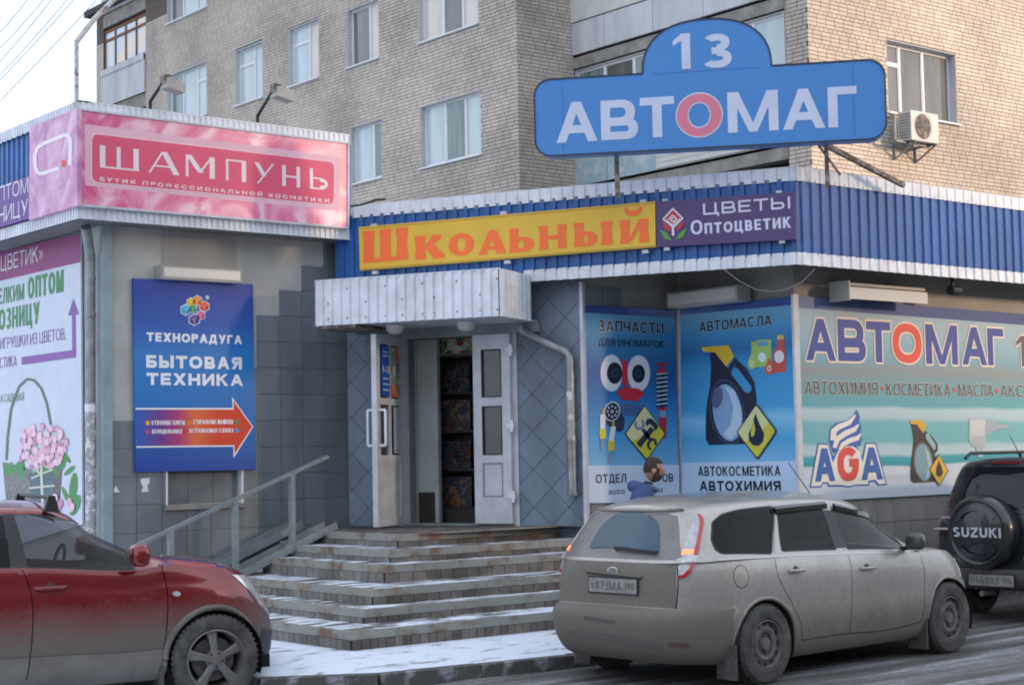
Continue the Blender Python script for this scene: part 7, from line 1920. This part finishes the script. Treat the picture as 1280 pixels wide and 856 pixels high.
# ---------------------------------------------------------------- red crossover
car, mtx = car_root('crossover_car', 'dusty dark red crossover car with black roof bar, at the left edge of the picture', 'car', (5.328, 12.741), R(-12), -.135)
zt2 = hermite([(-2.2, 1.10), (-1.2, 1.13), (-.1, 1.105), (.69, 1.055), (.95, 1.09), (1.22, 1.065), (1.5, 1.02), (1.67, .955), (1.82, .83), (2.1, .70)])
zb2 = hermite([(-2.2, .28), (-1.2, .22), (1.2, .22), (2.1, .26)])
LP = [(0, .80, 1.86, -2.02), (.05, .855, 1.92, -2.08), (.16, .88, 1.95, -2.12), (.22, .868, 1.96, -2.13), (.40, .885, 1.965, -2.13), (.60, .89, 1.955, -2.11), (.76, .885, 1.93, -2.06), (.86, .865, 1.89, -2.0), (.95, .858, 1.84, -1.96), (1.0, .845, 1.79, -1.93)]
lo = Shell(LP, zb2, zt2, -.1, 3.4, 4.0, mtx)
GP = [(0, .84, 1.18, -1.92), (.08, .815, 1.10, -1.89), (.35, .755, .84, -1.78), (.65, .69, .58, -1.66), (.86, .635, .40, -1.56), (.95, .60, .33, -1.52), (1.0, .54, .26, -1.48)]
zr2 = hermite([(-1.9, 1.50), (-1.2, 1.56), (-.3, 1.56), (.0, 1.55), (.25, 1.50), (.45, 1.42), (1.2, 1.35)])
gr = Shell(GP, lambda x: zt2(min(x, 1.0))-.003, zr2, -.30, 5.2, 5.0, mtx)
z1 = Zm(2.89, 0, 560)
wf = rounded_quad([gr.inv(p) for p in z1((50, 242), (150, 243), (220, 256), (300, 286), (365, 318), (425, 352), (462, 395), (475, 438), (100, 430))], .02)
a0_ = gr.inv(z1((18, 240))); b0_ = gr.inv(z1((60, 430)))
wr_ = [(a0_[0]-.02, a0_[1]), (b0_[0]-.03, b0_[1]), (b0_[0]-.85, b0_[1]), (a0_[0]-.75, a0_[1])]
wq = [(a0_[0]-.80, a0_[1]), (b0_[0]-.90, b0_[1]), (b0_[0]-1.15, b0_[1]+.08), (a0_[0]-1.05, a0_[1]-.05)]
wt = gr.T
wb = [(-.55, .06), (.55, .06), (.50, .80*wt), (-.50, .80*wt)]; ws_ = [(gr.S-.62, .04), (gr.S-.52, .86*wt), (gr.S, .88*wt), (gr.S, .04)]
rg = []
for w__ in (wf, wr_, wq): rg += [('side_window', w__, M['glass_light'] if w__ is wf else M['glass_dark'], .006), ('side_window', mir(w__), M['glass_light'], .006)]
rg += [('rear_window', wb, M['glass_dark'], .004), ('windscreen', ws_, M['glass_light'], .004), ('windscreen', mir(ws_), M['glass_light'], .004)]
pil = [(a0_[0]-.03, a0_[1]+.01), (b0_[0]-.04, b0_[1]-.01), (wf[-1][0]+.05, b0_[1]-.01), (wf[3][0], a0_[1]+.01)]
rg += [('pillar_cover', pil, M['black'], .001)]
for w__ in (wf, wr_, wq): rg += [('window_trim', trimmed(w__, .016), M['black'], .002), ('window_trim', mir(trimmed(w__, .016)), M['black'], .002)]
build_shell(gr, car, rg, ('greenhouse', M['red_paint']), gs=.07, gt=.05)
AR = .385; rg = []
for xc in (-1.315, 1.315):
    for sd_ in (1, -1): rg.append(('opening', arch_circle(lo, xc, .343, AR, sd_), None, 0))
S2 = [lo.inv(p) for p in z1((78, 436), (100, 480), (117, 560), (118, 650), (108, 760), (95, 835))]
print('S2', S2, [tuple(lo.P(*p)) for p in S2])
S3 = [lo.inv(p) for p in z1((556, 385), (590, 450), (606, 540), (604, 630), (592, 720), (575, 800))]
for q_ in (S2, S3): rg += [('panel_gap', seam(q_, .008), M['dark'], .01), ('panel_gap', mir(seam(q_, .008)), M['dark'], .01)]
t_s = lo.inv(z1((350, 742)))[1]
sill = [(.95, 0), (lo.S-.9, 0), (lo.S-.9, t_s), (.95, t_s)]
M['sill_grey'] = mat('sill_dusty_plastic', (.15, .14, .13), .8, var=.2, scale=4)
rg += [('side_sill', sill, M['sill_grey'], -.006), ('side_sill', mir(sill), M['sill_grey'], -.006)]
fb = lo.inv(z1((950, 650))); fbp = [(fb[0]-.12, 0), (lo.S-.0, 0), (lo.S, fb[1]), (fb[0]-.02, fb[1])]
M['bumper_plastic'] = mat('bumper_plastic', (.045, .047, .055), .6, var=.2)
rg += [('lower_bumper', fbp, M['bumper_plastic'], -.004), ('lower_bumper', mir(fbp), M['bumper_plastic'], -.004)]
build_shell(lo, car, rg, ('lower_body', M['red_paint']), gs=.06, gt=.045)
cap(lo, car, 'bonnet', M['red_paint'], .05, x0=.86, nx=120)
cap(lo, car, 'dashboard_shelf', M['seat'], .0, x1=.88, nx=120, dz=-.06)
cap(gr, car, 'roof', M['red_paint'], .05, nx=70)
for xc in (-1.315, 1.315):
    for y0 in (-1, 1): liner(car, xc, .343, AR-.002, y0*.86, y0*.55)
    for sd_ in (1, -1): arch_lip(car, lo, xc, .343, AR+.014, M['sill_grey'], .026, sd_, out=-.004)
    for y0 in (-.775, .775): wheel(car, xc, y0, .343, .215, 'alloy', rimr=.235)
q = MB(); q.plate([(-1.9, -.75), (1.8, -.72), (1.8, .72), (-1.9, .75)], .24, .34); q.build('underbody', M['dark'], car)
seats(car, (.15, -.8), .52)
q = MB(); q.prism([(.40, .6), (.95, .6), (.95, 1.03), (.66, 1.06), (.45, .95)], -.68, .68); q.build('dashboard', M['seat'], car)
q = MB(); pts = [(.36+.04*math.sin(t*math.pi/10), .36+.18*math.cos(t*math.pi/10), 1.05+.17*math.sin(t*math.pi/10)) for t in range(21)]; q.tube(pts, .015, 6, cap=False); q.build('steering_wheel', M['seat'], car)
door_handle(lo, z1((183, 504)), car, M['red_paint'], .22)
pm = gr.P(*gr.inv(z1((500, 400)))); mirror(car, (pm.x-.06, -.97, pm.z+.045), M['red_paint'], .19, .175, .14)
q = MB(); q.tube([(.105, -.66, 1.63), (.105, .66, 1.63)], .014, 8); q.build('roof_bar', M['black'], car)
for sg in (-1, 1): q = MB(); q.prism([(.045, 1.52), (.165, 1.51), (.13, 1.64), (.08, 1.64)], sg*.62-.03, sg*.62+.03); q.build('bar_foot', M['black'], car)
e0 = lo.inv(z1((898, 470))); print('hl', e0, lo.S, lo.T)
hl = [(e0[0]-.38, lo.T*.945), (e0[0]-.12, lo.T*.99), (e0[0]+.30, lo.T*.96), (e0[0]+.45, lo.T*.70), (e0[0]+.12, lo.T*.66), (e0[0]-.16, lo.T*.76)]; patch(lo, car, 'headlamp', hl, M['lamp_head'], .006, .02, .03); patch(lo, car, 'headlamp', mir(hl), M['lamp_head'], .006, .02, .03)
rp = ell(lo.inv(z1((637, 525))), .034, .017, 0, 16); patch(lo, car, 'side_repeater', rp, M['lamp_white'], .008, .014, .02)
q = MB(); q.box(.88, .905, -.86, -.66, .10, .36); q.build('mud_flap', M['tyre'], car)

# ---------------------------------------------------------------- dark off-roader
car, mtx = car_root('off_road_car', 'black and dark blue off-road car seen from behind, with covered spare wheel', 'car', (0, 0), R(2), 0)
sc_ = at_d(1231, 665, 17.0); hd2 = Vector((math.cos(R(2)), math.sin(R(2)), 0)); nl2 = Vector((-hd2.y, hd2.x, 0))
# car-local: rear face at x = -2.1, spare wheel centre at y = -.03
ctr2 = sc_ + hd2*2.32 + nl2*(.03); ctr2.z = -.06
car.location = ctr2; mtx = Matrix.Translation(ctr2) @ Matrix.Rotation(R(2), 4, 'Z')
zt3 = lambda x: 1.10 if x < .8 else 1.10-.10*(x-.8)
zb3 = lambda x: .32
LP = [(0, .80, 2.0, -1.98), (.04, .87, 2.08, -2.12), (.20, .895, 2.12, -2.20), (.31, .89, 2.12, -2.19), (.345, .875, 2.10, -2.10), (.6, .885, 2.08, -2.10), (.85, .875, 2.02, -2.09), (.95, .86, 1.98, -2.07), (1.0, .84, 1.95, -2.05)]
lo = Shell(LP, zb3, zt3, 0, 4.5, 7.0, mtx)
GP = [(0, .835, 1.10, -2.05), (.10, .82, 1.0, -2.035), (.5, .75, .72, -1.96), (.85, .68, .48, -1.88), (.95, .64, .40, -1.84), (1.0, .58, .30, -1.76)]
gr = Shell(GP, lambda x: zt3(x)-.003, lambda x: 1.655, -.2, 5, 7.0, mtx); wt = gr.T
wb = rounded_quad([(-.68, .10*wt), (.68, .10*wt), (.60, .84*wt), (-.60, .84*wt)], .06)
rg = [('rear_window', wb, mat('rear_tint', (.010, .011, .015), .05, spec=.4), .004)]
for (a, b) in ((1.00, 1.72), (1.80, 2.62), (2.70, 3.45)):
    w__ = rounded_quad([(a, .12*wt), (b, .12*wt), (b, .84*wt), (a, .84*wt)], .05); rg += [('side_window', w__, M['glass_dark'], .005), ('side_window', mir(w__), M['glass_dark'], .005)]
ws_ = [(gr.S-.62, .04), (gr.S-.52, .86*wt), (gr.S, .88*wt), (gr.S, .04)]; rg += [('windscreen', ws_, M['glass_dark'], .004), ('windscreen', mir(ws_), M['glass_dark'], .004)]
build_shell(gr, car, rg, ('greenhouse', M['navy']), gs=.08, gt=.06)
rg = []
for xc in (-1.30, 1.32):
    for sd_ in (1, -1): rg.append(('opening', arch_circle(lo, xc, .36, .42, sd_), None, 0))
tb = lo.T*.36
rg += [('panel_gap', stroke([(-.74, lo.T-.01), (-.76, tb)], .012), M['dark'], .008), ('panel_gap', stroke([(.74, lo.T-.01), (.76, tb)], .012), M['dark'], .008)]
rg += [('rear_bumper', [(-1.2, 0), (1.2, 0), (1.2, tb-.02), (-1.2, tb-.02)], mat('grimy_bumper', (.035, .033, .032), .5, col2=(.10, .09, .08), scale=4), 0)]
build_shell(lo, car, rg, ('lower_body', M['navy']), gs=.07, gt=.05)
cap(lo, car, 'bonnet', M['navy'], .05, nx=60, dz=-.002); cap(gr, car, 'roof', M['navy'], .035, nx=60)
for xc in (-1.30, 1.32):
    for y0 in (-1, 1): liner(car, xc, .36, .418, y0*.86, y0*.55)
    for y0 in (-.78, .78): wheel(car, xc, y0, .35, .225, 'steel')
q = MB(); q.plate([(-1.95, -.75), (1.9, -.75), (1.9, .75), (-1.95, .75)], .33, .42); q.build('underbody', M['dark'], car)
q = MB(); q.tube([(-2.0, .1, .30), (-2.22, .1, .30)], .03, 10); q.build('exhaust_pipe', M['rim_steel'], car)
# spare wheel cover
cz = .93; cy_ = .06
q = MB(); q.lathe([(.345, 0), (.372, -.03), (.378, -.10), (.372, -.19), (.350, -.225), (.325, -.232), (.30, -.222), (.27, -.232), (.0, -.234)], 'x', 56, c=(-2.10, cy_, cz), close=False)
q.build('spare_wheel_cover', mat('wheel_cover_black', (.014, .015, .018), .30, coat=.5, var=.3), car, 35)
for z0_, z1_, sg in ((.16, .27, 1), (-.27, -.16, -1)):
    q = MB(); arc = [R(a) for a in range(35, 146, 10)] if sg > 0 else [R(a) for a in range(215, 326, 10)]
    o_ = [(math.cos(a)*.285, math.sin(a)*.285) for a in arc]; i_ = [(math.cos(a)*.225, math.sin(a)*(.225 if True else 0)) for a in arc[::-1]]
    n = len(o_)
    for k in range(n-1):
        q.add([(-2.338, cy_+o_[k][0], cz+o_[k][1]), (-2.338, cy_+o_[k+1][0], cz+o_[k+1][1]), (-2.352, cy_+i_[n-2-k][0], cz+i_[n-2-k][1]), (-2.352, cy_+i_[n-1-k][0], cz+i_[n-1-k][1])], [(0, 1, 2, 3)])
    q.build('cover_ridge', M['navy'], car, True)
q = MB()
for k, pl2 in enumerate(block_text('SUZUKI', .56, .10, .026)): q.add([(-2.336-(k % 20)*2e-5, cy_+.28-p[0], cz-.05+p[1]) for p in pl2], [tuple(range(len(pl2)))])
q.build('lettering', mat('silver_letters', (.50, .52, .56), .4, metal=.3), car, fix=False)
tl_ = [(-.98, .44*lo.T), (-.84, .44*lo.T), (-.83, .93*lo.T), (-.95, .93*lo.T)]
for f in (lambda p: p, mir):
    patch(lo, car, 'tail_lamp', f(tl_), mat('offroader_lamp_red', (.30, .01, .012), .12, coat=1.0) if f is not mir else bpy.data.materials['offroader_lamp_red'], .010, .02)
    t2 = [(-.97, .60*lo.T), (-.85, .60*lo.T), (-.845, .72*lo.T), (-.96, .72*lo.T)]; patch(lo, car, 'lamp_band', f(t2), M['lamp_white'], .013, .01)
hn = [(-.72, .93*lo.T), (-.40, .94*lo.T), (-.40, .965*lo.T), (-.72, .955*lo.T)]; patch(lo, car, 'chrome_strip', hn, M['chrome'], .012, .02)
hn = [(-.72, .72*lo.T), (-.50, .72*lo.T), (-.50, .80*lo.T), (-.72, .80*lo.T)]; patch(lo, car, 'handle_recess', hn, M['dark'], .002, .004)
q = MB(); q.bar((-2.14, .70, .95), (-2.14, .52, .95), .02, .02); q.build('tailgate_handle', M['chrome'], car)
q = MB()
for k in range(9): q.box(-2.107, -2.103, .70-k*.026, .682-k*.026, .615, .638)
q.build('model_lettering', M['chrome'], car)
PM = Matrix(((0, 0, -1, -2.215), (-1, 0, 0, -.02), (0, 1, 0, .44), (0, 0, 0, 1)))
plate(car, PM, (('В660ХЕ', -.24, .10, .068, -.036), ('190', .135, .235, .055, -.026)))
for sg in (-1, 1):
    q = MB(); q.tube([(-1.75, sg*.55, 1.68), (-1.65, sg*.55, 1.735), (.1, sg*.55, 1.735), (.2, sg*.55, 1.68)], .018, 8); q.build('roof_rail', M['black'], car, 60)
q = MB(); q.tube([(-1.55, .0, 1.68), (-1.75, .0, 1.92)], [.006, .003], 6); q.tube([(-1.55, 0, 1.67), (-1.57, 0, 1.72)], .018, 8); q.build('aerial', M['black'], car)
hb = [(-.20, .90*wt), (.20, .90*wt), (.20, .95*wt), (-.20, .95*wt)]; patch(gr, car, 'high_brake_lamp', hb, mat('brake_lamp_dark', (.15, .01, .01), .2), .006, .01)

# ================================================================== the man behind the silver car
def person():
    P = at_d(797, 640, 16.0); gx_, gy_ = P.x, P.y
    T_ = thing('person', 'man with short hair and beard in a blue hooded jacket walking behind the silver car', 'person', (gx_, gy_, .0), R(-38))
    # he walks along +X of the place; build facing local +X
    J = {'pelvis': (0, 0, .90), 'belly': (.02, 0, 1.05), 'chest': (.06, 0, 1.25), 'neck': (.10, 0, 1.42), 'head0': (.125, 0, 1.475),
         'shR': (.05, -.17, 1.36), 'elR': (-.04, -.23, 1.10), 'wrR': (.10, -.21, .90), 'shL': (.06, .17, 1.36), 'elL': (.10, .22, 1.12), 'wrL': (.26, .20, .98),
         'hpR': (0, -.09, .86), 'knR': (.14, -.10, .50), 'anR': (.10, -.10, .10), 'toR': (.27, -.11, .045), 'hpL': (0, .09, .86), 'knL': (-.02, .10, .48), 'anL': (-.26, .10, .16), 'toL': (-.14, .11, .045)}
    E_ = [('pelvis', 'belly'), ('belly', 'chest'), ('chest', 'neck'), ('neck', 'head0'), ('chest', 'shR'), ('shR', 'elR'), ('elR', 'wrR'), ('chest', 'shL'), ('shL', 'elL'), ('elL', 'wrL'),
          ('pelvis', 'hpR'), ('hpR', 'knR'), ('knR', 'anR'), ('anR', 'toR'), ('pelvis', 'hpL'), ('hpL', 'knL'), ('knL', 'anL'), ('anL', 'toL')]
    RD = {'pelvis': (.15, .12), 'belly': (.16, .125), 'chest': (.175, .13), 'neck': (.065, .065), 'head0': (.055, .055), 'shR': (.085, .085), 'elR': (.06, .06), 'wrR': (.05, .05), 'shL': (.085, .085), 'elL': (.06, .06), 'wrL': (.05, .05),
          'hpR': (.10, .10), 'knR': (.07, .07), 'anR': (.05, .05), 'toR': (.045, .04), 'hpL': (.10, .10), 'knL': (.07, .07), 'anL': (.05, .05), 'toL': (.045, .04)}
    def skin(name, names, edges, m, sub=2, grow=0.0):
        me = bpy.data.meshes.new(name); ix = {n: i for i, n in enumerate(names)}
        me.from_pydata([J[n] for n in names], [(ix[a], ix[b]) for a, b in edges], []); o = bpy.data.objects.new(name, me); COL.objects.link(o)
        md = o.modifiers.new('skin', 'SKIN'); md.use_smooth_shade = True
        for i, n in enumerate(names): o.data.skin_vertices[0].data[i].radius = (RD[n][0]+grow, RD[n][1]+grow)
        o.data.skin_vertices[0].data[0].use_root = True
        s_ = o.modifiers.new('sub', 'SUBSURF'); s_.levels = sub; s_.render_levels = sub
        dg_ = bpy.context.evaluated_depsgraph_get(); m2 = bpy.data.meshes.new_from_object(o.evaluated_get(dg_)); bpy.data.objects.remove(o)
        m2.materials.clear(); m2.materials.append(m); return link(name, m2, T_)
    skinm = mat('skin', (.42, .22, .15), .55, var=.1, scale=8); jk = mat('blue_jacket', (.035, .07, .20), .65, var=.3, scale=9, bump=.3, bscale=14)
    tr = mat('dark_trousers', (.03, .03, .035), .85); hr_ = mat('short_hair', (.045, .032, .025), .9, var=.4, scale=60)
    b_ = skin('body', list(J), E_, tr)
    up = ['pelvis', 'belly', 'chest', 'shR', 'elR', 'wrR', 'shL', 'elL', 'wrL']
    skin('jacket', up, [e for e in E_ if e[0] in up and e[1] in up], jk, 2, .022)
    # hood lying round the neck
    q = MB()
    for k in range(15):
        a = R(40+280*k/14); 
    ring_ = [(.075+.115*math.cos(R(35+290*k/14)), .115*math.sin(R(35+290*k/14)), 1.405-.025*math.cos(R(35+290*k/14))) for k in range(15)]
    q.tube(ring_, [.03+.028*math.sin(math.pi*k/14) for k in range(15)], 10); q.build('hood', jk, T_, 60)
    hl_ = mat('hood_lining', (.18, .20, .25), .9); q = MB(); q.tube([(p[0]*.93+.01, p[1]*.85, p[2]+.02) for p in ring_], .026, 8); q.build('hood_lining', hl_, T_, 60)
    # head: shaped from rings
    q = MB(); HC = Vector((.165, 0, 1.585)); seg = 24; rings = 18
    for i in range(rings+1):
        v = -1+2*i/rings; ph = math.asin(v); rz = math.cos(ph)
        for k in range(seg):
            a = 2*math.pi*k/seg; cx, cy = math.cos(a), math.sin(a)
            x, y, zz_ = .098*rz*cx, .075*rz*cy, .120*v
            if zz_ < 0: x *= 1-.10*(-zz_/.12); y *= 1-.28*(-zz_/.12)                # jaw
            if cx > .6 and -.055 < zz_ < .005: x += .020*(1-abs(zz_+.022)/.034)*max(0, 1-abs(cy)*4.2) if abs(zz_+.022) < .034 else 0   # nose
            if cx > .5 and abs(zz_-.012) < .014 and .25 < abs(cy) < .6: x -= .007   # eye sockets
            if cx > .6 and -.115 < zz_ < -.075: x += .008
            q.v.append((HC.x+x, HC.y+y, HC.z+zz_))
    for i in range(rings):
        for k in range(seg): k2 = (k+1) % seg; q.f.append((i*seg+k, i*seg+k2, (i+1)*seg+k2, (i+1)*seg+k)); q.m.append(0)
    hdm = q.mesh('head', skinm, True); hd_o = link('head', hdm, T_)
    q = MB(); keep = []
    for i in range(rings+1):
        for k in range(seg):
            p = Vector(hdm.vertices[i*seg+k].co)-HC; q.v.append(tuple(HC+p*1.045))
    for i in range(rings):
        for k in range(seg):
            k2 = (k+1) % seg; c = sum((Vector(q.v[j]) for j in (i*seg+k, i*seg+k2, (i+1)*seg+k2, (i+1)*seg+k)), Vector())/4-HC
            if (c.z > .055) or (c.z > -.03 and c.x < -.005) or (c.z > .02 and c.x < .03): q.f.append((i*seg+k, i*seg+k2, (i+1)*seg+k2, (i+1)*seg+k)); q.m.append(0)
    q.build('hair', hr_, T_, True)
    q = MB(); 
    for i in range(rings+1):
        for k in range(seg):
            p = Vector(hdm.vertices[i*seg+k].co)-HC; q.v.append(tuple(HC+p*1.05))
    for i in range(rings):
        for k in range(seg):
            k2 = (k+1) % seg; c = sum((Vector(q.v[j]) for j in (i*seg+k, i*seg+k2, (i+1)*seg+k2, (i+1)*seg+k)), Vector())/4-HC
            if c.z < -.05 and c.x > -.02 or (c.z < .02 and .0 < c.x < .04): q.f.append((i*seg+k, i*seg+k2, (i+1)*seg+k2, (i+1)*seg+k)); q.m.append(0)
    q.build('beard', mat('beard', (.08, .045, .03), .9, var=.3, scale=60), T_, True)
    for sg in (-1, 1):
        q = MB(); q.lathe([(0, -.010), (.018, -.012), (.026, -.004), (.024, .004), (0, .008)], 'y', 12, c=(HC.x-.005, sg*.074, HC.z-.012)); q.build('ear', skinm, T_, True)
        q = MB(); q.lathe([(0, -.011), (.008, -.008), (.011, 0), (.008, .008), (0, .011)], 'x', 10, c=(HC.x+.083, sg*.030, HC.z+.012)); q.build('eye', mat('eye_white', (.5, .5, .5), .3) if sg < 0 else bpy.data.materials['eye_white'], T_, True)
        w0 = Vector(J['wrR' if sg < 0 else 'wrL'])
        q = MB(); q.lathe([(.02, 0), (.036, -.03), (.040, -.065), (.030, -.09), (0, -.095)], 'z', 10, c=tuple(w0)); q.build('palm', skinm, T_, True)
        for fi in range(4):
            x_ = w0.x+.028-.018*fi; l_ = (.062, .072, .068, .052)[fi]; q = MB(); q.tube([(x_, w0.y, w0.z-.085), (x_+.004, w0.y-.004*sg, w0.z-.085-l_*.5), (x_-.006, w0.y-.014*sg, w0.z-.085-l_)], [.009, .0085, .007], 8); q.build('finger', skinm, T_, 60)
        q = MB(); q.tube([(w0.x+.03, w0.y, w0.z-.035), (w0.x+.052, w0.y-.008*sg, w0.z-.068), (w0.x+.050, w0.y-.014*sg, w0.z-.10)], [.011, .010, .008], 8); q.build('thumb', skinm, T_, 60)
        an = Vector(J['anR' if sg < 0 else 'anL']); q = MB(); q.prism([(an.x-.09, an.z-.10), (an.x+.20, an.z-.10), (an.x+.19, an.z-.055), (an.x+.06, an.z-.01), (an.x+.04, an.z+.05), (an.x-.07, an.z+.05)], an.y-.045, an.y+.045); q.build('shoe', M['black'], T_)
person()
